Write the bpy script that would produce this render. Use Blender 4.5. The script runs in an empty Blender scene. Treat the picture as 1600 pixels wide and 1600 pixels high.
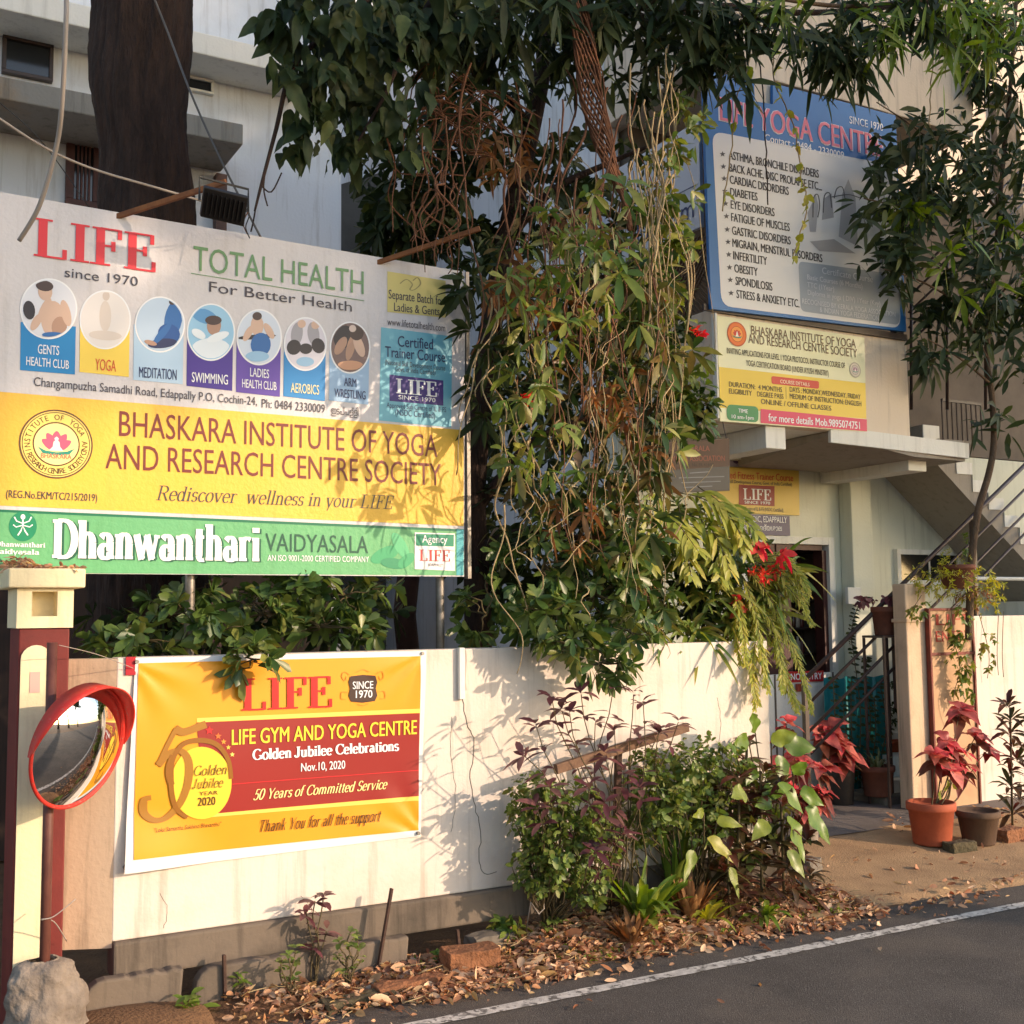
import bpy, math, random
import numpy as np
from mathutils import Vector, Matrix, noise
random.seed(7)
RNG = np.random.default_rng(7)
SC = bpy.context.scene
COL = SC.collection
rad = math.radians

# ------------------------------------------------------------------ camera
FPX = 1822.0                      # focal length in pixels of the 1600 px photograph
YAW, PIT, ROL = rad(29.387), rad(5.04), rad(-0.6176)
CAM = Vector((0.0, -5.5, 1.75))
_f = Vector((math.sin(YAW)*math.cos(PIT), math.cos(YAW)*math.cos(PIT), math.sin(PIT)))
_r0 = Vector((math.cos(YAW), -math.sin(YAW), 0))
_u0 = _r0.cross(_f)
_r = _r0*math.cos(ROL) + _u0*math.sin(ROL)
_u = _u0*math.cos(ROL) - _r0*math.sin(ROL)
cd = bpy.data.cameras.new('camera')
cam = bpy.data.objects.new('camera', cd)
COL.objects.link(cam)
cam.matrix_world = Matrix(((_r.x, _u.x, -_f.x, CAM.x), (_r.y, _u.y, -_f.y, CAM.y), (_r.z, _u.z, -_f.z, CAM.z), (0, 0, 0, 1)))
cd.sensor_width = 36.0
cd.sensor_fit = 'HORIZONTAL'
cd.lens = 36.0*FPX/1600.0
cd.clip_start, cd.clip_end = 0.05, 2000.0
SC.camera = cam

# ------------------------------------------------------------------ daylight
SUN_AZ, SUN_EL = 42.0, 17.0       # azimuth measured from the wall's outward normal (-Y) towards +X
sv = Vector((math.sin(rad(SUN_AZ))*math.cos(rad(SUN_EL)), -math.cos(rad(SUN_AZ))*math.cos(rad(SUN_EL)), math.sin(rad(SUN_EL))))
W = bpy.data.worlds.new('World')
SC.world = W
W.use_nodes = True
nt = W.node_tree
nt.nodes.clear()
sky = nt.nodes.new('ShaderNodeTexSky')
sky.sky_type = 'NISHITA'
sky.sun_disc = False
sky.sun_elevation = rad(SUN_EL)
sky.sun_rotation = math.atan2(sv.x, sv.y)
sky.air_density, sky.dust_density, sky.ozone_density = 1.0, 1.2, 1.0
bg = nt.nodes.new('ShaderNodeBackground')
bg.inputs['Strength'].default_value = 0.15
out = nt.nodes.new('ShaderNodeOutputWorld')
nt.links.new(sky.outputs[0], bg.inputs[0])
nt.links.new(bg.outputs[0], out.inputs[0])
sl = bpy.data.lights.new('sun', 'SUN')
sl.energy = 2.2
sl.angle = rad(0.6)
sl.color = (1.0, 0.75, 0.54)
so = bpy.data.objects.new('sun', sl)
COL.objects.link(so)
so.rotation_euler = sv.to_track_quat('Z', 'Y').to_euler()
SC.view_settings.view_transform = 'Standard'
SC.view_settings.look = 'None'
SC.view_settings.exposure = 1.1
SC.view_settings.gamma = 1.0
SC.render.engine = 'CYCLES'
SC.cycles.max_bounces = 6
SC.cycles.use_denoising = True

# ------------------------------------------------------------------ helpers
def ray(px, py):
    return _f + _r*((px-800)/FPX) - _u*((py-800)/FPX)
def at(px, py, y):                 # the point of the plane Y = y that shows at a photograph pixel
    d = ray(px, py)
    return CAM + d*((y-CAM.y)/d.y)
def atz(px, py, z):
    d = ray(px, py)
    return CAM + d*((z-CAM.z)/d.z)
def atx(px, py, x):
    d = ray(px, py)
    return CAM + d*((x-CAM.x)/d.x)
def mpp(p):                        # metres per photograph pixel at a point
    return (Vector(p)-CAM).dot(_f)/FPX
def clamp01(t): return max(0.0, min(1.0, t))
def sm(t):
    t = clamp01(t)
    return t*t*(3-2*t)
def ground_z(x, y):                # the lie of the land in front of the walls
    ap = 0.012 + 0.12*sm((y+0.45)/2.2)
    vg = 0.0 + (0.03+0.11*sm((x-2.5)/1.2))*sm((y+0.62)/0.5) + 0.012*math.sin(x*9+y*5)*sm((y+0.6)/0.3)
    t = sm((x-4.95)/0.35)
    return vg*(1-t) + ap*t
def gnd(px, py):
    z = 0.03
    for _ in range(8):
        p = atz(px, py, z)
        z = 0.5*z + 0.5*ground_z(p.x, p.y)
    p = atz(px, py, z)
    return bed(px, -0.13) if (p.x < 4.95 and p.y > -0.1) else p
def bed(px, y):                     # a spot of the bed in front of the wall, by column and distance from the wall
    x = at(px, 1400, y).x
    return Vector((x, y, ground_z(x, y)))

def s2l(v):
    v /= 255.0
    return v/12.92 if v <= 0.04045 else ((v+0.055)/1.055)**2.4
def rgb(r, g, b): return (s2l(r), s2l(g), s2l(b), 1.0)

def mat(name, col, rough=0.7, col2=None, scale=6.0, amt=0.5, bump=0.0, bscale=60.0, metal=0.0, spec=0.4, detail=6.0, stretch=None):
    m = bpy.data.materials.new(name)
    m.use_nodes = True
    n, l = m.node_tree.nodes, m.node_tree.links
    p = n['Principled BSDF']
    p.inputs['Roughness'].default_value = rough
    p.inputs['Metallic'].default_value = metal
    p.inputs['Specular IOR Level'].default_value = spec
    p.inputs['Base Color'].default_value = col
    tc = n.new('ShaderNodeTexCoord')
    vec = tc.outputs['Object']
    if stretch:
        mp = n.new('ShaderNodeMapping')
        mp.inputs['Scale'].default_value = stretch
        l.new(vec, mp.inputs['Vector'])
        vec = mp.outputs['Vector']
    if col2 is not None:
        nz = n.new('ShaderNodeTexNoise')
        nz.inputs['Scale'].default_value = scale
        nz.inputs['Detail'].default_value = detail
        nz.inputs['Roughness'].default_value = 0.62
        l.new(vec, nz.inputs['Vector'])
        r = n.new('ShaderNodeValToRGB')
        r.color_ramp.elements[0].position = 0.5 - 0.22*amt - 0.06
        r.color_ramp.elements[1].position = 0.5 + 0.3*amt
        r.color_ramp.elements[0].color = col2
        r.color_ramp.elements[1].color = col
        l.new(nz.outputs['Fac'], r.inputs['Fac'])
        l.new(r.outputs['Color'], p.inputs['Base Color'])
    if bump > 0:
        nb = n.new('ShaderNodeTexNoise')
        nb.inputs['Scale'].default_value = bscale
        nb.inputs['Detail'].default_value = 5.0
        l.new(vec, nb.inputs['Vector'])
        bp = n.new('ShaderNodeBump')
        bp.inputs['Strength'].default_value = bump
        bp.inputs['Distance'].default_value = 0.02
        l.new(nb.outputs['Fac'], bp.inputs['Height'])
        l.new(bp.outputs['Normal'], p.inputs['Normal'])
    return m

def wall_mat(name, base, stain, streak, sscale=1.3, amount=0.5, rough=0.85):
    """Painted plaster: patches of stain, vertical rain streaks, fine speckle and trowel bump."""
    m = mat(name, base, rough, bump=0.12, bscale=45)
    n, l = m.node_tree.nodes, m.node_tree.links
    p = n['Principled BSDF']
    tc = n.new('ShaderNodeTexCoord')
    def noise(scale, sc=(1, 1, 1), lo=0.5, hi=0.7):
        mp = n.new('ShaderNodeMapping')
        mp.inputs['Scale'].default_value = sc
        l.new(tc.outputs['Object'], mp.inputs['Vector'])
        nz = n.new('ShaderNodeTexNoise')
        nz.inputs['Scale'].default_value = scale
        nz.inputs['Detail'].default_value = 8
        nz.inputs['Roughness'].default_value = 0.65
        l.new(mp.outputs['Vector'], nz.inputs['Vector'])
        mr = n.new('ShaderNodeMapRange')
        mr.inputs['From Min'].default_value = lo
        mr.inputs['From Max'].default_value = hi
        l.new(nz.outputs['Fac'], mr.inputs['Value'])
        return mr.outputs['Result']
    cur = None
    for fac, c, a in ((noise(sscale), stain, amount), (noise(3.0, (5, 5, 0.35), 0.52, 0.75), streak, amount), (noise(38, (1, 1, 1), 0.66, 0.74), streak, 0.5*amount)):
        mx = n.new('ShaderNodeMix')
        mx.data_type = 'RGBA'
        mu = n.new('ShaderNodeMath')
        mu.operation = 'MULTIPLY'
        mu.inputs[1].default_value = a
        l.new(fac, mu.inputs[0])
        l.new(mu.outputs[0], mx.inputs[0])
        if cur is None: mx.inputs[6].default_value = base
        else: l.new(cur, mx.inputs[6])
        mx.inputs[7].default_value = c
        cur = mx.outputs[2]
    l.new(cur, p.inputs['Base Color'])
    return m

def leaf_mat(name, cols, rough=0.42, trans=0.3, spec=0.4):
    """Each leaf takes its own tint (random per island); light shines through."""
    m = bpy.data.materials.new(name)
    m.use_nodes = True
    n, l = m.node_tree.nodes, m.node_tree.links
    p = n['Principled BSDF']
    p.inputs['Roughness'].default_value = rough
    p.inputs['Specular IOR Level'].default_value = spec
    g = n.new('ShaderNodeNewGeometry')
    r = n.new('ShaderNodeValToRGB')
    cr = r.color_ramp
    while len(cr.elements) < len(cols): cr.elements.new(0.5)
    for i, c in enumerate(cols):
        cr.elements[i].position = i/(len(cols)-1)
        cr.elements[i].color = c
    l.new(g.outputs['Random Per Island'], r.inputs['Fac'])
    tc = n.new('ShaderNodeTexCoord')
    nz = n.new('ShaderNodeTexNoise')
    nz.inputs['Scale'].default_value = 30
    nz.inputs['Detail'].default_value = 4
    l.new(tc.outputs['Object'], nz.inputs['Vector'])
    hs = n.new('ShaderNodeHueSaturation')
    mr = n.new('ShaderNodeMapRange')
    mr.inputs['To Min'].default_value = 0.6
    mr.inputs['To Max'].default_value = 1.4
    l.new(nz.outputs['Fac'], mr.inputs['Value'])
    l.new(mr.outputs['Result'], hs.inputs['Value'])
    l.new(r.outputs['Color'], hs.inputs['Color'])
    l.new(hs.outputs['Color'], p.inputs['Base Color'])
    t = n.new('ShaderNodeBsdfTranslucent')
    h2 = n.new('ShaderNodeHueSaturation')
    h2.inputs['Hue'].default_value = 0.48
    h2.inputs['Saturation'].default_value = 1.15
    h2.inputs['Value'].default_value = 1.7
    l.new(hs.outputs['Color'], h2.inputs['Color'])
    l.new(h2.outputs['Color'], t.inputs['Color'])
    mx = n.new('ShaderNodeMixShader')
    mx.inputs[0].default_value = trans
    l.new(p.outputs[0], mx.inputs[1])
    l.new(t.outputs[0], mx.inputs[2])
    l.new(mx.outputs[0], n['Material Output'].inputs['Surface'])
    return m

ORG = {}
def tag(o, label=None, cat=None, group=None, kind=None):
    if label: o['label'] = label
    if cat: o['category'] = cat
    if group: o['group'] = group
    if kind: o['kind'] = kind
    return o
def thing(name, label, cat, loc=(0, 0, 0), group=None):
    o = bpy.data.objects.new(name, None)
    o.empty_display_size = 0.1
    o.location = loc
    COL.objects.link(o)
    ORG[o.name] = Vector(loc)
    return tag(o, label, cat, group)
def link(name, me, m, parent=None, smooth=False):
    o = bpy.data.objects.new(name, me)
    COL.objects.link(o)
    if m is not None:
        for q in (m if isinstance(m, (list, tuple)) else [m]): me.materials.append(q)
    og = ORG[parent.name] if parent is not None else Vector((0, 0, 0))
    if parent is not None: o.parent = parent
    if og.length > 0: me.transform(Matrix.Translation(-og))
    ORG[o.name] = og
    if smooth and len(me.polygons):
        me.polygons.foreach_set('use_smooth', [True]*len(me.polygons))
    me.update()
    return o

class MB:
    def __init__(s): s.v, s.f = [], []
    def add(s, vs, fs):
        k = len(s.v)
        s.v += [tuple(q) for q in vs]
        s.f += [tuple(i+k for i in q) for q in fs]
        return s
    def box(s, x0, x1, y0, y1, z0, z1):
        return s.add([(x0, y0, z0), (x1, y0, z0), (x1, y1, z0), (x0, y1, z0), (x0, y0, z1), (x1, y0, z1), (x1, y1, z1), (x0, y1, z1)],
                     [(3, 2, 1, 0), (4, 5, 6, 7), (0, 1, 5, 4), (1, 2, 6, 5), (2, 3, 7, 6), (3, 0, 4, 7)])
    def bar(s, a, b, w, h=None, up=(0, 0, 1)):   # square bar between two points
        a, b = Vector(a), Vector(b)
        h = h or w
        d = (b-a).normalized()
        u = Vector(up)
        sd = d.cross(u)
        if sd.length < 1e-4: sd = d.cross(Vector((1, 0, 0)))
        sd.normalize()
        u = sd.cross(d).normalized()
        vs = []
        for p in (a, b):
            for i, j in ((-1, -1), (1, -1), (1, 1), (-1, 1)): vs.append(p+sd*(i*w/2)+u*(j*h/2))
        return s.add(vs, [(3, 2, 1, 0), (4, 5, 6, 7), (0, 1, 5, 4), (1, 2, 6, 5), (2, 3, 7, 6), (3, 0, 4, 7)])
    def prism(s, poly, y0, y1):                  # polygon in X-Z pushed along Y
        n = len(poly)
        vs = [(x, y0, z) for x, z in poly] + [(x, y1, z) for x, z in poly]
        fs = [tuple(range(n)), tuple(range(2*n-1, n-1, -1))] + [(i, i+n, (i+1) % n+n, (i+1) % n) for i in range(n)]
        return s.add(vs, fs)
    def tube(s, pts, r, n=8, cap=True):
        pts = [Vector(p) for p in pts]
        k = len(pts)
        rs = r if isinstance(r, (list, tuple)) else [r]*k
        t0 = (pts[1]-pts[0]).normalized()
        a = t0.orthogonal().normalized()
        vs, fs = [], []
        for i, p in enumerate(pts):
            t = (pts[min(i+1, k-1)]-pts[max(i-1, 0)])
            t = t.normalized() if t.length > 1e-9 else t0
            a = (a-t*a.dot(t))
            a = a.normalized() if a.length > 1e-6 else t.orthogonal().normalized()
            b = t.cross(a)
            for j in range(n):
                g = 2*math.pi*j/n
                vs.append(p+a*(rs[i]*math.cos(g))+b*(rs[i]*math.sin(g)))
        for i in range(k-1):
            for j in range(n): fs.append((i*n+j, i*n+(j+1) % n, (i+1)*n+(j+1) % n, (i+1)*n+j))
        if cap: fs += [tuple(range(n-1, -1, -1)), tuple(range((k-1)*n, k*n))]
        return s.add(vs, fs)
    def lathe(s, prof, c, n=32, jit=0.0):
        c = Vector(c)
        vs, fs = [], []
        for (r, z) in prof:
            for j in range(n):
                g = 2*math.pi*j/n
                q = r*(1+jit*math.sin(3*g+z*30)) if jit else r
                vs.append((c.x+q*math.cos(g), c.y+q*math.sin(g), c.z+z))
        for i in range(len(prof)-1):
            for j in range(n): fs.append((i*n+j, i*n+(j+1) % n, (i+1)*n+(j+1) % n, (i+1)*n+j))
        fs += [tuple(range(n-1, -1, -1)), tuple(range((len(prof)-1)*n, len(prof)*n))]
        return s.add(vs, fs)
    def build(s, name, m, parent=None, smooth=False, bevel=0.0, label=None):
        me = bpy.data.meshes.new(name)
        me.from_pydata(s.v, [], s.f)
        o = link(name, me, m, parent, smooth)
        if bevel:
            b = o.modifiers.new('bevel', 'BEVEL')
            b.width, b.segments, b.limit_method = bevel, 2, 'ANGLE'
        if label: o['label'] = label
        return o

def wob(a, b, n=8, amp=0.03, sag=0.0, seed=None):
    """A wandering line from a to b."""
    rr = random.Random(seed) if seed is not None else random
    a, b = Vector(a), Vector(b)
    ph = [rr.uniform(0, 6.28) for _ in range(4)]
    out = []
    for i in range(n+1):
        t = i/n
        w = math.sin(math.pi*t)
        o = Vector((math.sin(5*t+ph[0])+0.5*math.sin(11*t+ph[1]), math.sin(4.4*t+ph[2]), 0.3*math.sin(7*t+ph[3])))*amp*(0.25+w)*(1 if 0 < i < n else 0)
        out.append(a.lerp(b, t)+o+Vector((0, 0, -sag*w)))
    return out

# ---- leaves: N little folded, drooping blades gathered in one mesh
SHAPES = {  # widths along the blade: base .. tip
    'lance': (0.06, 0.62, 1.0, 0.72, 0.02), 'obov': (0.05, 0.45, 0.86, 1.0, 0.06), 'round': (0.12, 0.9, 1.0, 0.78, 0.08),
    'strap': (0.7, 0.95, 1.0, 0.8, 0.04), 'heart': (0.25, 1.0, 0.92, 0.55, 0.02), 'curl': (0.1, 0.8, 1.0, 0.7, 0.04)}
HI = {  # finer outlines for the large leaves one sees singly
 'heart': (.12, .62, .90, 1.0, .99, .94, .87, .77, .65, .51, .35, .17, .0), 'strap': (.5, .72, .86, .95, 1, 1, .98, .94, .87, .76, .6, .36, .0)}
class Leaves:
    def __init__(s): s.P, s.A, s.N, s.L, s.Wd, s.D = [], [], [], [], [], []
    def add(s, p, a, n, L, w, droop=0.25):
        s.P.append(tuple(p)); s.A.append(tuple(a)); s.N.append(tuple(n)); s.L.append(L); s.Wd.append(w); s.D.append(droop)
    def whorl(s, p, axis, n, L, w, spread=60, droop=0.3, jit=0.25, rr=random):
        axis = Vector(axis).normalized()
        e1 = axis.orthogonal().normalized()
        e2 = axis.cross(e1)
        g0 = rr.uniform(0, 6.28)
        for i in range(n):
            g = g0+2*math.pi*i/n*1.0+rr.uniform(-.3, .3)
            sp = rad(spread*(1+rr.uniform(-jit, jit)))
            d = axis*math.cos(sp)+(e1*math.cos(g)+e2*math.sin(g))*math.sin(sp)
            nn = axis*math.sin(sp)-(e1*math.cos(g)+e2*math.sin(g))*math.cos(sp)
            k = 1+rr.uniform(-jit, jit)
            s.add(Vector(p)+axis*rr.uniform(-.02, .02), d, nn, L*k, w*k, droop*(1+rr.uniform(-.5, .5)))
    def build(s, name, m, parent, shape='lance', fold=0.22, smooth=True):
        if not s.P: return None
        if shape in HI: return s.build_hi(name, m, parent, shape, fold)
        P, A, N = np.array(s.P), np.array(s.A), np.array(s.N)
        L, Wd, D = np.array(s.L), np.array(s.Wd), np.array(s.D)
        A /= np.linalg.norm(A, axis=1, keepdims=True)+1e-9
        B = np.cross(A, N)
        B /= np.linalg.norm(B, axis=1, keepdims=True)+1e-9
        N = np.cross(B, A)
        ts = (0.0, 0.22, 0.5, 0.78, 1.0)
        wp = SHAPES[shape]
        k = len(P)
        V = np.zeros((k, 11, 3))
        drop = np.array([0, 0, -1.0])
        idx = 0
        for i, t in enumerate(ts):
            c = P + A*(L*t)[:, None] + drop*(L*D*t*t)[:, None]
            h = (0.5*Wd*wp[i])[:, None]
            if i in (0, 4):
                V[:, idx] = c
                idx += 1
            else:
                V[:, idx] = c - B*h + N*h*fold
                V[:, idx+1] = c
                V[:, idx+2] = c + B*h + N*h*fold
                idx += 3
        F = [(0, 2, 1), (0, 3, 2), (1, 2, 5, 4), (2, 3, 6, 5), (4, 5, 8, 7), (5, 6, 9, 8), (7, 8, 10), (8, 9, 10)]
        faces = [tuple(j+11*i for j in q) for i in range(k) for q in F]
        me = bpy.data.meshes.new(name)
        me.from_pydata(V.reshape(-1, 3).tolist(), [], faces)
        return link(name, me, m, parent, smooth)

def _build_hi(s, name, m, parent, shape, fold):
    rr = random.Random(len(s.P))
    vs, fs = [], []
    ww = HI[shape]
    K = len(ww)
    for p, a, n_, L, w, dr in zip(s.P, s.A, s.N, s.L, s.Wd, s.D):
        p, a, n_ = Vector(p), Vector(a).normalized(), Vector(n_)
        b_ = a.cross(n_)
        if b_.length < 1e-5: b_ = a.orthogonal()
        b_.normalize()
        n_ = b_.cross(a)
        ph, f1, tw, cv = rr.uniform(0, 6.28), rr.uniform(7, 12), rr.uniform(-.5, .5), rr.uniform(-.12, .12)
        k0 = len(vs)
        for i in range(K):
            t = i/(K-1)
            c = p+a*(L*t)+b_*(L*cv*t*t)+Vector((0, 0, -L*dr*t*t))
            bb = b_*math.cos(tw*t)+n_*math.sin(tw*t)
            nn = n_*math.cos(tw*t)-b_*math.sin(tw*t)
            h = .5*w*ww[i]
            e1 = .10*w*math.sin(f1*t+ph)*ww[i]
            e2 = .10*w*math.sin(f1*t*1.1+ph+2)*ww[i]
            vs += [c-bb*h*(1+.05*math.sin(f1*2.3*t+ph))+nn*(h*fold+e1), c-bb*h*.5+nn*(h*fold*.62+e1*.25), c, c+bb*h*.5+nn*(h*fold*.62+e2*.25), c+bb*h*(1+.05*math.sin(f1*2.1*t+ph*2))+nn*(h*fold+e2)]
        for i in range(K-1):
            for j in range(4): fs.append((k0+i*5+j, k0+i*5+j+1, k0+i*5+j+6, k0+i*5+j+5))
    me = bpy.data.meshes.new(name)
    me.from_pydata([tuple(v) for v in vs], [], fs)
    return link(name, me, m, parent, True)
Leaves.build_hi = _build_hi
def rdir(rr=random, up=0.0):
    while True:
        v = Vector((rr.uniform(-1, 1), rr.uniform(-1, 1), rr.uniform(-1, 1)+up))
        if 0.05 < v.length < 1.4: return v.normalized()

# ---- lettering -----------------------------------------------------------
def sans2d(body, bold=0.0, spacing=1.0):
    cu = bpy.data.curves.new('lettering', 'FONT')
    cu.body = body
    cu.space_character = spacing
    cu.resolution_u = 3
    o = bpy.data.objects.new('lettering', cu)
    COL.objects.link(o)
    dg = bpy.context.evaluated_depsgraph_get()
    me = bpy.data.meshes.new_from_object(o.evaluated_get(dg))
    vs = [(v.co.x, v.co.y) for v in me.vertices]
    fs = [tuple(p.vertices) for p in me.polygons]
    bpy.data.objects.remove(o)
    bpy.data.curves.remove(cu)
    bpy.data.meshes.remove(me)
    if bold > 0.004:      # heavier strokes: the line struck three times, a hair apart
        n0, f0 = len(vs), list(fs)
        base = list(vs)
        for k, dx in ((1, -bold*.5), (2, bold*.5)):
            vs += [(x+dx, y) for x, y in base]
            fs += [tuple(i+k*n0 for i in f) for f in f0]
        return vs, fs, [2]*n0+[0]*n0+[4]*n0
    return vs, fs, [0]*len(vs)
CAPH = max(v[1] for v in sans2d('H')[0])
def _l(a, b, c, d, k=1.0): return ('l', a, b, c, d, k)
def _a(cx, cy, rx, ry, a0, a1, k=1.0): return ('a', cx, cy, rx, ry, a0, a1, k)
def _s(x, y, h): return ('s', x, y, h)
GL = {
 'L': (.74, [_l(.2, 0, .2, 1), _s(.2, 1, .2), _s(.18, 0, .16), _l(.2, .02, .66, .02), _l(.66, 0, .66, .26, .5)]),
 'I': (.48, [_l(.24, 0, .24, 1), _s(.24, 1, .2), _s(.24, 0, .2)]),
 'F': (.7, [_l(.2, 0, .2, 1), _s(.2, 0, .22), _s(.18, 1, .16), _l(.2, .98, .62, .98), _l(.62, 1, .62, .74, .5), _l(.2, .53, .48, .53), _l(.48, .4, .48, .66, .5)]),
 'E': (.78, [_l(.2, 0, .2, 1), _s(.18, 0, .16), _s(.18, 1, .16), _l(.2, .98, .64, .98), _l(.64, 1, .64, .74, .5), _l(.2, .53, .48, .53), _l(.48, .4, .48, .66, .5), _l(.2, .02, .68, .02), _l(.68, 0, .68, .27, .5)]),
 'D': (.86, [_l(.2, 0, .2, 1), _s(.18, 0, .16), _s(.18, 1, .16), _l(.2, .98, .4, .98), _l(.2, .02, .4, .02), _a(.4, .5, .36, .48, -90, 90)]),
 'G': (.92, [_a(.48, .5, .38, .48, 40, 320), _l(.8, .05, .8, .42), _s(.77, .42, .16)]),
 'J': (.5, [_l(.3, .2, .3, 1), _s(.3, 1, .18), _a(.14, .2, .16, .2, -180, 0)]),
 'C': (.84, [_a(.48, .5, .38, .48, 40, 320), _l(.78, .68, .78, .98, .5)]),
 'R': (.84, [_l(.2, 0, .2, 1), _s(.2, 0, .18), _s(.18, 1, .16), _l(.2, .98, .42, .98), _a(.42, .74, .26, .24, -90, 90), _l(.2, .5, .42, .5), _l(.44, .5, .74, 0), _s(.76, 0, .1)]),
 'T': (.76, [_l(.38, 0, .38, 1), _s(.38, 0, .2), _l(.06, .98, .7, .98), _l(.06, 1, .06, .74, .5), _l(.7, 1, .7, .74, .5)]),
 'Y': (.78, [_l(.4, 0, .4, .45), _s(.4, 0, .2), _l(.1, 1, .4, .45), _l(.7, 1, .4, .45, .5), _s(.1, 1, .14), _s(.7, 1, .12)]),
 'S': (.62, [_a(.31, .74, .21, .24, 20, 270), _a(.31, .26, .23, .25, 90, -160)]),
 'a': (.58, [_l(.42, 0, .42, .45), _a(.26, .45, .16, .2, 0, 150), _a(.26, .19, .16, .18, 0, 360), _s(.48, 0, .09)]),
 'b': (.64, [_l(.14, 0, .14, 1), _s(.1, 1, .08), _a(.35, .32, .2, .33, 0, 360)]),
 'c': (.52, [_a(.3, .33, .22, .33, 40, 320)]),
 'd': (.64, [_a(.27, .32, .2, .33, 0, 360), _l(.48, 0, .48, 1), _s(.42, 1, .1), _s(.53, 0, .08)]),
 'e': (.56, [_a(.29, .33, .22, .33, 5, 320), _l(.08, .36, .5, .36)]),
 'f': (.4, [_l(.18, 0, .18, .8), _s(.19, 0, .16), _a(.34, .8, .16, .2, 60, 180), _l(.04, .64, .36, .64)]),
 'h': (.68, [_l(.16, 0, .16, 1), _s(.16, 0, .14), _s(.1, 1, .1), _a(.33, .42, .17, .24, 0, 180), _l(.5, 0, .5, .42), _s(.5, 0, .14)]),
 'i': (.34, [_l(.17, 0, .17, .66), _s(.17, 0, .14), _s(.12, .66, .1), _l(.17, .8, .17, .94, 1.1)]),
 'k': (.66, [_l(.16, 0, .16, 1), _s(.16, 0, .14), _s(.1, 1, .1), _l(.5, .66, .18, .3, .5), _l(.28, .4, .54, 0), _s(.56, 0, .1)]),
 'l': (.34, [_l(.17, 0, .17, 1), _s(.17, 0, .14), _s(.11, 1, .1)]),
 'm': (1.02, [_l(.16, 0, .16, .66), _s(.16, 0, .14), _s(.1, .66, .1), _a(.33, .42, .17, .24, 0, 180), _l(.5, 0, .5, .42), _s(.5, 0, .13), _a(.67, .42, .17, .24, 0, 180), _l(.84, 0, .84, .42), _s(.84, 0, .13)]),
 'n': (.68, [_l(.16, 0, .16, .66), _s(.16, 0, .14), _s(.1, .66, .1), _a(.33, .42, .17, .24, 0, 180), _l(.5, 0, .5, .42), _s(.5, 0, .14)]),
 'o': (.6, [_a(.3, .33, .23, .33, 0, 360)]),
 'p': (.64, [_l(.14, -.3, .14, .66), _s(.14, -.3, .14), _a(.35, .32, .2, .33, 0, 360)]),
 'r': (.5, [_l(.16, 0, .16, .66), _s(.17, 0, .15), _s(.1, .66, .1), _a(.34, .44, .18, .2, 50, 180)]),
 's': (.46, [_a(.23, .49, .15, .17, 20, 270), _a(.23, .17, .16, .17, 90, -160)]),
 't': (.4, [_l(.18, .14, .18, .86), _a(.3, .14, .12, .14, 180, 300), _l(.04, .64, .36, .64)]),
 'u': (.68, [_l(.16, .2, .16, .66), _s(.1, .66, .1), _a(.33, .2, .17, .2, 180, 360), _l(.5, 0, .5, .66), _s(.44, .66, .1), _s(.55, 0, .09)]),
 'v': (.6, [_l(.08, .66, .3, 0), _l(.52, .66, .3, 0, .5), _s(.1, .66, .12), _s(.52, .66, .1)]),
 'w': (.9, [_l(.08, .66, .27, 0), _l(.44, .66, .27, 0, .5), _l(.44, .66, .63, 0), _l(.8, .66, .63, 0, .5), _s(.1, .66, .12), _s(.8, .66, .1)]),
 'y': (.6, [_l(.08, .66, .3, 0), _l(.52, .66, .22, -.3, .5), _s(.1, .66, .12), _s(.52, .66, .1)]),
 '0': (.6, [_a(.3, .5, .23, .5, 0, 360)]),
 '5': (.58, [_l(.18, .98, .5, .98), _l(.18, 1, .15, .52, .6), _a(.26, .3, .24, .3, 130, -150)]),
 ' ': (.34, [])}
def stroke2d(pts, w, t, lay):
    """Broad-nib stroke: wide where it runs upright, thin where it runs flat."""
    vs, fs = [], []
    for i, (x, y) in enumerate(pts):
        a, b = pts[max(i-1, 0)], pts[min(i+1, len(pts)-1)]
        dx, dy = b[0]-a[0], b[1]-a[1]
        h = math.hypot(dx, dy) or 1
        nx, ny = -dy/h, dx/h
        k = 0.5*math.hypot(w*nx, t*ny)
        vs += [(x+nx*k, y+ny*k), (x-nx*k, y-ny*k)]
    for i in range(len(pts)-1): fs.append((2*i, 2*i+1, 2*i+3, 2*i+2))
    return vs, fs, [lay]*len(vs)
def serif2d(body, w=0.16, t=0.05, serif=True):
    V, Fc, Ly = [], [], []
    x, lay = 0.0, 0
    for ch in body:
        if ch not in GL: ch = ' '
        adv, st = GL[ch]
        for q in st:
            lay += 1
            if q[0] == 'l':
                r = stroke2d([(x+q[1], q[2]), (x+q[3], q[4])], w*q[5], t*1.1, lay % 9)
            elif q[0] == 'a':
                n = max(6, int(abs(q[6]-q[5])/18))
                r = stroke2d([(x+q[1]+q[3]*math.cos(rad(q[5]+(q[6]-q[5])*i/n)), q[2]+q[4]*math.sin(rad(q[5]+(q[6]-q[5])*i/n))) for i in range(n+1)], w*q[7], t, lay % 9)
            else:
                if not serif: continue
                yy = q[2]+(t/2 if q[2] < .3 else -t/2)
                r = stroke2d([(x+q[1]-q[3], yy), (x+q[1]+q[3], yy)], t, t, lay % 9)
            k = len(V)
            V += r[0]
            Fc += [tuple(i+k for i in f) for f in r[1]]
            Ly += r[2]
        x += adv
    return V, Fc, Ly

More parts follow.
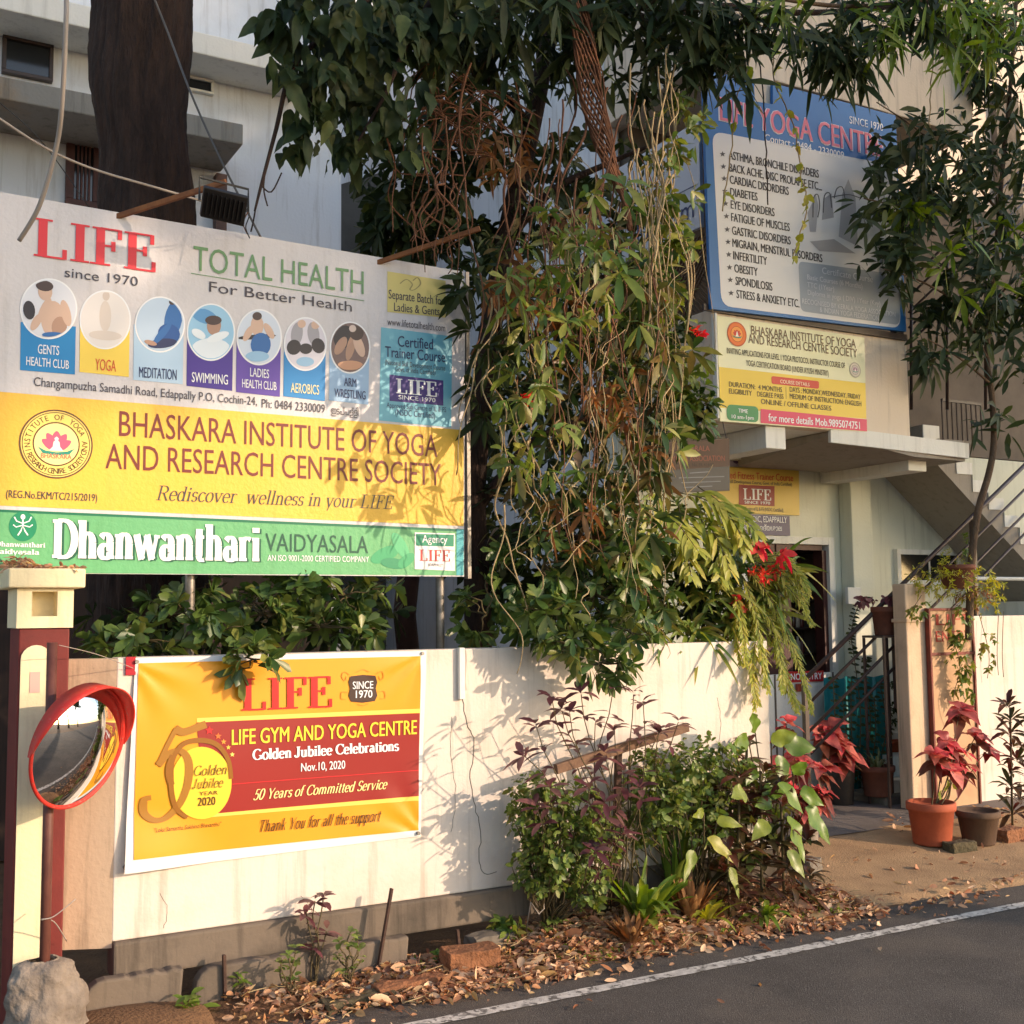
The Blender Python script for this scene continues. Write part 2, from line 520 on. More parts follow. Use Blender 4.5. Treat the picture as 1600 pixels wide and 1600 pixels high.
class Face:
    """A flat printed face: origin, right and up vectors, and the normal towards the viewer."""
    def __init__(s, y=None, x=None, disp=None):
        s.y, s.x, s.disp = y, x, disp
    def p(s, px, py):
        q = at(px, py, s.y) if s.x is None else atx(px, py, s.x)
        return (q.x, q.z) if s.x is None else (-q.y, q.z)
    def w(s, a, b, off):
        if s.x is None:
            d = s.disp(a, b) if s.disp else 0.0
            return (a, s.y-off+d, b)
        return (s.x-off, -a, b)
def put2d(face, parent, m, name, V, Fc, Ly, off, label=None):
    me = bpy.data.meshes.new(name)
    me.from_pydata([face.w(a, b, off+0.00012*(Ly[i] if Ly else 0)) for i, (a, b) in enumerate(V)], [], Fc)
    o = link(name, me, m, parent)
    if label: o['label'] = label
    return o
def text(face, parent, m, body, x0, y0, x1, y1, h, style='sans', bold=0.0, shear=0.0, off=0.004, w=0.16, t=0.05, spacing=1.0, extra=None, name='lettering'):
    """Fit one line of lettering: baseline from pixel (x0,y0) to (x1,y1), capitals h pixels high."""
    if style == 'sans':
        V, Fc, Ly = sans2d(body, bold, spacing)
        cap = CAPH
    else:
        V, Fc, Ly = serif2d(body, w, t, style == 'serif')
        cap = 1.0
    a, b = face.p(x0, y0), face.p(x1, y1)
    hh = abs(face.p(x0, y0-h)[1]-a[1])
    mnx, mxx = min(v[0] for v in V), max(v[0] for v in V)
    sy = hh/cap
    sx = (b[0]-a[0]-shear*hh*0.6)/(mxx-mnx)
    slope = (b[1]-a[1])/(b[0]-a[0])*0.5
    P = []
    for (vx, vy) in V:
        X = (vx-mnx)*sx
        P.append((a[0]+X+shear*vy*sy, a[1]+vy*sy+slope*X))
    o = put2d(face, parent, m, name, P, Fc, Ly, off)
    return o
def arctext(face, parent, m, body, c, r, a0, a1, h, inward=False, off=0.004, bold=0.0):
    V, Fc, Ly = [], [], []
    n = len(body)
    for i, ch in enumerate(body):
        if ch == ' ': continue
        v, f, l2 = sans2d(ch, bold)
        if not v: continue
        cx = 0.5*(min(q[0] for q in v)+max(q[0] for q in v))
        g = rad(a0+(a1-a0)*(i/(n-1)))
        sc = h/CAPH
        k = len(V)
        for (x, y) in v:
            lx, ly = (x-cx)*sc*0.85, y*sc
            if not inward: rr, tx = r+ly, lx
            else: rr, tx = r-ly, -lx
            V.append((c[0]+rr*math.cos(g)+tx*math.sin(g), c[1]+rr*math.sin(g)-tx*math.cos(g)))
        Ly += l2
        Fc += [tuple(j+k for j in q) for q in f]
    return put2d(face, parent, m, 'lettering', V, Fc, Ly, off)
def shape(face, parent, m, name, pts, off=0.002, px=True, label=None):
    """A flat printed patch; pts are photograph pixels (or face coordinates)."""
    P = [face.p(*q) for q in pts] if px else pts
    me = bpy.data.meshes.new(name)
    me.from_pydata([face.w(a, b, off) for a, b in P], [], [tuple(range(len(P)))])
    o = link(name, me, m, parent)
    if label: o['label'] = label
    return o
def disc2d(c, rx, rz=None, n=40, a0=0, a1=360):
    rz = rz or rx
    full = abs(a1-a0) >= 360
    return [(c[0]+rx*math.cos(rad(a0+(a1-a0)*i/(n if full else n-1))), c[1]+rz*math.sin(rad(a0+(a1-a0)*i/(n if full else n-1)))) for i in range(n)]
def ring(face, parent, m, name, c, r0, r1, off=0.003, a0=0, a1=360, n=56):
    vs, fs = [], []
    for i in range(n+1):
        g = rad(a0+(a1-a0)*i/n)
        vs += [(c[0]+r0*math.cos(g), c[1]+r0*math.sin(g)), (c[0]+r1*math.cos(g), c[1]+r1*math.sin(g))]
    for i in range(n): fs.append((2*i, 2*i+1, 2*i+3, 2*i+2))
    return put2d(face, parent, m, name, vs, fs, None, off)
def strokes(face, parent, m, name, lines, off=0.003):
    """Free broad-nib drawing; lines = [(pixel points, thick px, thin px)]."""
    V, Fc, Ly = [], [], []
    for j, (pts, w, t) in enumerate(lines):
        q = [face.p(*a) for a in pts]
        s_ = abs(face.p(pts[0][0]+1, pts[0][1])[0]-q[0][0])
        r = stroke2d(q, w*s_, t*s_, j % 6)
        k = len(V)
        V += r[0]
        Fc += [tuple(i+k for i in f) for f in r[1]]
        Ly += r[2]
    return put2d(face, parent, m, name, V, Fc, Ly, off)
def bez(pts, n=8):
    """Catmull-Rom through pixel points."""
    out = []
    for i in range(len(pts)-1):
        p0, p1, p2, p3 = pts[max(i-1, 0)], pts[i], pts[i+1], pts[min(i+2, len(pts)-1)]
        for k in range(n):
            t = k/n
            out.append(tuple(0.5*(2*b+(c-a)*t+(2*a-5*b+4*c-d)*t*t+(3*b-a-3*c+d)*t**3) for a, b, c, d in zip(p0, p1, p2, p3)))
    out.append(tuple(pts[-1]))
    return out
def star2d(cx, cy, r, rot=90):
    return [(cx+(r if i % 2 == 0 else r*.42)*math.cos(rad(rot+36*i)), cy-(r if i % 2 == 0 else r*.42)*math.sin(rad(rot+36*i))) for i in range(10)]

# ------------------------------------------------------------------ materials
def speckle(m, c, scale, lo, hi, f=1.0, patch=None):
    """Small chips of another colour over a material's own."""
    n, l = m.node_tree.nodes, m.node_tree.links
    p = n['Principled BSDF']
    src = p.inputs['Base Color'].links[0].from_socket
    tc = n.new('ShaderNodeTexCoord')
    nz = n.new('ShaderNodeTexNoise')
    nz.inputs['Scale'].default_value = scale
    nz.inputs['Detail'].default_value = 3
    l.new(tc.outputs['Object'], nz.inputs['Vector'])
    mr = n.new('ShaderNodeMapRange')
    mr.inputs['From Min'].default_value, mr.inputs['From Max'].default_value = lo, hi
    mr.inputs['To Max'].default_value = f
    l.new(nz.outputs['Fac'], mr.inputs['Value'])
    mx = n.new('ShaderNodeMix')
    mx.data_type = 'RGBA'
    l.new(mr.outputs['Result'], mx.inputs[0])
    l.new(src, mx.inputs[6])
    mx.inputs[7].default_value = c
    l.new(mx.outputs[2], p.inputs['Base Color'])
M = {}
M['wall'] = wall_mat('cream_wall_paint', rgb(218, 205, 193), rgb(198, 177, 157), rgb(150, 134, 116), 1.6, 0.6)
M['wall_tan_shade'] = wall_mat('weathered_shaded_plaster', rgb(206, 180, 152), rgb(172, 146, 120), rgb(105, 92, 80), 2.4, 0.7)  # tan weathered plaster; also holds the wing wall's painted-in shade
M['facade'] = wall_mat('facade_paint', rgb(222, 226, 232), rgb(200, 198, 196), rgb(140, 135, 128), 0.9, 0.5)
M['house_green'] = wall_mat('pale_facade_paint', rgb(214, 214, 196), rgb(196, 194, 172), rgb(140, 140, 120), 1.0, 0.45)
M['house_beige'] = wall_mat('beige_facade_paint', rgb(216, 200, 180), rgb(196, 178, 156), rgb(130, 115, 100), 0.8, 0.5)
M['soffit_shade'] = wall_mat('shaded_soffit_grey', rgb(150, 142, 132), rgb(130, 122, 112), rgb(96, 90, 82), 1.2, 0.5)  # soffit shade put into the grey of stair flight and landing
M['white_paint'] = wall_mat('white_paint', rgb(226, 224, 216), rgb(205, 202, 192), rgb(150, 145, 135), 1.2, 0.4)
M['concrete'] = wall_mat('old_concrete', rgb(112, 100, 88), rgb(74, 67, 60), rgb(50, 45, 40), 2.2, 0.75, 0.95)
M['dark_concrete'] = wall_mat('mossy_concrete', rgb(110, 102, 92), rgb(70, 66, 58), rgb(48, 45, 40), 3.5, 0.75, 0.95)
M['ledge'] = wall_mat('rust_stained_concrete', rgb(140, 136, 128), rgb(160, 128, 88), rgb(84, 80, 74), 1.4, 0.7, 0.9)
M['maroon'] = mat('maroon_paint', rgb(120, 38, 32), 0.6, rgb(96, 30, 26), 5, 0.7, 0.05)
M['cream'] = wall_mat('cream_trim_paint', rgb(228, 214, 176), rgb(205, 188, 150), rgb(150, 130, 100), 2.5, 0.5)
M['dark'] = mat('dark_interior', rgb(38, 34, 32), 0.8)
M['glass'] = mat('dark_window_glass', rgb(30, 32, 34), 0.12, spec=0.6)
M['brown_wood'] = mat('brown_painted_wood', rgb(88, 50, 44), 0.5, rgb(66, 36, 32), 8, 0.6, 0.05)
M['black_steel'] = mat('dark_painted_steel', rgb(44, 34, 32), 0.45, rgb(62, 42, 36), 14, 0.6, spec=0.5)
M['rail_steel'] = mat('brown_rail_paint', rgb(50, 36, 34), 0.4, rgb(74, 56, 52), 9, 0.6, spec=0.5)
M['galv'] = mat('galvanised_steel', rgb(150, 146, 140), 0.45, rgb(110, 102, 95), 12, 0.6, metal=0.6)
M['rust_bar'] = mat('rusty_orange_bar', rgb(150, 96, 52), 0.75, rgb(104, 62, 38), 12, 0.7, 0.1)
M['rust'] = mat('rusted_iron', rgb(86, 62, 50), 0.85, rgb(58, 42, 36), 20, 0.7, 0.2)
M['pipe_brown'] = mat('mirror_pole_paint', rgb(104, 62, 52), 0.55, rgb(82, 46, 40), 9, 0.6, 0.05)
M['mirror_red'] = mat('red_plastic', rgb(206, 46, 36), 0.5, rgb(178, 48, 40), 14, 0.8, 0.03)
speckle(M['mirror_red'], rgb(150, 110, 96), 60, .62, .7, .5)
M['mirror'] = mat('mirror_face', (0.72, 0.73, 0.74, 1), 0.035, metal=1.0)
M['asphalt'] = mat('asphalt', rgb(92, 86, 81), 0.9, rgb(66, 61, 58), 2.2, 0.9, 0.7, 190)
speckle(M['asphalt'], rgb(132, 126, 120), 170, .58, .68, .8)
speckle(M['asphalt'], rgb(34, 32, 32), 120, .58, .7, .8)
speckle(M['asphalt'], rgb(104, 92, 80), 1.1, .52, .74, .5)
M['road_paint'] = mat('worn_road_paint', rgb(226, 221, 212), 0.85, rgb(158, 152, 146), 24, 0.9, 0.3, 200)
speckle(M['road_paint'], rgb(84, 80, 76), 38, .54, .62, .9)
speckle(M['road_paint'], rgb(84, 80, 76), 9, .58, .66, .7)
M['dirt'] = mat('dry_earth', rgb(128, 96, 66), 0.95, rgb(84, 60, 42), 5, 0.9, 0.8, 55)
M['apron'] = mat('sandy_concrete', rgb(186, 152, 112), 0.95, rgb(132, 104, 76), 2.5, 0.9, 0.5, 90)
M['floor'] = mat('entry_cement', rgb(122, 112, 106), 0.9, rgb(90, 82, 76), 2, 0.9, 0.3, 70)
M['laterite'] = mat('laterite_brick', rgb(150, 100, 68), 0.95, rgb(104, 70, 48), 18, 0.9, 0.9, 40)
M['mossbrick'] = mat('mossy_brick', rgb(92, 80, 58), 0.95, rgb(62, 60, 44), 14, 0.9, 0.8, 40)
M['black_cable'] = mat('black_cable', rgb(36, 34, 34), 0.5)
M['grey_cable'] = mat('grey_cable', rgb(150, 140, 132), 0.5)
M['floodlight'] = mat('floodlight_body', rgb(24, 24, 26), 0.4)
M['lens'] = mat('floodlight_glass', rgb(200, 200, 205), 0.15)
M['mesh_panel'] = None

def flat(name, c, rough=0.45): return mat(name, rgb(*c), rough, spec=0.35)
INK = {}
def ink(r, g, b):
    k = (r, g, b)
    if k not in INK: INK[k] = mat('print_%02x%02x%02x' % k, rgb(r, g, b), 0.42, spec=0.35)
    return INK[k]
def print_mat(name, a, b, rough=0.4):
    return mat(name, rgb(*a), rough, rgb(*b), 1.2, 1.3, spec=0.4)

# lattice seen through: real slots would be thousands of strands, so it is woven from bars below

# ------------------------------------------------------------------ setting
gm = MB()
gm.add([(-300, -300, -0.02), (300, -300, -0.02), (300, 300, -0.02), (-300, 300, -0.02)], [(0, 1, 2, 3)])
tag(gm.build('ground', M['dirt']), kind='structure')
def sheet(name, m, x0, x1, y0, y1, nx, ny, zf):
    b = MB()
    vs = [(x0+(x1-x0)*i/nx, y0+(y1-y0)*j/ny) for j in range(ny+1) for i in range(nx+1)]
    b.add([(x, y, zf(x, y)) for x, y in vs], [(j*(nx+1)+i, j*(nx+1)+i+1, (j+1)*(nx+1)+i+1, (j+1)*(nx+1)+i) for j in range(ny) for i in range(nx)])
    return tag(b.build(name, m, smooth=True), kind='structure')
def redge(x): return -0.40-0.05*math.sin(x*1.3)-0.03*math.sin(x*4.1)+0.012*math.sin(x*17)
b = MB()
xs = [-30+0.12*i for i in range(600)]
for i in range(len(xs)-1):
    b.add([(xs[i], -7.5, 0.008), (xs[i+1], -7.5, 0.008), (xs[i+1], redge(xs[i+1]), 0.008), (xs[i], redge(xs[i]), 0.008)], [(0, 1, 2, 3)])
tag(b.build('road', M['asphalt']), kind='structure')
b = MB()
for i in range(len(xs)-1):
    w0 = 0.004*math.sin(xs[i]*31); w1 = 0.004*math.sin(xs[i+1]*31)
    b.add([(xs[i], -0.845+w0, 0.013), (xs[i+1], -0.845+w1, 0.013), (xs[i+1], -0.765-w1, 0.013), (xs[i], -0.765-w0, 0.013)], [(0, 1, 2, 3)])
tag(b.build('road_marking', M['road_paint']), kind='structure')
def vg(x, y): return ground_z(x, y) - 0.10*sm((-0.40-y)/0.2) - 0.22*math.exp(-((x-2.78)/0.16)**2-((y+0.16)/0.12)**2)
sheet('verge', M['dirt'], -3.0, 5.35, -0.62, 0.06, 260, 26, vg)
def apz(x, y): return 0.012+0.12*sm((y+0.45)/2.2) - 0.06*sm((-0.33-0.1*math.sin(x)-y)/0.1) + 0.005*math.sin(x*7+y*3)-0.2*sm((5.02-x)/0.1)
sheet('driveway', M['apron'], 4.95, 16.0, -0.7, 1.05, 200, 40, apz)
sheet('entry_path', M['floor'], 4.95, 16.0, 1.0, 2.52, 60, 12, lambda x, y: 0.016+0.12*sm((y+0.45)/2.2))
b = MB()
p0, p1 = at(1335, 1250, 1.95), at(1410, 1250, 1.95)
b.box(p0.x, p1.x+0.5, 1.6, 2.25, 0.05, 0.20)
tag(b.build('entry_step', M['dark_concrete'], bevel=0.02), kind='structure')

# ------------------------------------------------------------------ boundary wall
XW0, XW1, ZW = at(180, 1200, 0).x, at(1200, 1050, 0).x, 1.575
t = thing('boundary_wall', 'long low cream wall in front of the garden, with banner and leaf shadows', 'wall', (XW0, 0, 0))
b = MB()
b.box(XW0, XW1, 0, 0.13, 0.328, ZW)
b.build('wall_face', M['wall'], t, bevel=0.006)
b = MB()
b.box(XW0+0.001, XW1, -0.035, 0.12, 0.17, 0.327)
pl = b.build('plinth', M['concrete'], t, bevel=0.012)
# splayed wing wall towards the gate pillar
a0, a1 = at(180, 1200, 0.003), at(96, 1200, 0.10)
b = MB()
d = Vector((a1.x-a0.x, a1.y-a0.y, 0))
nrm = Vector((-d.y, d.x, 0)).normalized()*-0.1
vs = []
for z in (0.30, ZW-0.004):
    for q in (Vector((a0.x, a0.y, 0)), Vector((a1.x-0.08, a1.y+0.03, 0)), Vector((a1.x-0.08, a1.y+0.16, 0)), Vector((a0.x, a0.y+0.12, 0))): vs.append((q.x, q.y, z))
b.add(vs, [(3, 2, 1, 0), (4, 5, 6, 7), (0, 1, 5, 4), (1, 2, 6, 5), (2, 3, 7, 6), (3, 0, 4, 7)])
b.build('wing_wall', M['wall_tan_shade'], t)
# hairline crack and the scuff, thin scars proud of the plaster
b = MB()
cr = bez([(722, 1085), (730, 1130), (742, 1160), (735, 1215), (742, 1260), (752, 1300), (748, 1340), (758, 1365), (776, 1362)], 5)
pts = [at(x+random.uniform(-1.5, 1.5), y, -0.001) for x, y in cr]
b.tube(pts, 0.0022, 4)
b.build('crack', M['dark_concrete'], t)
for k_, (q_, r__) in enumerate((([(706, 1120), (704, 1180), (712, 1240), (706, 1300)], .0012), ([(1120, 1090), (1126, 1130), (1120, 1180)], .0012), ([(470, 1400), (486, 1420), (480, 1436)], .0012), ([(250, 1395), (262, 1420), (256, 1450)], .0012))):
    MB().tube([at(x+random.uniform(-1.5, 1.5), y, -.0005) for x, y in bez(q_, 5)], r__, 4).build('crack', M['dark_concrete'], t)
b = MB()
q0, q1 = at(714, 1012, 0), at(723, 1092, 0)
b.box(q0.x, q1.x, -0.03, -0.002, q1.z, q0.z)
b.build('bracket', M['white_paint'], t, bevel=0.003)
# drain slabs in front of the plinth
def slab(px0, px1, zt, lab, yy=-0.11):
    o = MB()
    x0, x1 = at(px0, 1500, yy).x, at(px1, 1500, yy).x
    n = 12
    poly = [(x0, -0.05)]
    for i in range(5):
        g = rad(180-90*i/4)
        poly.append((x0+0.09+0.09*math.cos(g), zt-0.09+0.09*math.sin(g)))
    for i in range(n): poly.append((x0+0.12+(x1-x0-0.12)*(i+1)/n, zt+0.006*math.sin(i*2.3)-0.004*random.random()))
    poly.append((x1-0.02, -0.05))
    o.prism(poly, yy, -0.036)
    return tag(o.build('drain_slab', M['concrete'], bevel=0.012), lab, 'concrete slab', 'concrete slabs along the wall foot')
slab(132, 288, 0.20, 'concrete drain slab with rounded corner beside the mirror base')
slab(306, 640, 0.185, 'longer concrete drain slab right of the dark crack')

# gate pillar
XP0, XP1 = at(24, 1200, -0.10).x, at(104, 1200, -0.10).x
t = thing('gate_pillar', 'maroon gate pillar with arched cream panel and cream cap', 'pillar', ((XP0+XP1)/2, 0.05, 0))
zt = at(60, 982, -0.1).z
b = MB(); b.box(XP0, XP1, -0.10, 0.22, -0.05, zt); b.build('shaft', M['maroon'], t, bevel=0.006)
x0, x1 = at(28, 1200, -0.11).x, at(76, 1200, -0.11).x
zp = at(55, 1008, -0.11).z
poly = [(x0, -0.04)] + [((x0+x1)/2-(x1-x0)/2*math.cos(rad(180*i/10)), zp-0.06+0.06*math.sin(rad(180*i/10))) for i in range(11)] + [(x1, -0.04)]
b = MB(); b.prism(poly, -0.112, -0.101); b.build('arched_panel', M['cream'], t)
za, zb = zt+0.002, at(60, 919, -0.12).z
b = MB()
x2, x3 = XP0-0.012, XP1+0.012
hx0, hx1 = at(50, 940, -0.112).x, at(90, 940, -0.112).x
hz0, hz1 = at(60, 963, -0.112).z, at(60, 924, -0.112).z
b.box(x2, hx0, -0.112, 0.232, za, zb); b.box(hx1, x3, -0.112, 0.232, za, zb)
b.box(hx0, hx1, -0.112, 0.232, za, hz0); b.box(hx0, hx1, -0.112, 0.232, hz1, zb); b.box(hx0, hx1, 0.0, 0.05, hz0, hz1)
b.build('lantern_block', M['cream'], t)
b = MB(); b.box(x2-0.04, x3+0.042, -0.15, 0.27, zb+0.001, zb+0.085); b.build('cap', M['cream'], t, bevel=0.008)
lf = Leaves()
for i in range(420):
    x, y = random.uniform(x2-0.03, x3+0.03), random.uniform(-0.14, 0.25)
    dd = rdir(); dd.z *= 0.4
    lf.add((x, y, zb+0.088+random.uniform(0, 0.05)*sm((0.12-abs(x-x2))/0.2+.3)), dd, rdir(up=1.2), random.uniform(.02, .06), random.uniform(.008, .02), .2)
M['litter'] = leaf_mat('dead_leaf', [rgb(124, 84, 62), rgb(176, 132, 98), rgb(202, 160, 124), rgb(138, 96, 72), rgb(220, 186, 150), rgb(156, 98, 66), rgb(190, 154, 98), rgb(160, 140, 122)], 0.6, 0.12)
lf.build('leaf_litter', M['litter'], t, 'curl', 0.5)['kind'] = 'stuff'
b = MB()   # pink notice on the pillar
P = [at(47, 1050, -0.114), at(63, 1048, -0.114), at(63, 1082, -0.114), at(47, 1084, -0.114)]
b.box(P[0].x, P[1].x, -0.1145, -0.1125, P[2].z, P[0].z)
b.build('notice', flat('pink_paper', (214, 170, 160)), t)

# ------------------------------------------------------------------ convex mirror
mc = at(124, 1166, -0.36)
nv = Vector((math.sin(rad(38)), -math.cos(rad(38)), -0.22)).normalized()
t = thing('traffic_mirror', 'round convex mirror with red rim and hood on brown pole', 'mirror', (at(76, 1200, -0.28).x, -0.28, 0))
b = MB()
pb, pt = at(70, 1475, -0.28), at(82, 1004, -0.28)
xm = (pb.x+pt.x)/2
b.tube([(xm, -0.28, -0.02), (xm, -0.28, pt.z)], 0.021, 16)
b.build('pole', M['pipe_brown'], t, smooth=True)
zq = nv; xq = Vector((0, 0, 1)).cross(zq).normalized(); yq = zq.cross(xq)
MR = 0.252
def mpnt(r, g, h): return mc+xq*(r*math.cos(g))+yq*(r*math.sin(g))+zq*h
b = MB()
n, k = 64, 14
vs = [mpnt(0, 0, 0.075)]
for i in range(1, k+1):
    r = MR*i/k
    h = 0.075*(1-(i/k)**2)
    for j in range(n): vs.append(mpnt(r, 2*math.pi*j/n, h))
fs = [(0, 1+j, 1+(j+1) % n) for j in range(n)]
for i in range(k-1):
    for j in range(n): fs.append((1+i*n+j, 1+(i+1)*n+j, 1+(i+1)*n+(j+1) % n, 1+i*n+(j+1) % n))
b.add(vs, fs)
b.build('mirror_face', M['mirror'], t, smooth=True)
b = MB()
b.tube([mpnt(MR+0.004, 2*math.pi*j/72, 0.0) for j in range(73)], 0.008, 10, cap=False)
b.build('rim', M['mirror_red'], t, smooth=True)
b = MB()   # backing bowl
vs = []
for i, (r, h) in enumerate(((MR, -0.006), (MR*0.8, -0.04), (MR*0.4, -0.06), (0.03, -0.065))):
    for j in range(40): vs.append(mpnt(r, 2*math.pi*j/40, h))
fs = [(i*40+j, i*40+(j+1) % 40, (i+1)*40+(j+1) % 40, (i+1)*40+j) for i in range(3) for j in range(40)]+[tuple(range(120, 160))]
b.add(vs, fs)
b.build('back_shell', M['mirror_red'], t, smooth=True)
b = MB()   # hood: a curved visor over the upper half, deepest at the crown
vs, fs = [], []
n = 40
for i in range(n+1):
    g = rad(-4+188*i/n)
    dep = 0.088*math.sin(math.pi*i/n)**0.8+0.006
    for rr, h in ((MR+0.013, -0.012), (MR+0.016, dep*0.5), (MR+0.018, dep), (MR+0.012, dep-0.002), (MR+0.010, dep*0.5), (MR+0.007, -0.010)): vs.append(mpnt(rr, g, h))
for i in range(n):
    for j in range(6): fs.append((i*6+j, (i+1)*6+j, (i+1)*6+(j+1) % 6, i*6+(j+1) % 6))
b.add(vs, fs)
b.build('hood', M['mirror_red'], t, smooth=True)
b = MB()
b.bar(mc-zq*0.055, Vector((xm, -0.28, mc.z+0.02)), 0.03, 0.05)
b.tube([(xm, -0.28, mc.z-0.05), (xm, -0.28, mc.z+0.07)], 0.027, 14)
b.build('bracket', M['galv'], t)
bs = MB()  # lumpy concrete footing
prof = [(0.06, 0.37), (0.10, 0.35), (0.125, 0.30), (0.14, 0.25), (0.155, 0.19), (0.16, 0.13), (0.17, 0.07), (0.175, 0.0), (0.18, -0.1)]
rj = random.Random(4)
vs, fs = [], []
fine = bez(prof, 4)
NF = 80
for i, (r, z) in enumerate(fine):
    for j in range(NF):
        g = 2*math.pi*j/NF
        q = max(r, .03)*(1+0.06*math.sin(3*g+z*9)+0.05*math.sin(5*g-z*14))
        p = Vector((xm+q*math.cos(g), -0.27+0.75*q*math.sin(g), z))
        d_ = Vector((math.cos(g), .75*math.sin(g), .3))
        k = 0.022*noise.noise(p*9)+0.014*noise.noise(p*24)+0.008*noise.noise(p*60)
        vs.append(tuple(p+d_*k))
for i in range(len(fine)-1):
    for j in range(NF): fs.append((i*NF+j, (i+1)*NF+j, (i+1)*NF+(j+1) % NF, i*NF+(j+1) % NF))
fs.append(tuple(range(NF-1, -1, -1)))
bs.add(vs, fs)
bs.build('footing', mat('rough_cement', rgb(150, 138, 126), .95, rgb(92, 82, 74), 9, .9, 1.0, 22), t, smooth=True)
def cable(name, label, pts, r, m, n=10, cat='cable', group=None):
    o = MB().tube(pts, r, 8).build(name, m, smooth=True)
    return tag(o, label, cat, group)
def via(px, n=6): return [at(*q) for q in bez(px, n)]
o = cable('tie_wire', 'thin pale wire tied round the foot of the mirror pole', via([(118, 1405, -.3), (84, 1432, -.31), (64, 1437, -.31), (84, 1440, -.25), (104, 1470, -.15)]), 0.0025, M['grey_cable'], cat='wire')
o = cable('stay_wire', 'thin wire from the mirror pole top to the banner corner', via([(92, 1008, -.27), (150, 1022, -.15), (208, 1044, -.02)]), 0.0018, M['grey_cable'], cat='wire')

# ------------------------------------------------------------------ left house
t = thing('neighbour_house', 'grey-white multi-storey house behind the thick trunk', 'house', (0, 4, 0))
xr = at(533, 320, 4).x
b = MB(); b.box(-9, xr, 4.0, 11, 0, 9.5); b.build('wall', M['facade'], t)
def zat(px, py, y): return at(px, py, y).z
b = MB(); b.box(-9, at(490, 130, 3.55).x, 3.55, 3.998, zat(300, 81, 3.55), zat(300, 47, 3.55)); b.build('roof_band', M['white_paint'], t, bevel=0.01)
zl0, zl1 = zat(200, 192, 3.35), zat(200, 158, 3.35)
b = MB(); b.box(-9, at(380, 210, 3.35).x, 3.35, 3.999, zl0, zl1); b.build('sunshade', M['ledge'], t, bevel=0.01)
def window(parent, px0, py0, px1, py1, y, name='window', fr=0.05, glass='glass', frame='white_paint', bars=0):
    p, q = at(px0, py0, y), at(px1, py1, y)
    x0, x1, z0, z1 = p.x, q.x, min(p.z, q.z), max(p.z, q.z)
    o = MB()
    o.box(x0, x1, y-0.03, y+0.05, z1-fr, z1); o.box(x0, x1, y-0.03, y+0.05, z0, z0+fr)
    o.box(x0, x0+fr, y-0.03, y+0.05, z0+fr, z1-fr); o.box(x1-fr, x1, y-0.03, y+0.05, z0+fr, z1-fr)
    for i in range(bars): 
        xx = x0+fr+(x1-x0-2*fr)*(i+1)/(bars+1)
        o.box(xx-0.008, xx+0.008, y-0.025, y-0.01, z0+fr, z1-fr)
    w_ = o.build(name, M[frame], parent, bevel=0.004)
    g = MB(); g.box(x0+fr, x1-fr, y-0.008, y+0.03, z0+fr, z1-fr); g.build('pane', M[glass], w_)
    return w_
window(t, 4, 55, 82, 130, 3.98, fr=0.03, frame='black_steel')
window(t, 262, 112, 333, 150, 3.98, fr=0.022)
w_ = window(t, 104, 210, 156, 330, 3.98, fr=0.06, frame='brown_wood', glass='glass', bars=4)
b = MB()
b.box(at(345, 300, 3.93).x-0.045, at(345, 300, 3.93).x+0.045, 3.9, 3.998, 0.1, zl0-0.05)
b.build('drain_pipe', mat('stained_pipe', rgb(120, 92, 84), 0.7, rgb(80, 62, 58), 4, 0.6), t)
b = MB(); b.box(-2.0, at(515, 950, 3.97).x, 3.93, 3.998, 0.0, 2.3); b.build('dark_backing', mat('dark_backing_brown', rgb(58, 40, 34), 0.6, rgb(38, 28, 26), 3, .7, stretch=(12, 1, 1)), t)  # dark brown sheet added for the deep shade below the billboard
t = thing('rear_house', 'pale grey house wall far behind the vine-covered tree', 'house', (6, 8, 0))
b = MB(); b.box(xr-2, 16, 8.0, 14, 0, 13); b.build('wall', M['facade'], t)
zg0, zg1 = zat(535, 292, 7.4), zat(600, 268, 7.4)
b = MB(); b.prism([(xr, 0), (9, 0), (9, zg1+0.6), (at(600, 268, 7.4).x, zg1), (at(535, 292, 7.4).x-0.3, zg0-0.1), (xr, zg0-0.3)], 7.4, 7.95); b.build('annex', mat('dark_grey_render', rgb(98, 96, 92), 0.9, rgb(78, 76, 72), 2, .6), t)
b = MB(); b.box(5.7, 6.1, 7.9, 8.3, 6.5, 10.5); b.build('downpipe_shaft', M['concrete'], t)

# ------------------------------------------------------------------ main house with balcony
YF, YG = 1.30, 2.50            # balcony front plane, ground-floor wall plane
XB0, XB1 = at(1113, 560, YF).x, at(1420, 620, YF).x
ZB0 = zat(1200, 664, YF); ZB1 = zat(1250, 503, YF)
t = thing('yoga_centre', 'cream two-storey house with signs on its balcony and stair on its right', 'building', (XB0, YG, 0))
XR = 18.0
dX0, dX1 = at(1158, 900, YG).x, at(1303, 900, YG).x
dZ = zat(1230, 838, YG)
b = MB()
b.box(XB0-0.05, dX0, YG, YG+0.2, 0, 3.3); b.box(dX0, dX1, YG, YG+0.2, dZ, 3.3); b.box(dX1, XR, YG, YG+0.2, 0, 3.3)
b.build('ground_floor_wall', M['house_green'], t)
b = MB(); b.box(XB0-0.05, XB0+0.15, YG+0.2, 9, 0, 9); b.build('side_wall', M['facade'], t)
b = MB(); b.box(XB0, XB1, YF+0.01, 9, ZB0+0.001, ZB0+0.14); b.box(XB1, XR, YG+0.21, 9, ZB0+0.001, ZB0+0.14); b.build('balcony_slab', M['white_paint'], t)
b = MB()
b.box(XB0, XB1, YF, YF+0.1, ZB0, ZB1)
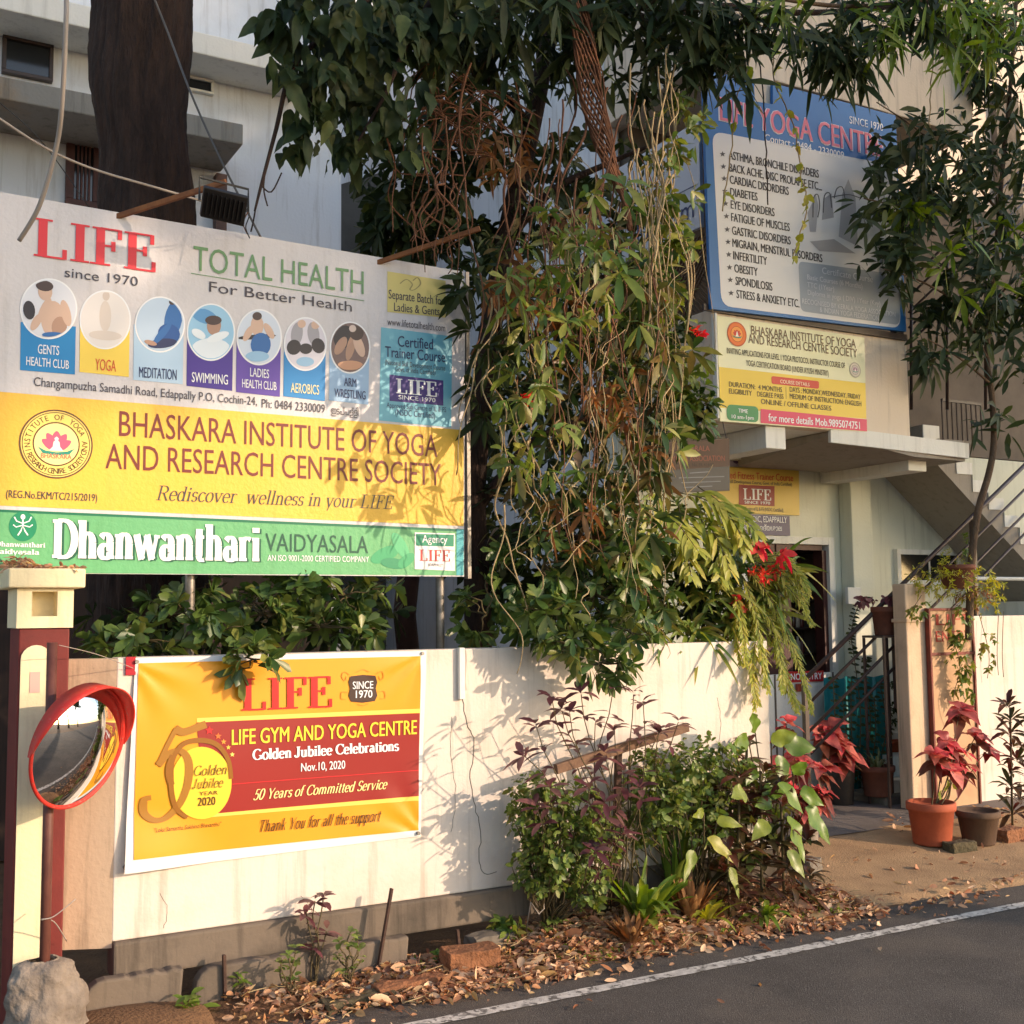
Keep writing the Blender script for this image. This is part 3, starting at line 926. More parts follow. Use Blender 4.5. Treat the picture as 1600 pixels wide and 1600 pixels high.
b.box(XB0, XB0+0.1, YF+0.1, YG+0.2, ZB0, ZB1)
b.build('parapet', M['house_beige'], t, bevel=0.008)
# beams under the balcony
b = MB()
p, q = at(1197, 700, YF+0.02), at(1227, 660, YF+0.02)
b.box(p.x, q.x, YF+0.02, YG, p.z, ZB0-0.001); b.build('beam', M['white_paint'], t, bevel=0.006); b = MB()
p, q = at(1420, 735, YF+0.15), at(1446, 690, YF+0.15)
b.box(p.x, q.x, YF+0.15, YG, p.z, ZB0-0.001)
b.build('beam', M['white_paint'], t, bevel=0.006)
b = MB(); b.box(XB0+0.05, XB1+0.4, YG-0.12, YG-0.002, ZB0-0.10, ZB0-0.001); b.build('lintel', M['house_green'], t)
p, q = at(1334, 900, YG-0.16), at(1366, 900, YG-0.16)
b = MB(); b.box(p.x, q.x, YG-0.16, YG-0.003, 0, ZB0-0.11); b.build('column', M['house_green'], t, bevel=0.01)
# upper storey overhanging in the balcony plane
XU1 = at(1524, 209, YF).x
ZU = zat(1410, 180, YF)
b = MB(); b.box(XB0+0.02, XU1, YF+0.02, 9, ZU, 9.5); b.build('upper_wall', M['house_beige'], t, bevel=0.008)
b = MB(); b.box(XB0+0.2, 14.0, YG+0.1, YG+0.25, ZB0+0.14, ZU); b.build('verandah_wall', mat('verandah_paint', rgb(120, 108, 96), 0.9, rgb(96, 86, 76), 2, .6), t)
p = at(1421, 450, YF+0.06)
b = MB(); b.box(XB1-0.09, XB1-0.01, YF+0.02, YF+0.09, ZB1, ZU); b.build('balcony_post', M['black_steel'], t)
p, q = at(1176, 172, YF-0.02), at(1212, 172, YF-0.02)
MB().box(p.x, q.x, YF-0.02, YF+0.10, p.z, ZU-0.002).build('hanging_bracket', M['house_beige'], t, bevel=0.004)
# woven lattice on the balcony's left side
b = MB()
zc0, zc1 = ZB1+0.02, ZB1+0.62
for i in range(34):
    y0 = YF+0.12+(YG-YF)*i/24 - 0.3
    for s in (1, -1):
        ya, yb = (y0, y0+0.6) if s > 0 else (y0+0.6, y0)
        a, c = Vector((XB0+0.05+0.004*s, ya, zc0)), Vector((XB0+0.05+0.004*s, yb, zc1))
        lo, hi = YF+0.1, YG
        if max(ya, yb) < lo or min(ya, yb) > hi: continue
        def clip(u, v):
            if u.y < lo: return u.lerp(v, (lo-u.y)/(v.y-u.y))
            if u.y > hi: return u.lerp(v, (hi-u.y)/(v.y-u.y))
            return u
        a2, c2 = clip(a, c), clip(c, a)
        if (a2-c2).length > 0.03: b.bar(a2, c2, 0.006, 0.014, up=(1, 0, 0))
b.build('lattice_screen', mat('brown_lattice', rgb(112, 88, 68), 0.8), t)
# door with frame, half-open brown leaf, shelves inside
fw = 0.07
d = MB()
d.box(dX0, dX0+fw, YG-0.02, YG+0.15, 0.1, dZ); d.box(dX1-fw, dX1, YG-0.02, YG+0.15, 0.1, dZ); d.box(dX0+fw, dX1-fw, YG-0.02, YG+0.15, dZ-fw, dZ)
door = d.build('door_frame', M['white_paint'], t, bevel=0.004)
xa, xb = at(1215, 900, YG).x, at(1236, 900, YG).x
d = MB(); d.box(dX0+fw, xb, YG+0.02, YG+0.06, 0.12, dZ-fw); d.box(xa, xb, YG+0.008, YG+0.02, 0.12, dZ-fw)
d.build('door_leaf', M['brown_wood'], t, bevel=0.004)
d = MB(); d.box(dX1-fw-0.05, dX1-fw-0.001, YG+0.02, YG+0.14, 0.12, dZ-fw-0.05); d.box(xb, dX1-fw-0.05, YG+0.02, YG+0.14, dZ-fw-0.05, dZ-fw-0.001)
d.build('door_jamb', M['brown_wood'], t)
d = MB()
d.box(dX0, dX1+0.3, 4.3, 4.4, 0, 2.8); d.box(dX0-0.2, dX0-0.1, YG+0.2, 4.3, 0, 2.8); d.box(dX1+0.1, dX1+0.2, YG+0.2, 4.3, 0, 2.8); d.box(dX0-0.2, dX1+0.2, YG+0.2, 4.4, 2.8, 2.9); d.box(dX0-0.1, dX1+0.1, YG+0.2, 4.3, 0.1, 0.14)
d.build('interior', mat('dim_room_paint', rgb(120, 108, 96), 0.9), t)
b = MB()
zs = [zat(1260, y, YG+0.42) for y in (1020, 980, 938, 898, 862)]
xs0, xs1 = xb+0.02, dX1+0.25
for z in zs: b.box(xs0, xs1, YG+0.32, YG+0.56, z-0.02, z)
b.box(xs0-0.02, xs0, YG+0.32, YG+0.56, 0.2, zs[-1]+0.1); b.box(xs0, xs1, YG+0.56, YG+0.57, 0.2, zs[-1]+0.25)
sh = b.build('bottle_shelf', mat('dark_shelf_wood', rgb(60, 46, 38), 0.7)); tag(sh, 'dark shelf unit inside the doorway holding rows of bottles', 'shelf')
bot = None
bm_c = [mat('amber_bottle', rgb(74, 44, 28), 0.25), mat('white_label_bottle', rgb(176, 160, 140), 0.5), mat('maroon_bottle', rgb(96, 52, 44), 0.3)]
cnt = 0
bt = MB().lathe([(0.026, 0), (0.028, 0.01), (0.028, 0.1), (0.012, 0.13), (0.012, 0.16)], (0, 0, 0), 12)
protos = []
rows = ['second-lowest', 'lowest', 'middle', 'upper', 'top']
for k, z in enumerate(zs[:4]):
    nn = 9
    for i in range(nn):
        x = xs0+0.05+(xs1-xs0-0.35)*i/(nn-1)
        mi = (i*7+k*3) % 3
        lab = 'small %s bottle on a shelf inside the doorway' % ('amber', 'pale labelled', 'maroon')[mi]
        o = None
        if len(protos) <= mi or protos[mi] is None:
            while len(protos) <= mi: protos.append(None)
            bt = MB().lathe([(0.026, 0), (0.028, 0.01), (0.028, 0.1), (0.012, 0.13), (0.012, 0.16)], (0, 0, 0), 12)
            o = bt.build('bottle', bm_c[mi], smooth=True)
            protos[mi] = o
        else:
            o = protos[mi].copy(); COL.objects.link(o)
        o.location = (x, YG+0.40, z+0.001)
        tag(o, lab, 'bottle', 'bottles on the shelf inside the doorway')
window(t, 1398, 858, 1500, 915, YG-0.02, fr=0.05, frame='white_paint', bars=1)
b = MB()
p, q = at(1322, 944, YG-0.17), at(1342, 918, YG-0.17)
b.box(p.x, q.x, YG-0.20, YG-0.161, p.z, q.z)
tag(b.build('switch_box', M['white_paint'], bevel=0.006), 'small white switch box on the column right of the door', 'switch box')
t2 = thing('security_camera', 'small dome-ended security camera under the beam above the door', 'camera', at(1325, 738, YG-0.25))
c0 = at(1325, 738, YG-0.25)
MB().tube([c0+Vector((-0.07, -0.02, -0.02)), c0+Vector((0.03, 0, 0.02))], 0.028, 14).build('camera_body', M['white_paint'], t2, smooth=True)
MB().tube([c0+Vector((-0.085, -0.023, -0.025)), c0+Vector((-0.07, -0.02, -0.02))], 0.024, 14).build('lens', M['dark'], t2, smooth=True)
MB().bar(c0+Vector((0.01, 0, 0.02)), c0+Vector((0.02, 0.12, 0.06)), 0.016).build('arm', M['white_paint'], t2)

# ------------------------------------------------------------------ staircase on the right
t = thing('outdoor_stair', 'white concrete stair climbing to the balcony under dark steel rails', 'staircase', (XB1+0.5, 1.9, 0))
YS0, YS1 = 1.75, 2.42
A, Bq = at(1442, 698, YS0), at(1600, 872, YS0)
sl_ = (Bq.z-A.z)/(Bq.x-A.x)
xe = Bq.x+1.2
n = 12
zig = []
run = (xe-A.x)/n
topo = 0.20
for i in range(n):
    x = A.x+run*i
    z = A.z+topo+sl_*(x-A.x)
    zig += [(x, z), (x+run, z)]
poly = [(A.x, A.z-0.02)] + zig + [(xe, A.z+sl_*(xe-A.x)-0.02)]
b = MB(); b.prism(poly, YS0, YS1); b.build('flight', M['soffit_shade'], t)
low = [(x, z-0.11) for x, z in zig]
b = MB(); b.prism([(A.x, A.z+topo-.16)]+zig+[(xe, zig[-1][1]-.13)]+[(x, z) for x, z in reversed(low[1:-1])], YS0-0.012, YS0-0.001); b.build('step_edge', M['white_paint'], t)
b = MB(); 
LA = at(1312, 699, YF-0.1)
b.add([(LA.x, YF+0.02, ZB0-0.035), (XB1+0.02, YF-0.02, ZB0-0.16), (A.x, YF, ZB0-0.16), (A.x, YS1, ZB0-0.16), (LA.x, YS1, ZB0-0.16),
       (LA.x, YF+0.02, ZB0-0.004), (XB1+0.02, YF-0.02, ZB0-0.004), (A.x, YF, ZB0+0.02), (A.x, YS1, ZB0+0.02), (LA.x, YS1, ZB0-0.004)],
      [(0, 1, 2, 3, 4), (5, 9, 8, 7, 6), (0, 5, 6, 1), (1, 6, 7, 2), (2, 7, 8, 3), (3, 8, 9, 4), (4, 9, 5, 0)])
b.build('landing', M['soffit_shade'], t)
b = MB(); b.bar((LA.x, YF+0.005, ZB0-0.03), (A.x, YF-0.03, ZB0-0.075), 0.03, 0.13); b.build('landing_edge', M['white_paint'], t)
q0, q1 = at(1416, 545, YF+0.05), at(1600, 700, YF+0.05)
# lower flight in front (mostly hidden by the pillar) with its steps
RY = 1.68
a0, a1 = at(1257, 1062, RY), at(1600, 728, RY)
m_ = (a1.z-a0.z)/(a1.x-a0.x)
b = MB()
x0s = at(1400, 1100, RY).x
poly = [(x0s, 0.05)]
for i in range(12):
    x = x0s+0.26*i
    poly += [(x, 0.13+0.17*(i+1)), (x+0.26, 0.13+0.17*(i+1))]
poly += [(x0s+0.26*12, 0.13+0.17*9), (x0s+0.6, 0.05)]
b.prism(poly, RY+0.06, RY+0.78)
b.build('lower_flight', M['white_paint'], t)
rl = thing('stair_railing', 'dark brown sloping handrail rising right behind the tan pillar', 'railing', (a0.x, RY, 0))
for off in (0.0, -0.22, -0.44, -0.62):
    s0 = a0 + Vector((0, 0, off)); e0 = a0+Vector((4.2, 0, 4.2*m_+off))
    o = MB()
    o.tube([s0, e0], 0.02 if off == 0 else 0.013, 10)
    o.build('rail', M['rail_steel'], rl, smooth=True)
for dx in (0.0, 1.05, 2.1, 3.15):
    o = MB()
    z1 = a0.z+dx*m_
    o.box(a0.x+dx-0.02, a0.x+dx+0.02, RY-0.02, RY+0.02, max(0.12, z1-0.98), z1)
    o.build('post', M['rail_steel'], rl)
# rail of the upper flight and grille behind
r2 = thing('upper_railing', 'dark steel railing beside the stair above the balcony landing', 'railing', (A.x, 1.8, 3))
for k in range(5):
    s0, e0 = at(1420, 440+k*24, 1.8), at(1560, 300+k*27, 1.8)
    MB().tube([s0, e0+(e0-s0)*0.5], 0.011, 8).build('rail', M['black_steel'], r2, smooth=True)
for px in (1424, 1480, 1540):
    s0, e0 = at(px, 400, 1.8), at(px, 640, 1.8)
    MB().tube([s0, e0], 0.015, 8).build('post', M['black_steel'], r2, smooth=True)
gr = thing('black_grille', 'small black barred grille beyond the stair landing', 'grille', at(1500, 690, 2.2))
o = MB()
p, q = at(1474, 688, 2.2), at(1532, 632, 2.2)
for i in range(9):
    x = p.x+(q.x-p.x)*i/8
    o.tube([(x, 2.2, p.z), (x, 2.2, q.z)], 0.009, 6)
o.bar((p.x, 2.2, p.z), (q.x, 2.2, p.z), 0.025); o.bar((p.x, 2.2, q.z), (q.x, 2.2, q.z), 0.025)
o.build('bars', M['black_steel'], gr)
t = thing('side_house', 'shaded grey wall of the next house beyond the stair', 'house', (14, 5, 0))
b = MB(); b.box(XU1+0.1, 22, 5.0, 9, 0, 12); b.build('wall', M['house_beige'], t)
b = MB(); p = at(1555, 150, 4.9); b.box(p.x, p.x+0.5, 4.9, 4.995, 3.2, 9); b.build('drain_shaft', M['dark_concrete'], t)
b = MB(); p, q = at(1430, 905, 1.9), at(1640, 893, 1.9); b.tube([(p.x, 1.62, p.z), (q.x+1, 1.62, p.z)], 0.018, 10)
tag(b.build('water_pipe', M['white_paint'], smooth=True), 'thin white water pipe running right above the tan wall', 'pipe')

# white sheet gate in front of the door
YGt = 2.25
p, q = at(1203, 1195, YGt), at(1303, 1050, YGt)
t = thing('sheet_gate', 'low white sheet gate closing the doorway', 'gate', (p.x, YGt, 0))
b = MB(); b.box(p.x-0.3, q.x, YGt, YGt+0.03, 0.17, q.z); b.build('sheet', M['white_paint'], t, bevel=0.003)
b = MB()
for x in (p.x+0.08, q.x-0.02): MB().box(x-0.006, x+0.006, YGt-0.012, YGt-0.001, 0.17, q.z).build('seam', M['concrete'], t)

# ------------------------------------------------------------------ right pillar and wall
YR = 1.35
X0, X1 = at(1419, 1050, YR).x, at(1452, 1050, YR).x-0.085
ztp = zat(1420, 912, YR)
t = thing('entrance_pillar', 'tan plastered pillar with stained foot at the entrance', 'pillar', (X0, YR, 0))
b = MB(); b.box(X0, X1+0.08, YR, YR+0.14, 0, ztp); b.build('shaft', M['wall_tan_shade'], t, bevel=0.012)
b = MB(); b.box(X0-0.01, X1+0.09, YR-0.012, YR+0.15, ztp-0.32, ztp-0.29); b.build('band', M['wall_tan_shade'], t, bevel=0.004)
X2, X3 = at(1453, 1050, YR-0.04).x, at(1523, 1050, YR-0.04).x
t = thing('entry_board', 'tan sheet board with rusty frame beside the tan pillar', 'board', (X2, YR, 0))
zf0, zf1 = 0.1, zat(1490, 950, YR-0.04)
b = MB(); b.box(X2+0.02, X3-0.02, YR-0.04, YR-0.01, zf0, zf1); b.build('sheet', mat('tan_sheet', rgb(198, 162, 126), 0.7, rgb(172, 134, 100), 3, .7), t)
b = MB()
for x in (X2, X3-0.018): b.box(x, x+0.018, YR-0.055, YR-0.01, zf0, zf1)
zc = zat(1490, 1021, YR-0.05)
b.box(X2+0.018, X3-0.018, YR-0.055, YR-0.041, zf1-0.02, zf1); b.box(X2+0.018, X3-0.018, YR-0.055, YR-0.041, zc-0.012, zc+0.012)
b.build('frame', mat('red_oxide_frame', rgb(128, 52, 40), 0.6, rgb(90, 42, 34), 10, .6), t)
fc = Face(y=YR-0.04)
text(fc, t, ink(176, 60, 44), 'LIFE', 1462, 977, 1518, 975, 17, bold=.03)
text(fc, t, ink(176, 60, 44), 'ENTRY', 1462, 1003, 1518, 1001, 17, bold=.03)
t = thing('right_boundary_wall', 'sunlit cream boundary wall right of the entry board', 'wall', (X3, YR, 0))
b = MB(); zr = zat(1560, 962, YR); b.box(X3+0.004, 17, YR, YR+0.14, 0, zr); b.build('wall_face', M['wall'], t, bevel=0.008)

# ------------------------------------------------------------------ big billboard
YB = 0.20
F = Face(y=YB)
def c1(x, y): return (x*0.4625, 300+y*0.4625)
bb = thing('billboard', 'large white, yellow and green billboard on posts above the wall', 'billboard', (at(360, 900, YB).x, YB, ZW))
TL, TR, BR, BL = (-34, 294), (727, 425), (725, 901), (-34, 895)
pp = [F.p(*q) for q in (TL, TR, BR, BL)]
b = MB(); b.prism([pp[3], pp[2], pp[1], pp[0]], YB, YB+0.035); b.build('panel', wall_mat('white_flex_print', rgb(206, 202, 204), rgb(190, 187, 190), rgb(168, 162, 156), .8, .45, .45), bb)
lt = lambda x, a, c: a[1]+(c[1]-a[1])*(x-a[0])/(c[0]-a[0])
yt, yb = (0, 612), (725, 672)
gt, gb = (0, 790), (725, 822)
def bandpts(a0, a1, b0, b1, x0=-33, x1=724.5): return [(x0, lt(x0, a0, a1)), (x1, lt(x1, a0, a1)), (x1, lt(x1, b0, b1)), (x0, lt(x0, b0, b1))]
shape(F, bb, wall_mat('yellow_flex_print', rgb(232, 184, 66), rgb(238, 200, 104), rgb(206, 160, 70), .8, .45, .45), 'yellow_band', bandpts(yt, yb, gt, gb), 0.0015)
shape(F, bb, wall_mat('green_flex_print', rgb(98, 170, 116), rgb(116, 184, 132), rgb(78, 142, 88), .8, .5, .45), 'green_band', bandpts((0, 796), (725, 827), (0, 895), (725, 899)), 0.0015)
shape(F, bb, ink(20, 110, 80), 'green_stripe', bandpts((0, 796), (725, 827), (0, 800), (725, 831)), 0.0022)
shape(F, bb, ink(70, 170, 180), 'edge_strip', [(713, 827), (724.5, 827.5), (724, 899), (713, 899)], 0.0026)
b = MB()   # aluminium edging at the right-hand and lower borders
q0, q1 = F.p(727, 425), F.p(725, 901)
b.box(q0[0]-0.001, q0[0]+0.02, YB-0.008, YB+0.04, q1[1]-0.01, q0[1])
b.build('edging', M['galv'], bb)
for px in (297, 688):
    o = MB(); x = at(px, 930, YB+0.07).x
    o.tube([(x, YB+0.075, 0.3), (x, YB+0.075, 3.5)], 0.024, 12); o.build('post', M['galv'], bb, smooth=True)
RED, GRN, DK, NAVY, WHT = ink(214, 52, 62), ink(104, 146, 100), ink(70, 64, 72), ink(40, 50, 92), ink(235, 236, 238)
MAR = ink(116, 46, 40)
def ct(mm, body, x0, y0, x1, y1, h, **k):
    a, c = c1(x0, y0), c1(x1, y1)
    return text(F, bb, mm, body, a[0], a[1], c[0], c[1], h*0.4625, **k)
ct(RED, 'LIFE', 110, 215, 525, 275, 130, style='serif', w=.19, t=.05)
ct(DK, 'since 1970', 218, 287, 465, 320, 32)
ct(GRN, 'TOTAL HEALTH', 652, 264, 1228, 350, 82, bold=-.008)
strokes(F, bb, GRN, 'rule', [([c1(645, 275), c1(1230, 368)], 1.2, 1.2)])
ct(DK, 'For Better Health', 706, 337, 1188, 412, 35)
cards = [  # left, right, top, bottom-left, bottom-right, circle centre, radii, colour, lines
 (70, 256, 447, 602, 617, (164, 395), 92, 98, (28, 128, 190), [(WHT, 'GENTS', 127, 546, 199, 551, 31), (WHT, 'HEALTH CLUB', 88, 585, 232, 600, 29)]),
 (270, 438, 460, 608, 625, (355, 432), 82, 95, (238, 206, 84), [(ink(214, 92, 50), 'YOGA', 321, 601, 391, 608, 38)]),
 (452, 620, 455, 635, 650, (540, 448), 80, 90, (172, 200, 224), [(NAVY, 'MEDITATION', 469, 626, 596, 634, 35)]),
 (632, 787, 495, 655, 672, (712, 474), 77, 92, (66, 44, 140), [(WHT, 'SWIMMING', 647, 642, 769, 650, 33)]),
 (799, 948, 515, 676, 692, (875, 491), 72, 90, (92, 66, 160), [(WHT, 'LADIES', 844, 623, 908, 631, 29), (WHT, 'HEALTH CLUB', 817, 660, 933, 671, 28)]),
 (959, 1100, 535, 690, 707, (1031, 514), 68, 86, (36, 130, 194), [(ink(232, 226, 176), 'AEROBICS', 981, 677, 1077, 685, 32)]),
 (1113, 1247, 545, 704, 719, (1182, 526), 64, 83, (150, 182, 214), [(NAVY, 'ARM', 1161, 655, 1203, 660, 28), (NAVY, 'WRESTLING', 1129, 692, 1234, 702, 28)])]
SK, SK2, HA, BLU, LBL, GRY, BLK = ink(208, 176, 156), ink(176, 140, 120), ink(74, 58, 56), ink(48, 104, 168), ink(150, 190, 220), ink(160, 158, 166), ink(52, 48, 54)
def blob2(c, rx, ry, rot=0, n=18):
    out = []
    for i in range(n):
        g = 2*math.pi*i/n
        x, y = rx*math.cos(g), ry*math.sin(g)
        out.append((c[0]+x*math.cos(rad(rot))-y*math.sin(rad(rot)), c[1]+x*math.sin(rad(rot))+y*math.cos(rad(rot))))
    return out
pics = [
 ((218, 220, 228), [(SK, (178, 430), 40, 62, 0), (SK2, (200, 455), 26, 34, 10), (SK, (150, 400), 16, 46, 24), (SK, (222, 410), 16, 46, -14), (SK, (122, 440), 14, 32, 30), (SK, (152, 338), 24, 30, -10), (HA, (150, 318), 30, 18, 8), (BLK, (98, 400), 20, 32, -8), (BLU, (185, 486), 44, 12, 4)]),
 ((226, 220, 216), [(ink(214, 202, 192), (355, 420), 20, 52, 0), (ink(206, 192, 182), (358, 352), 12, 16, 0), (ink(214, 202, 192), (355, 485), 56, 16, 4)]),
 ((186, 206, 226), [(BLU, (585, 430), 30, 64, 10), (ink(36, 84, 150), (570, 480), 38, 34, 20), (NAVY, (548, 512), 50, 16, -6), (BLU, (548, 478), 12, 46, 40), (HA, (582, 372), 12, 10, 0), (SK2, (508, 510), 22, 8, 16)]),
 ((150, 196, 226), [(ink(222, 232, 240), (712, 530), 66, 36, 0), (ink(90, 150, 200), (690, 420), 46, 24, 20), (SK2, (722, 452), 24, 32, 4), (HA, (720, 434), 28, 16, 0), (ink(228, 236, 242), (735, 490), 40, 14, -20), (ink(228, 236, 242), (670, 480), 26, 14, 30)]),
 ((206, 216, 230), [(SK, (868, 452), 22, 34, 0), (HA, (868, 420), 16, 14, 0), (BLK, (866, 490), 66, 8, -4), (BLU, (880, 516), 34, 40, 4), (SK, (838, 478), 12, 30, 30), (SK, (908, 470), 12, 30, -30), (LBL, (868, 556), 40, 18, 0)]),
 ((214, 210, 220), [(GRY, (1002, 480), 20, 40, 8), (GRY, (1058, 480), 20, 40, -8), (BLK, (992, 525), 24, 26, 20), (BLK, (1032, 530), 22, 18, 0), (BLK, (1074, 520), 22, 26, -20), (SK, (1018, 446), 14, 14, 0), (SK, (1064, 450), 14, 14, 0), (LBL, (1030, 574), 30, 16, 0)]),
 ((120, 98, 96), [(BLK, (1160, 490), 34, 40, 20), (SK2, (1184, 525), 14, 46, 14), (SK, (1212, 520), 16, 40, -20), (HA, (1204, 476), 24, 26, 0), (SK2, (1150, 520), 16, 34, 30), (ink(200, 150, 120), (1182, 586), 44, 16, 0), (ink(210, 190, 180), (1190, 462), 12, 12, 0)])]
for (l_, r_, tp, bl, br, cc, rx, ry, colr, lines), (bgc, figs) in zip(cards, pics):
    card = shape(F, bb, ink(*colr), 'activity_card', [c1(l_, tp-8), c1(r_, tp+8), c1(r_-3, br), c1(l_-2, bl)], 0.0022)
    shape(F, card, WHT, 'picture_border', [c1(*q) for q in blob2(cc, rx+5, ry+5, 0, 48)], 0.0030)
    shape(F, card, ink(*bgc), 'picture', [c1(*q) for q in blob2(cc, rx, ry, 0, 48)], 0.0036)
    for i, (mm, c_, a_, b_, rt) in enumerate(figs):
        # keep each printed figure inside its round picture
        pts_ = []
        for q in blob2(c_, a_, b_, rt):
            dx, dy = (q[0]-cc[0])/rx, (q[1]-cc[1])/ry
            h = math.hypot(dx, dy)
            k = min(1.0, 0.97/h) if h > 0 else 1
            pts_.append(c1(cc[0]+dx*k*rx, cc[1]+dy*k*ry))
        shape(F, card, mm, 'printed_figure', pts_, 0.0040+0.00025*i)
    for (mm, body, x0, y0, x1, y1, h) in lines:
        a, c = c1(x0, y0), c1(x1, y1)
        text(F, card, mm, body, a[0], a[1], c[0], c[1], h*0.4625, bold=.018, off=0.0045)
ct(DK, 'Changampuzha Samadhi Road, Edappally P.O, Cochin-24,', 114, 655, 868, 726, 30)
ct(DK, 'Ph: 0484 2330009', 884, 728, 1097, 748, 29)
ct(DK, 'ഇടപ്പള്ളി', 1118, 750, 1210, 757, 24, bold=.01)
# right-hand column
shape(F, bb, ink(206, 192, 118), 'batch_patch', [c1(1308, 268), c1(1505, 300), c1(1505, 425), c1(1308, 405)], 0.0022)
strokes(F, bb, ink(150, 140, 90), 'ornament', [([c1(*q) for q in bez([(1350, 310), (1372, 296), (1392, 312), (1384, 330), (1400, 330), (1420, 310), (1410, 290), (1394, 300)], 6)], 2, 1)], 0.004)
ct(DK, 'Separate Batch for', 1312, 360, 1500, 382, 30, bold=.014)
ct(DK, 'Ladies & Gents', 1330, 402, 1484, 414, 28, bold=.014)
ct(DK, 'www.lifetotalhealth.com', 1308, 450, 1503, 470, 24)
shape(F, bb, ink(112, 178, 196), 'course_box', [c1(1287, 457), c1(1527, 488), c1(1524, 796), c1(1280, 772)], 0.0022)
ct(NAVY, 'Certified', 1343, 522, 1462, 530, 36, bold=.012, off=.0045)
ct(NAVY, 'Trainer Course', 1300, 557, 1503, 573, 36, bold=.012, off=.0045)
ct(DK, '(National Skill Development Course', 1300, 583, 1503, 603, 17, off=.0045)
ct(DK, 'Govt. of India Certified)', 1335, 606, 1470, 618, 17, off=.0045)
shape(F, bb, ink(58, 44, 120), 'name_box', [c1(1315, 617), c1(1497, 637), c1(1497, 722), c1(1315, 706)], 0.0030)
ct(WHT, 'LIFE', 1337, 680, 1475, 692, 50, style='serif', w=.2, t=.06, off=.0045)
ct(WHT, 'SINCE 1970', 1345, 700, 1470, 711, 14, bold=.02, off=.0045)
ct(NAVY, 'Approved Sub Centre of IL & FS', 1305, 728, 1506, 744, 17, off=.0045)
ct(NAVY, '(NSDC Certified)', 1335, 754, 1469, 766, 21, off=.0045)
# yellow band
def emblem(face, parent, cpx, rpx, base, dark, inner, small=False, petal=(222, 90, 120)):
    c = face.p(*cpx)
    R = abs(face.p(cpx[0]+rpx, cpx[1])[0]-c[0])
    Rz = R
    o = shape(face, parent, ink(*base), 'emblem', disc2d(c, R, Rz), 0.0030, px=False)
    ring(face, o, ink(*dark), 'emblem_ring', c, R*0.955, R, 0.0036)
    ring(face, o, ink(*dark), 'emblem_ring', c, R*0.90, R*0.925, 0.0036)
    ring(face, o, ink(*dark), 'emblem_ring', c, R*0.60, R*0.64, 0.0036)
    shape(face, o, ink(*inner), 'emblem_centre', disc2d(c, R*0.60), 0.0038, px=False)
    V, Fc, Ly = [], [], []
    for i, (g, ln, wd) in enumerate(((150, .46, .13), (30, .46, .13), (122, .5, .13), (58, .5, .13), (90, .5, .15))):
        k = len(V)
        cx, cz = c[0], c[1]-R*0.12
        for j in range(14):
            a = 2*math.pi*j/14
            u, v = R*ln*(0.5+0.5*math.cos(a)), R*wd*math.sin(a)*(1-0.35*math.cos(a))
            V.append((cx+u*math.cos(rad(g))-v*math.sin(rad(g)), cz+u*math.sin(rad(g))+v*math.cos(rad(g)))); Ly.append(i)
        Fc.append(tuple(range(k, k+14)))
    put2d(face, o, ink(*petal), 'lotus', V, Fc, Ly, 0.0044)
    shape(face, o, ink(240, 236, 224), 'seated_figure', [(c[0]+R*x, c[1]+R*z) for x, z in ((-.2, -.2), (.2, -.2), (.1, -.08), (.08, .06), (.04, .1), (.06, .16), (0, .22), (-.06, .16), (-.04, .1), (-.08, .06), (-.1, -.08))], 0.0056, px=False)
    shape(face, o, ink(40, 140, 120), 'emblem_hands', [(c[0]+R*x, c[1]+R*z) for x, z in ((-.5, -.1), (-.3, -.2), (0, -.24), (.3, -.2), (.5, -.1), (.36, -.28), (.1, -.32), (-.1, -.32), (-.36, -.28))], 0.0050, px=False)
    if not small:
        arctext(face, o, ink(*dark), 'INSTITUTE OF YOGA AND', c, R*0.70, 196, -16, R*0.155, bold=.02, off=.0042)
        arctext(face, o, ink(*dark), 'RESEARCH CENTRE SOCIETY', c, R*0.86, 206, 334, R*0.155, inward=True, bold=.02, off=.0042)
        s2 = ink(226, 120, 90)
        v = c[1]-R*0.42
        V, Fc, Ly = sans2d('BHASKARA', .03)
        mx = max(q[0] for q in V)
        put2d(face, o, s2, 'lettering', [(c[0]-R*.42+q[0]/mx*R*.84, v+q[1]*R*.2) for q in V], Fc, Ly, 0.0052)
    return o
emblem(F, bb, (88, 694), 57, (240, 212, 110), (96, 66, 40), (246, 226, 150))
ct(MAR, 'BHASKARA INSTITUTE OF YOGA', 402, 824, 1477, 899, 84)
ct(MAR, 'AND RESEARCH CENTRE SOCIETY', 356, 934, 1489, 994, 84)
ct(DK, 'Rediscover  wellness in your LIFE', 526, 1041, 1328, 1072, 50, style='serif', w=.1, t=.04, shear=.24)
ct(DK, '(REG.No.EKM/TC/215/2019)', 20, 1032, 328, 1047, 25, bold=.01)
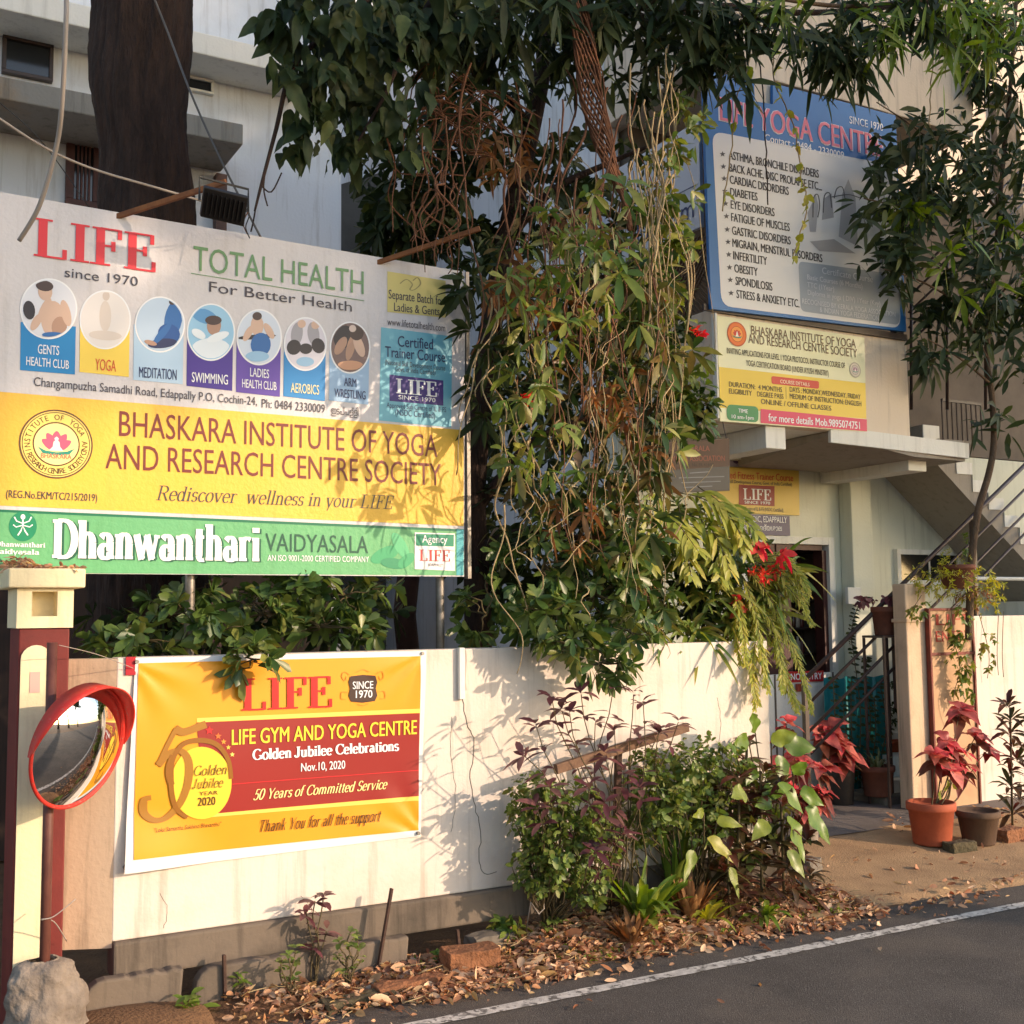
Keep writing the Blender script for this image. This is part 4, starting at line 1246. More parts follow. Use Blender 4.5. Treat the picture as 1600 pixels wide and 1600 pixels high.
# green band
o = shape(F, bb, ink(20, 132, 92), 'vaidyasala_logo', [c1(*q) for q in blob2((77, 1130), 47, 50, 0, 40)], 0.0030)
lg = []
for q in ([(60, 1160), (70, 1145), (77, 1128), (84, 1145), (94, 1160)], [(77, 1128), (77, 1105)], [(77, 1120), (56, 1112), (48, 1098)], [(77, 1120), (98, 1112), (106, 1098)], [(77, 1126), (54, 1132), (44, 1124)], [(77, 1126), (100, 1132), (110, 1124)]):
    lg.append(([c1(*p) for p in q], 2.4, 1.6))
strokes(F, o, WHT, 'logo_figure', lg, 0.0042)
shape(F, o, WHT, 'logo_head', [c1(*q) for q in blob2((77, 1098), 8, 9)], 0.0050)
ct(WHT, 'Dhanwanthari', -16, 1197, 152, 1203, 17, style='serif', w=.2, t=.08)
ct(WHT, 'Vaidyasala', -2, 1222, 132, 1227, 17, style='serif', w=.2, t=.08)
ct(ink(30, 92, 70), 'Dhanwanthari', 183, 1240, 882, 1254, 130, style='serif', w=.26, t=.09, off=.0032, name='lettering_shadow')
ct(WHT, 'Dhanwanthari', 175, 1236, 875, 1250, 130, style='serif', w=.25, t=.085, off=.0052)
ct(ink(30, 84, 66), 'VAIDYASALA', 896, 1213, 1243, 1223, 60)
ct(WHT, 'AN ISO 9001-2000 CERTIFIED COMPANY', 903, 1246, 1245, 1251, 20, bold=.02)
lm = [ink(60, 160, 110), ink(88, 180, 128), ink(46, 140, 100)]
for i, (cx, cy, rx, ry, rt) in enumerate(((1300, 1225, 52, 24, -25), (1352, 1195, 50, 20, 60), (1330, 1255, 46, 18, 8), (1372, 1245, 34, 18, -40))):
    shape(F, bb, lm[i % 3], 'leaf_motif', [c1(*q) for q in blob2((cx, cy), rx, ry, rt, 20)], 0.0030+0.0003*i)
ab = shape(F, bb, ink(236, 234, 232), 'agency_box', [c1(1400, 1150), c1(1536, 1154), c1(1536, 1280), c1(1400, 1274)], 0.0042)
shape(F, ab, ink(28, 136, 104), 'agency_strip', [c1(1404, 1155), c1(1532, 1158), c1(1532, 1198), c1(1404, 1195)], 0.0048)
def ct2(par, mm, body, x0, y0, x1, y1, h, **k):
    a, c = c1(x0, y0), c1(x1, y1)
    return text(F, par, mm, body, a[0], a[1], c[0], c[1], h*0.4625, **k)
ct2(ab, WHT, 'Agency', 1425, 1184, 1510, 1187, 25, bold=.02, off=.0056)
ct2(ab, ink(190, 60, 58), 'LIFE', 1415, 1246, 1519, 1249, 38, style='serif', w=.17, t=.05, off=.0056)
ct2(ab, DK, 'EDAPPALLY', 1445, 1264, 1495, 1266, 9, off=.0056)

# struts and floodlight on top of the billboard
for (p0, p1, lab) in (((178, 326), (353, 284), 'rusty orange strut holding the floodlight at the billboard top'), ((585, 398), (750, 357), 'rusty orange strut poking from the billboard top into the leaves')):
    a, c = at(p0[0], p0[1]+14, YB+0.02), at(p1[0], p1[1], YB-0.40)
    o = MB(); o.bar(a, c, 0.018, 0.026)
    tag(o.build('support_strut', M['rust_bar'], bevel=0.002), lab, 'strut', 'struts on the billboard top')
fc_ = at(350, 322, YB-0.42)
t = thing('floodlight', 'flat black floodlight hanging on a strut above the billboard', 'floodlight', fc_)
ax = Vector((1, 0.05, -0.06)).normalized(); dn = Vector((0.05, 0.55, -0.55)).normalized(); sd = dn
w2, h2 = 0.105, 0.075
nn = ax.cross(sd).normalized()
b = MB()
vs = [fc_+ax*(i*w2)+sd*(j*h2)+nn*k for k in (-0.014, 0.014) for i, j in ((-1, -1), (1, -1), (1, 1), (-1, 1))]
b.add(vs, [(3, 2, 1, 0), (4, 5, 6, 7), (0, 1, 5, 4), (1, 2, 6, 5), (2, 3, 7, 6), (3, 0, 4, 7)])
b.build('housing', M['floodlight'], t, bevel=0.005)
b = MB()
for i in range(9):
    x = -w2*0.8+i*w2*0.2
    b.bar(fc_+ax*x-sd*(h2*.7)-nn*0.02, fc_+ax*x+sd*(h2*.7)-nn*0.02, 0.005, 0.014, up=nn)
    b.bar(fc_+ax*x-sd*(h2*.7)+nn*0.02, fc_+ax*x+sd*(h2*.7)+nn*0.02, 0.005, 0.014, up=nn)
b.build('cooling_fins', M['floodlight'], t)
b = MB()
b.tube([fc_-ax*(w2+.012)+sd*0, fc_-ax*(w2+.012)+Vector((0, 0, .11)), fc_+ax*(w2+.012)+Vector((0, 0, .11)), fc_+ax*(w2+.012)], 0.006, 6)
b.build('yoke', M['floodlight'], t)
cable('lamp_wire', 'thin tangled wire dropping from the floodlight onto the billboard edge', via([(330, 300, -.2), (352, 312, -.22), (388, 330, -.1), (384, 355, .1), (390, 372, .18)]), 0.003, M['black_cable'], cat='wire')
cable('lamp_flex', 'thin yellowish flex dangling at the floodlight right of the trunk', via([(388, 330, -.15), (380, 348, .05), (386, 365, .16)]), 0.003, M['rust_bar'], cat='wire')
# overhead cables
cable('service_cable', 'thick pale cable curving down in front of the billboard corner', via([(106, -420, -1.3), (104, -40, -1.2), (103, 40, -1.2), (97, 160, -1.1), (88, 230, -1.0), (62, 320, -.9), (30, 376, -.8)], 8), 0.009, M['grey_cable'])
cable('diagonal_cable', 'dark cable slanting from the trunk top to the floodlight', via([(170, -160, .55), (225, -40, .5), (262, 50, .5), (300, 150, .4), (350, 260, .3), (408, 372, .22)], 6), 0.006, mat('dull_cable', rgb(90, 86, 84), .5))
cable('sagging_cable', 'pale cable sagging from the left edge across the trunk', via([(-30, 165, -.3), (60, 225, -.2), (140, 262, -.1), (240, 292, .0), (330, 318, .15)], 6), 0.006, M['grey_cable'])
cable('thin_cable', 'thin dark wire crossing behind the pale curved cable', via([(-20, 145, .6), (60, 215, .6), (140, 325, .6)], 6), 0.0025, M['black_cable'])

# ------------------------------------------------------------------ golden jubilee banner
def bdisp(x, z):     # gentle sag and corner pulls of the cloth
    u, v = (x-_bx0)/(_bx1-_bx0), (z-_bz0)/(_bz1-_bz0)
    d_ = -0.012 + 0.006*math.sin(3.1*x+1.3*z)+0.004*math.sin(7*z-2*x)
    d_ -= 0.035*sm(1-math.hypot(u, v)/0.3)                              # loose lower corner
    for cx, cz, ph in ((0, 1, .4), (1, 1, 1.1), (1, 0, 2.2)):           # creases running from the tied corners
        r_ = math.hypot(u-cx, (v-cz)*.65)
        d_ += 0.0035*math.sin(11*math.atan2(abs(v-cz)*.65, abs(u-cx)+1e-6)+ph)*sm(1-r_/0.34)*sm(r_/0.06)
    return d_
_bx0, _bx1 = at(200, 1200, 0).x, at(660, 1200, 0).x
_bz0, _bz1 = 0.64, 1.56
Fb = Face(y=0.0, disp=bdisp)
def c4(x, y): return (x*0.46235, 860+y*0.46235)
bn = thing('banner', 'orange-yellow jubilee banner with white hem tied to the wall', 'banner', (at(430, 1200, 0).x, 0, 1.1))
def gridcloth(name, m, TLp, TRp, BRp, BLp, off, nx=90, ny=60, wav=True, par=bn):
    b = MB()
    vs = []
    A_, B_, C_, D_ = [Fb.p(*q) for q in (TLp, TRp, BRp, BLp)]
    for j in range(ny+1):
        for i in range(nx+1):
            u, v = i/nx, j/ny
            x = (A_[0]*(1-u)+B_[0]*u)*(1-v)+(D_[0]*(1-u)+C_[0]*u)*v
            z = (A_[1]*(1-u)+B_[1]*u)*(1-v)+(D_[1]*(1-u)+C_[1]*u)*v
            p = list(Fb.w(x, z, off))
            vs.append(tuple(p))
    b.add(vs, [(j*(nx+1)+i, j*(nx+1)+i+1, (j+1)*(nx+1)+i+1, (j+1)*(nx+1)+i) for j in range(ny) for i in range(nx)])
    return b.build(name, m, par, smooth=True)
gridcloth('cloth', print_mat('white_vinyl', (230, 228, 226), (216, 214, 212)), (211, 1028), (664, 1017), (656, 1306), (191, 1363), 0.0)
gridcloth('printed_field', print_mat('orange_print', (226, 144, 18), (236, 160, 30)), c4(466, 381), c4(1416, 357), c4(1411, 944), c4(444, 1040), 0.0032, wav=True)
YEL = ink(246, 216, 64)
BRN = ink(92, 60, 30)
# the maroon field follows the cloth
def bandcloth(name, m, q, off): return gridcloth(name, m, *[c4(*p) for p in q], off, 90, 24, True)
bandcloth('pale_stripe', ink(250, 206, 96), ((662, 566), (1414, 534), (1414, 548), (662, 580)), 0.0048)
bandcloth('pale_stripe', ink(250, 206, 96), ((700, 886), (1411, 828), (1411, 844), (700, 900)), 0.0048)
bandcloth('maroon_field', print_mat('maroon_print', (150, 36, 32), (140, 30, 28)), ((660, 581), (1413, 549), (1412, 829), (690, 890)), 0.0056)
def bt_(mm, body, x0, y0, x1, y1, h, **k):
    a, c = c4(x0, y0), c4(x1, y1)
    k.setdefault('off', 0.0095)
    return text(Fb, bn, mm, body, a[0], a[1], c[0], c[1], h*0.46235, **k)
bt_(ink(206, 26, 26), 'LIFE', 810, 541, 1118, 531, 108, style='serif', w=.2, t=.05)
badge = [(1180, 425), (1222, 420), (1264, 423), (1270, 445), (1265, 465), (1270, 490), (1262, 508), (1222, 514), (1182, 510), (1174, 490), (1179, 467), (1174, 445)]
bo = shape(Fb, bn, ink(64, 42, 36), 'date_badge', [c4(*q) for q in badge], 0.0075)
bsw = [([c4(*q) for q in bez(p_, 5)], 1.6, .7) for p_ in ([(1178, 420), (1160, 410), (1152, 425), (1162, 440), (1168, 425)], [(1266, 418), (1284, 408), (1292, 424), (1282, 438), (1276, 424)], [(1172, 480), (1152, 478), (1150, 500), (1166, 502)], [(1272, 478), (1294, 476), (1296, 498), (1278, 500)], [(1200, 412), (1222, 402), (1244, 410)], [(1205, 518), (1222, 524), (1240, 517)])]
strokes(Fb, bn, ink(208, 138, 40), 'badge_scroll', bsw, .0075)
bt_(WHT, 'SINCE', 1187, 468, 1256, 466, 25, bold=.03)
bt_(WHT, '1970', 1197, 498, 1253, 497, 25, bold=.03)
bt_(YEL, 'LIFE GYM AND YOGA CENTRE', 778, 656, 1403, 623, 51, bold=.035)
bt_(WHT, 'Golden Jubilee Celebrations', 848, 707, 1344, 679, 36, style='serif', w=.22, t=.075)
bt_(WHT, 'Nov.10, 2020', 1013, 746, 1163, 738, 28, bold=.03)
strokes(Fb, bn, ink(214, 40, 48), 'rule', [([c4(780+i*21, 788-i*1.53) for i in range(31)], 1.1, 1.1)], .0088)
bt_(ink(250, 224, 150), '50 Years of Committed Service', 850, 842, 1308, 806, 35, style='script', w=.16, t=.06, shear=.3)
bt_(ink(72, 36, 14), 'Thank You for all the support', 868, 951, 1286, 918, 40, style='script', w=.13, t=.055, shear=.3)
bt_(BRN, '"Loka Samastha Sukhino Bhavanthu"', 514, 949, 743, 930, 14, shear=.2)
GOLD, GOLD2 = ink(140, 90, 22), ink(156, 108, 34)
shape(Fb, bn, ink(246, 200, 60), 'jubilee_disc', [c4(*q) for q in blob2((676, 784), 102, 122, 0, 48)], 0.0082)
five = [([c4(*q) for q in bez([(588, 600), (612, 612), (640, 606), (664, 596), (692, 586)], 5)], 12, 12),
        ([c4(*q) for q in ((592, 600), (560, 660), (530, 724))], 8, 4),
        ([c4(*q) for q in bez([(530, 724), (566, 684), (606, 676), (632, 712), (630, 780), (604, 850), (560, 898), (516, 908), (482, 884), (482, 842), (506, 832)], 6)], 13, 8)]
strokes(Fb, bn, GOLD2, 'golden_five', five, .0090)
zero = [([c4(*q) for q in bez([(575, 790), (578, 710), (612, 655), (668, 640), (728, 655), (766, 706), (776, 770)], 7)], 7, 8),
        ([c4(*q) for q in bez([(575, 790), (566, 760), (566, 730), (580, 690)], 5)], 10, 8),
        ([c4(*q) for q in bez([(572, 760), (576, 820), (592, 872), (628, 900)], 6)], 8, 5)]
strokes(Fb, bn, GOLD, 'golden_zero', zero, .0102)
bt_(BRN, 'Golden', 647, 760, 762, 756, 34, style='script', w=.1, t=.045, shear=.25, off=.0115)
bt_(BRN, 'Jubilee', 641, 804, 751, 800, 34, style='script', w=.1, t=.045, shear=.25, off=.0115)
bt_(BRN, 'YEAR', 668, 826, 731, 823, 13, off=.0115)
bt_(BRN, '2020', 663, 861, 723, 858, 28, bold=.03, off=.0115)
for (x, y, r_, cc) in ((703, 607, 15, (224, 40, 44)), (733, 626, 12, (232, 110, 50)), (751, 645, 10, (240, 150, 60)), (767, 664, 9, (246, 190, 80)), (780, 688, 9, (246, 214, 110))):
    shape(Fb, bn, ink(*cc), 'star', [c4(*q) for q in star2d(x, y, r_)], .0088)
for (x, y) in ((214, 1034), (660, 1021), (654, 1302), (196, 1356)):
    p = at(x, y, -0.02)
    MB().tube([p+Vector((0, -.006, 0)), p+Vector((0, .018, 0))], 0.009, 10).build('eyelet', M['galv'], bn)
# red tag behind the banner corner
b = MB(); p, q = at(196, 1055, -.005), at(212, 1026, -.005); b.box(p.x, q.x, -.012, -.002, p.z, q.z)
tag(b.build('red_tag', flat('red_card', (170, 24, 40))), 'small red card stuck behind the banner top-left corner', 'tag')

# ------------------------------------------------------------------ blue sign
YS = YF-0.06
Fs = Face(y=YS)
def c3(x, y): return (1040+x*0.3751, 100+y*0.375)
bs_ = thing('yoga_centre_sign', 'tall blue and grey sign listing ailments on the balcony', 'sign', (at(1260, 500, YS).x, YS, ZB1))
notch = [(155, 25), (368, 62), (372, 156), (447, 167), (447, 80), (958, 215), (1003, 1115), (190, 1020)]
b = MB(); b.prism([Fs.p(*c3(*q)) for q in reversed(notch)], YS, YS+0.03); b.build('panel', print_mat('blue_flex_print', (44, 116, 182), (36, 100, 164)), bs_)
def rr(p4, r=0.08):
    out = []
    for i in range(4):
        a, c, d = Vector(p4[i-1]), Vector(p4[i]), Vector(p4[(i+1) % 4])
        u, v = c+(a-c).normalized()*r, c+(d-c).normalized()*r
        for k in range(6):
            t_ = k/5
            out.append(tuple((u*(1-t_)**2+c*(2*t_*(1-t_))+v*t_*t_)))
    return out
gp = [Fs.p(*c3(*q)) for q in ((193, 280), (962, 424), (978, 1102), (232, 1008))]
shape(Fs, bs_, print_mat('grey_flex_print', (226, 226, 226), (212, 212, 214)), 'list_field', rr(gp, .1), 0.0018, px=False)
def st(mm, body, x0, y0, x1, y1, h, **k):
    a, c = c3(x0, y0), c3(x1, y1)
    return text(Fs, bs_, mm, body, a[0], a[1], c[0], c[1], h*0.375, **k)
PNK = ink(226, 120, 140)
st(WHT, 'LIFE YOGA CENTRE', 220, 236, 908, 378, 100, bold=.055, off=.0025, name='lettering_outline')
st(PNK, 'LIFE YOGA CENTRE', 225, 234, 904, 374, 95, bold=.035, off=.0045)
st(WHT, 'SINCE 1970', 765, 247, 905, 276, 30, bold=.02)
st(WHT, 'Contact : 0484 - 2330009', 412, 322, 742, 390, 31, bold=.02)
lines = [('ASTHMA, BRONCHILE DISORDERS', 262, 396, 637, 467), ('BACK ACHE, DISC PROLAPSE ETC...', 264, 448, 650, 521), ('CARDIAC DISORDERS', 266, 498, 512, 542), ('DIABETES', 268, 550, 382, 568), ('EYE DISORDERS', 270, 602, 453, 632), ('FATIGUE OF MUSCLES', 272, 655, 516, 692), ('GASTRIC DISORDERS', 275, 710, 520, 750), ('MIGRAIN, MENSTRUL DISORDERS', 277, 762, 652, 822), ('INFERTILITY', 280, 814, 422, 838), ('OBESITY', 285, 868, 383, 884), ('SPONDILOSIS', 290, 920, 444, 946), ('STRESS & ANXIETY ETC.', 294, 975, 556, 1014)]
for i, (body, x0, y0, x1, y1) in enumerate(lines):
    st(ink(46, 42, 46), body, x0, y0, x1, y1, 34, bold=.055)
    sx_, sy_ = 236+i*3.2, y0-20
    shape(Fs, bs_, ink(80, 78, 84), 'star', [c3(*q) for q in star2d(sx_, sy_, 13)], .004)
gb_ = [Fs.p(*c3(*q)) for q in ((552, 822), (985, 880), (972, 1088), (562, 1030))]
cb = shape(Fs, bs_, ink(156, 164, 174), 'course_box', rr(gb_, .05), .003, px=False)
for body, x0, y0, x1, y1, h in (('Certificate Course', 650, 874, 861, 910, 27), ('Basic Courses (6 Months)', 588, 898, 818, 936, 21), ('TTC (1Year)', 588, 930, 700, 948, 21), ('Diploma in yoga ( DIV) 1Year (Kvy)', 590, 962, 892, 1006, 21), ('RECOGNISED BY KERALA YOGA ASSOCIATION', 567, 998, 955, 1048, 21), ('& INDIAN YOGA FEDERATION', 640, 1034, 886, 1068, 21)):
    st(ink(214, 216, 220), body, x0, y0, x1, y1, h, bold=.014, off=.006)
fig = [[(600, 700), (590, 620), (625, 545), (635, 590), (625, 700)], [(650, 650), (660, 560), (690, 540), (700, 640)], [(720, 720), (735, 540), (760, 480), (790, 560), (800, 760)], [(600, 740), (700, 730), (790, 790), (640, 780)]]
for i, q in enumerate(fig):
    shape(Fs, bs_, ink(168 - 8*(i % 2), 168-8*(i % 2), 172-8*(i % 2)), 'printed_figure', [c3(*p) for p in q], .0026+.0004*i)
strokes(Fs, bs_, ink(90, 88, 92), 'figure_lines', [([c3(*q) for q in bez(p_, 5)], 1.6, 1.0) for p_ in ([(612, 640), (615, 560), (632, 545), (640, 590), (632, 640)], [(655, 620), (660, 550), (682, 540), (690, 600)], [(700, 560), (712, 520), (735, 515), (745, 560)], [(690, 555), (760, 545), (810, 560)])], .0048)
b = MB(); p, q = at(1100, 480, YS+.03), at(1420, 520, YS+.03)
b.box(p.x, q.x-0.02, YS+0.031, YS+0.055, ZB1-0.03, ZB1+0.02); b.build('support_rail', M['black_steel'], bs_)

# ------------------------------------------------------------------ yellow course sign on the parapet
YY = YF-0.02
Fy = Face(y=YY)
ys = thing('course_sign', 'yellow institute sign with pink phone strip on the parapet', 'sign', (at(1240, 580, YY).x, YY, 3.3))
cor = [Fy.p(*c3(*q)) for q in ((215, 1048), (828, 1140), (838, 1533), (228, 1488))]
b = MB(); b.prism(list(reversed(cor)), YY, YY+0.017); b.build('panel', print_mat('pale_print', (226, 224, 172), (218, 218, 190)), ys)
shape(Fy, ys, print_mat('ochre_print', (226, 192, 44), (214, 184, 60)), 'yellow_band', [c3(*q) for q in ((222, 1262), (832, 1330), (836, 1478), (226, 1432))], .0015)
emblem(Fy, ys, c3(296, 1126), 15.0, (226, 110, 40), (170, 60, 30), (236, 150, 60), True, (200, 50, 40))
def yt_(mm, body, x0, y0, x1, y1, h, **k):
    a, c = c3(x0, y0), c3(x1, y1)
    return text(Fy, ys, mm, body, a[0], a[1], c[0], c[1], h*0.375, **k)
BK = ink(60, 52, 40)
yt_(ink(96, 66, 40), 'BHASKARA INSTITUTE OF YOGA', 356, 1127, 791, 1180, 37)
yt_(ink(96, 66, 40), 'AND RESEARCH CENTRE SOCIETY', 344, 1162, 797, 1224, 37)
yt_(BK, 'INVITING APPLICATIONS FOR LEVEL 1 YOGA PROTOCOL INSTRUCTOR COURSE OF', 254, 1206, 746, 1267, 24, bold=.02)
yt_(BK, 'YOGA CERTIFICATION BOARD (UNDER AYUSH MINISTRY)', 334, 1257, 678, 1302, 24, bold=.02)
emblem(Fy, ys, c3(788, 1275), 8.5, (220, 210, 190), (150, 130, 120), (214, 200, 190), True, (176, 130, 150))
rp = [Fy.p(*c3(*q)) for q in ((440, 1300), (638, 1322), (638, 1354), (440, 1332))]
shape(Fy, ys, ink(196, 50, 40), 'red_pill', rr(rp, .02), .003, px=False)
yt_(ink(250, 220, 190), 'COURSE DETAILS', 476, 1330, 598, 1344, 15, bold=.02, off=.0045)
for body, x0, y0, x1, y1 in (('DURATION:  4 MONTHS', 263, 1344, 484, 1367), ('ELIGIBILITY    DEGREE PASS', 263, 1373, 490, 1395), ('DAYS : MONDAY,WEDNESDAY, FRIDAY', 516, 1366, 811, 1397), ('MEDIUM OF INSTRUCTION: ENGLISH', 516, 1394, 814, 1427), ('ONLINE / OFFLINE CLASSES', 396, 1416, 689, 1444)):
    yt_(BK, body, x0, y0, x1, y1, 21, bold=.02)
strokes(Fy, ys, BK, 'rule', [([c3(500, 1345), c3(501, 1396)], .6, .6)], .003)
gp_ = [Fy.p(*c3(*q)) for q in ((254, 1418), (386, 1428), (386, 1494), (254, 1484))]
shape(Fy, ys, ink(24, 128, 74), 'green_pill', rr(gp_, .045), .003, px=False)
yt_(WHT, 'TIME', 302, 1452, 341, 1456, 16, bold=.03, off=.0045)
yt_(WHT, '10 am-1pm', 274, 1476, 366, 1482, 16, bold=.02, off=.0045)
shape(Fy, ys, ink(206, 40, 92), 'pink_strip', [c3(*q) for q in ((395, 1437), (837, 1481), (838, 1531), (395, 1496))], .003)
yt_(WHT, 'for more details Mob.9895074751', 427, 1488, 808, 1519, 31, bold=.03, off=.0045)
b = MB(); p, q = at(1112, 490, YF-.01), at(1121, 655, YF-.01); b.box(p.x, q.x-0.01, YF-0.05, YF-0.002, q.z, p.z); b.build('side_batten', M['white_paint'], ys, bevel=.004)

# white sign on the balcony's left side
Fx = Face(x=XB0-0.01)
p0, p1 = atx(1096, 330, XB0-0.01), atx(990, 240, XB0-0.01)
t = thing('side_sign', 'white web address sign on the balcony left side behind creepers', 'sign', (XB0, 2.0, 4.8))
b = MB(); b.box(XB0-0.01, XB0+0.02, YF+0.08, YF+2.6, ZB1+0.66, ZB1+1.5); b.build('panel', print_mat('white_side_print', (206, 208, 216), (196, 198, 206)), t)
V, Fc, Ly = sans2d('www.lifehealthclub.com')
mx = max(v[0] for v in V)
put2d(Fx, t, ink(60, 70, 110), 'lettering', [(-(YF+2.5)+v[0]/mx*2.34, ZB1+0.76+v[1]*0.24) for v in V], Fc, Ly, 0.004)
V = [(-(YF+2.55), ZB1+1.0), (-(YF+0.12), ZB1+1.0), (-(YF+0.12), ZB1+1.008), (-(YF+2.55), ZB1+1.008)]
put2d(Fx, t, ink(60, 70, 110), 'rule', V, [(0, 1, 2, 3)], None, 0.004)

# ------------------------------------------------------------------ signs round the door
def c5(x, y): return (1000+x*0.375, 640+y*0.375)
YQ = YG-0.02
Fd = Face(y=YQ)
def board(name, label, cat, q, m, face=Fd, yy=YQ, th=0.017):
    pts_ = [face.p(*c5(*p)) for p in q]
    t_ = thing(name, label, cat, (pts_[0][0], yy, pts_[0][1]))
    MB().prism(list(reversed(pts_)), yy, yy+th).build('panel', m, t_)
    return t_
def dt(par, mm, body, x0, y0, x1, y1, h, face=Fd, **k):
    a, c = c5(x0, y0), c5(x1, y1)
    return text(face, par, mm, body, a[0], a[1], c[0], c[1], h*0.375, **k)
fs_ = board('trainer_course_sign', 'yellow fitness course sign above the door', 'sign', ((296, 236), (662, 250), (665, 441), (303, 426)), print_mat('mustard_print', (216, 186, 84), (204, 172, 70)))
dt(fs_, ink(190, 60, 40), 'Certified Fitness Trainer Course', 306, 284, 637, 294, 30, bold=.02)
dt(fs_, DK, '( National Skill Development Course, Govt. of India Certified)', 308, 302, 632, 318, 14, bold=.02)
shape(Fd, fs_, ink(140, 36, 40), 'name_box', [c5(*q) for q in ((411, 312), (560, 319), (560, 403), (411, 396))], .002)
dt(fs_, WHT, 'LIFE', 429, 374, 545, 379, 46, style='serif', w=.18, t=.055, off=.0045)
dt(fs_, WHT, 'SINCE 1970', 434, 391, 541, 396, 12, bold=.03, off=.0045)
dt(fs_, DK, 'Approved Sub Centre of IL & FS (NSDC Certified)', 367, 416, 596, 427, 15, bold=.02)
ls = board('logo_strip', 'lilac strip of small logos above the yellow course sign', 'sign', ((372, 180), (652, 192), (652, 246), (372, 234)), print_mat('lilac_print', (190, 180, 190), (178, 170, 182)))
dt(ls, NAVY, 'AIDFS', 578, 234, 646, 237, 26, bold=.02)
for i, x in enumerate((400, 440, 488, 520, 548)):
    shape(Fd, ls, ink(110, 96, 130), 'small_logo', [c5(*q) for q in blob2((x, 212+i*1.5), 14, 14, 0, 8)], .002)
pu = board('ayurvedic_sign', 'dark purple name sign with white lettering over the door frame', 'sign', ((344, 430), (623, 444), (626, 526), (350, 516)), print_mat('purple_print', (64, 58, 104), (54, 48, 92)))
dt(pu, WHT, 'LIFE AYURVEDIC, EDAPPALLY', 358, 464, 611, 471, 25, bold=.015)
dt(pu, WHT, 'ശാന്തി വൈദ്യശാല', 384, 500, 590, 504, 22, bold=.015)
YK = 1.25
Fk = Face(y=YK)
kb = board('association_board', 'brown hanging board with dark lower half beside the balcony underside', 'board', ((118, 136), (372, 120), (374, 338), (130, 347)), mat('brown_board', rgb(104, 82, 66), .7, rgb(84, 66, 54), 3, .8), Fk, YK)
shape(Fk, kb, ink(34, 37, 46), 'dark_field', [c5(*q) for q in ((125, 252), (372, 236), (373, 336), (131, 345))], .002)
dt(kb, ink(150, 84, 66), 'KERALA', 198, 173, 289, 166, 22, face=Fk, bold=.02)
dt(kb, ink(150, 84, 66), 'YOGA ASSOCIATION', 132, 216, 352, 197, 23, face=Fk, bold=.02)
dt(kb, ink(60, 48, 42), 'Regd. No. ER 414/08', 178, 238, 305, 226, 13, face=Fk, bold=.02)
for i, (x0, x1) in enumerate(((205, 290), (160, 350), (170, 335), (180, 300))):
    strokes(Fk, kb, ink(110, 116, 126), 'faded_line', [([c5(x0, 265+i*20), c5(x1, 259+i*20)], 1.2, 1.2)], .004)
for x in (128, 366):
    p = Fk.p(*c5(x, 130)); MB().tube([(p[0], YK+.008, p[1]-0.02), (p[0], YK+.06, ZB0+0.02)], .004, 6).build('hanger', M['black_steel'], kb)
YN = YGt-0.012
Fn = Face(y=YN)
def c6(x, y): return (1150+x*0.28125, 980+y*0.28125)
pts_ = [Fn.p(*c6(*q)) for q in ((292, 247), (486, 240), (488, 300), (294, 308))]
ne = thing('no_entry_sign', 'small red sign reading NO ENTRY on the white gate', 'sign', (pts_[0][0], YN, pts_[0][1]))
MB().prism(list(reversed(pts_)), YN, YN+.008).build('panel', ink(176, 34, 38), ne)
a, c = c6(303, 294), c6(476, 289)
text(Fn, ne, WHT, 'NO ENTRY', a[0], a[1], c[0], c[1], 36*.28125, bold=.03)
a, c = Fn.p(*c6(330, 358)), Fn.p(*c6(374, 312))
tag(MB().box(a[0], c[0], YN-.03, YN, a[1], c[1]).build('red_letterbox', flat('dull_red', (150, 60, 40)), bevel=.004), 'small dull red box on the gate below the NO ENTRY sign', 'letter box')

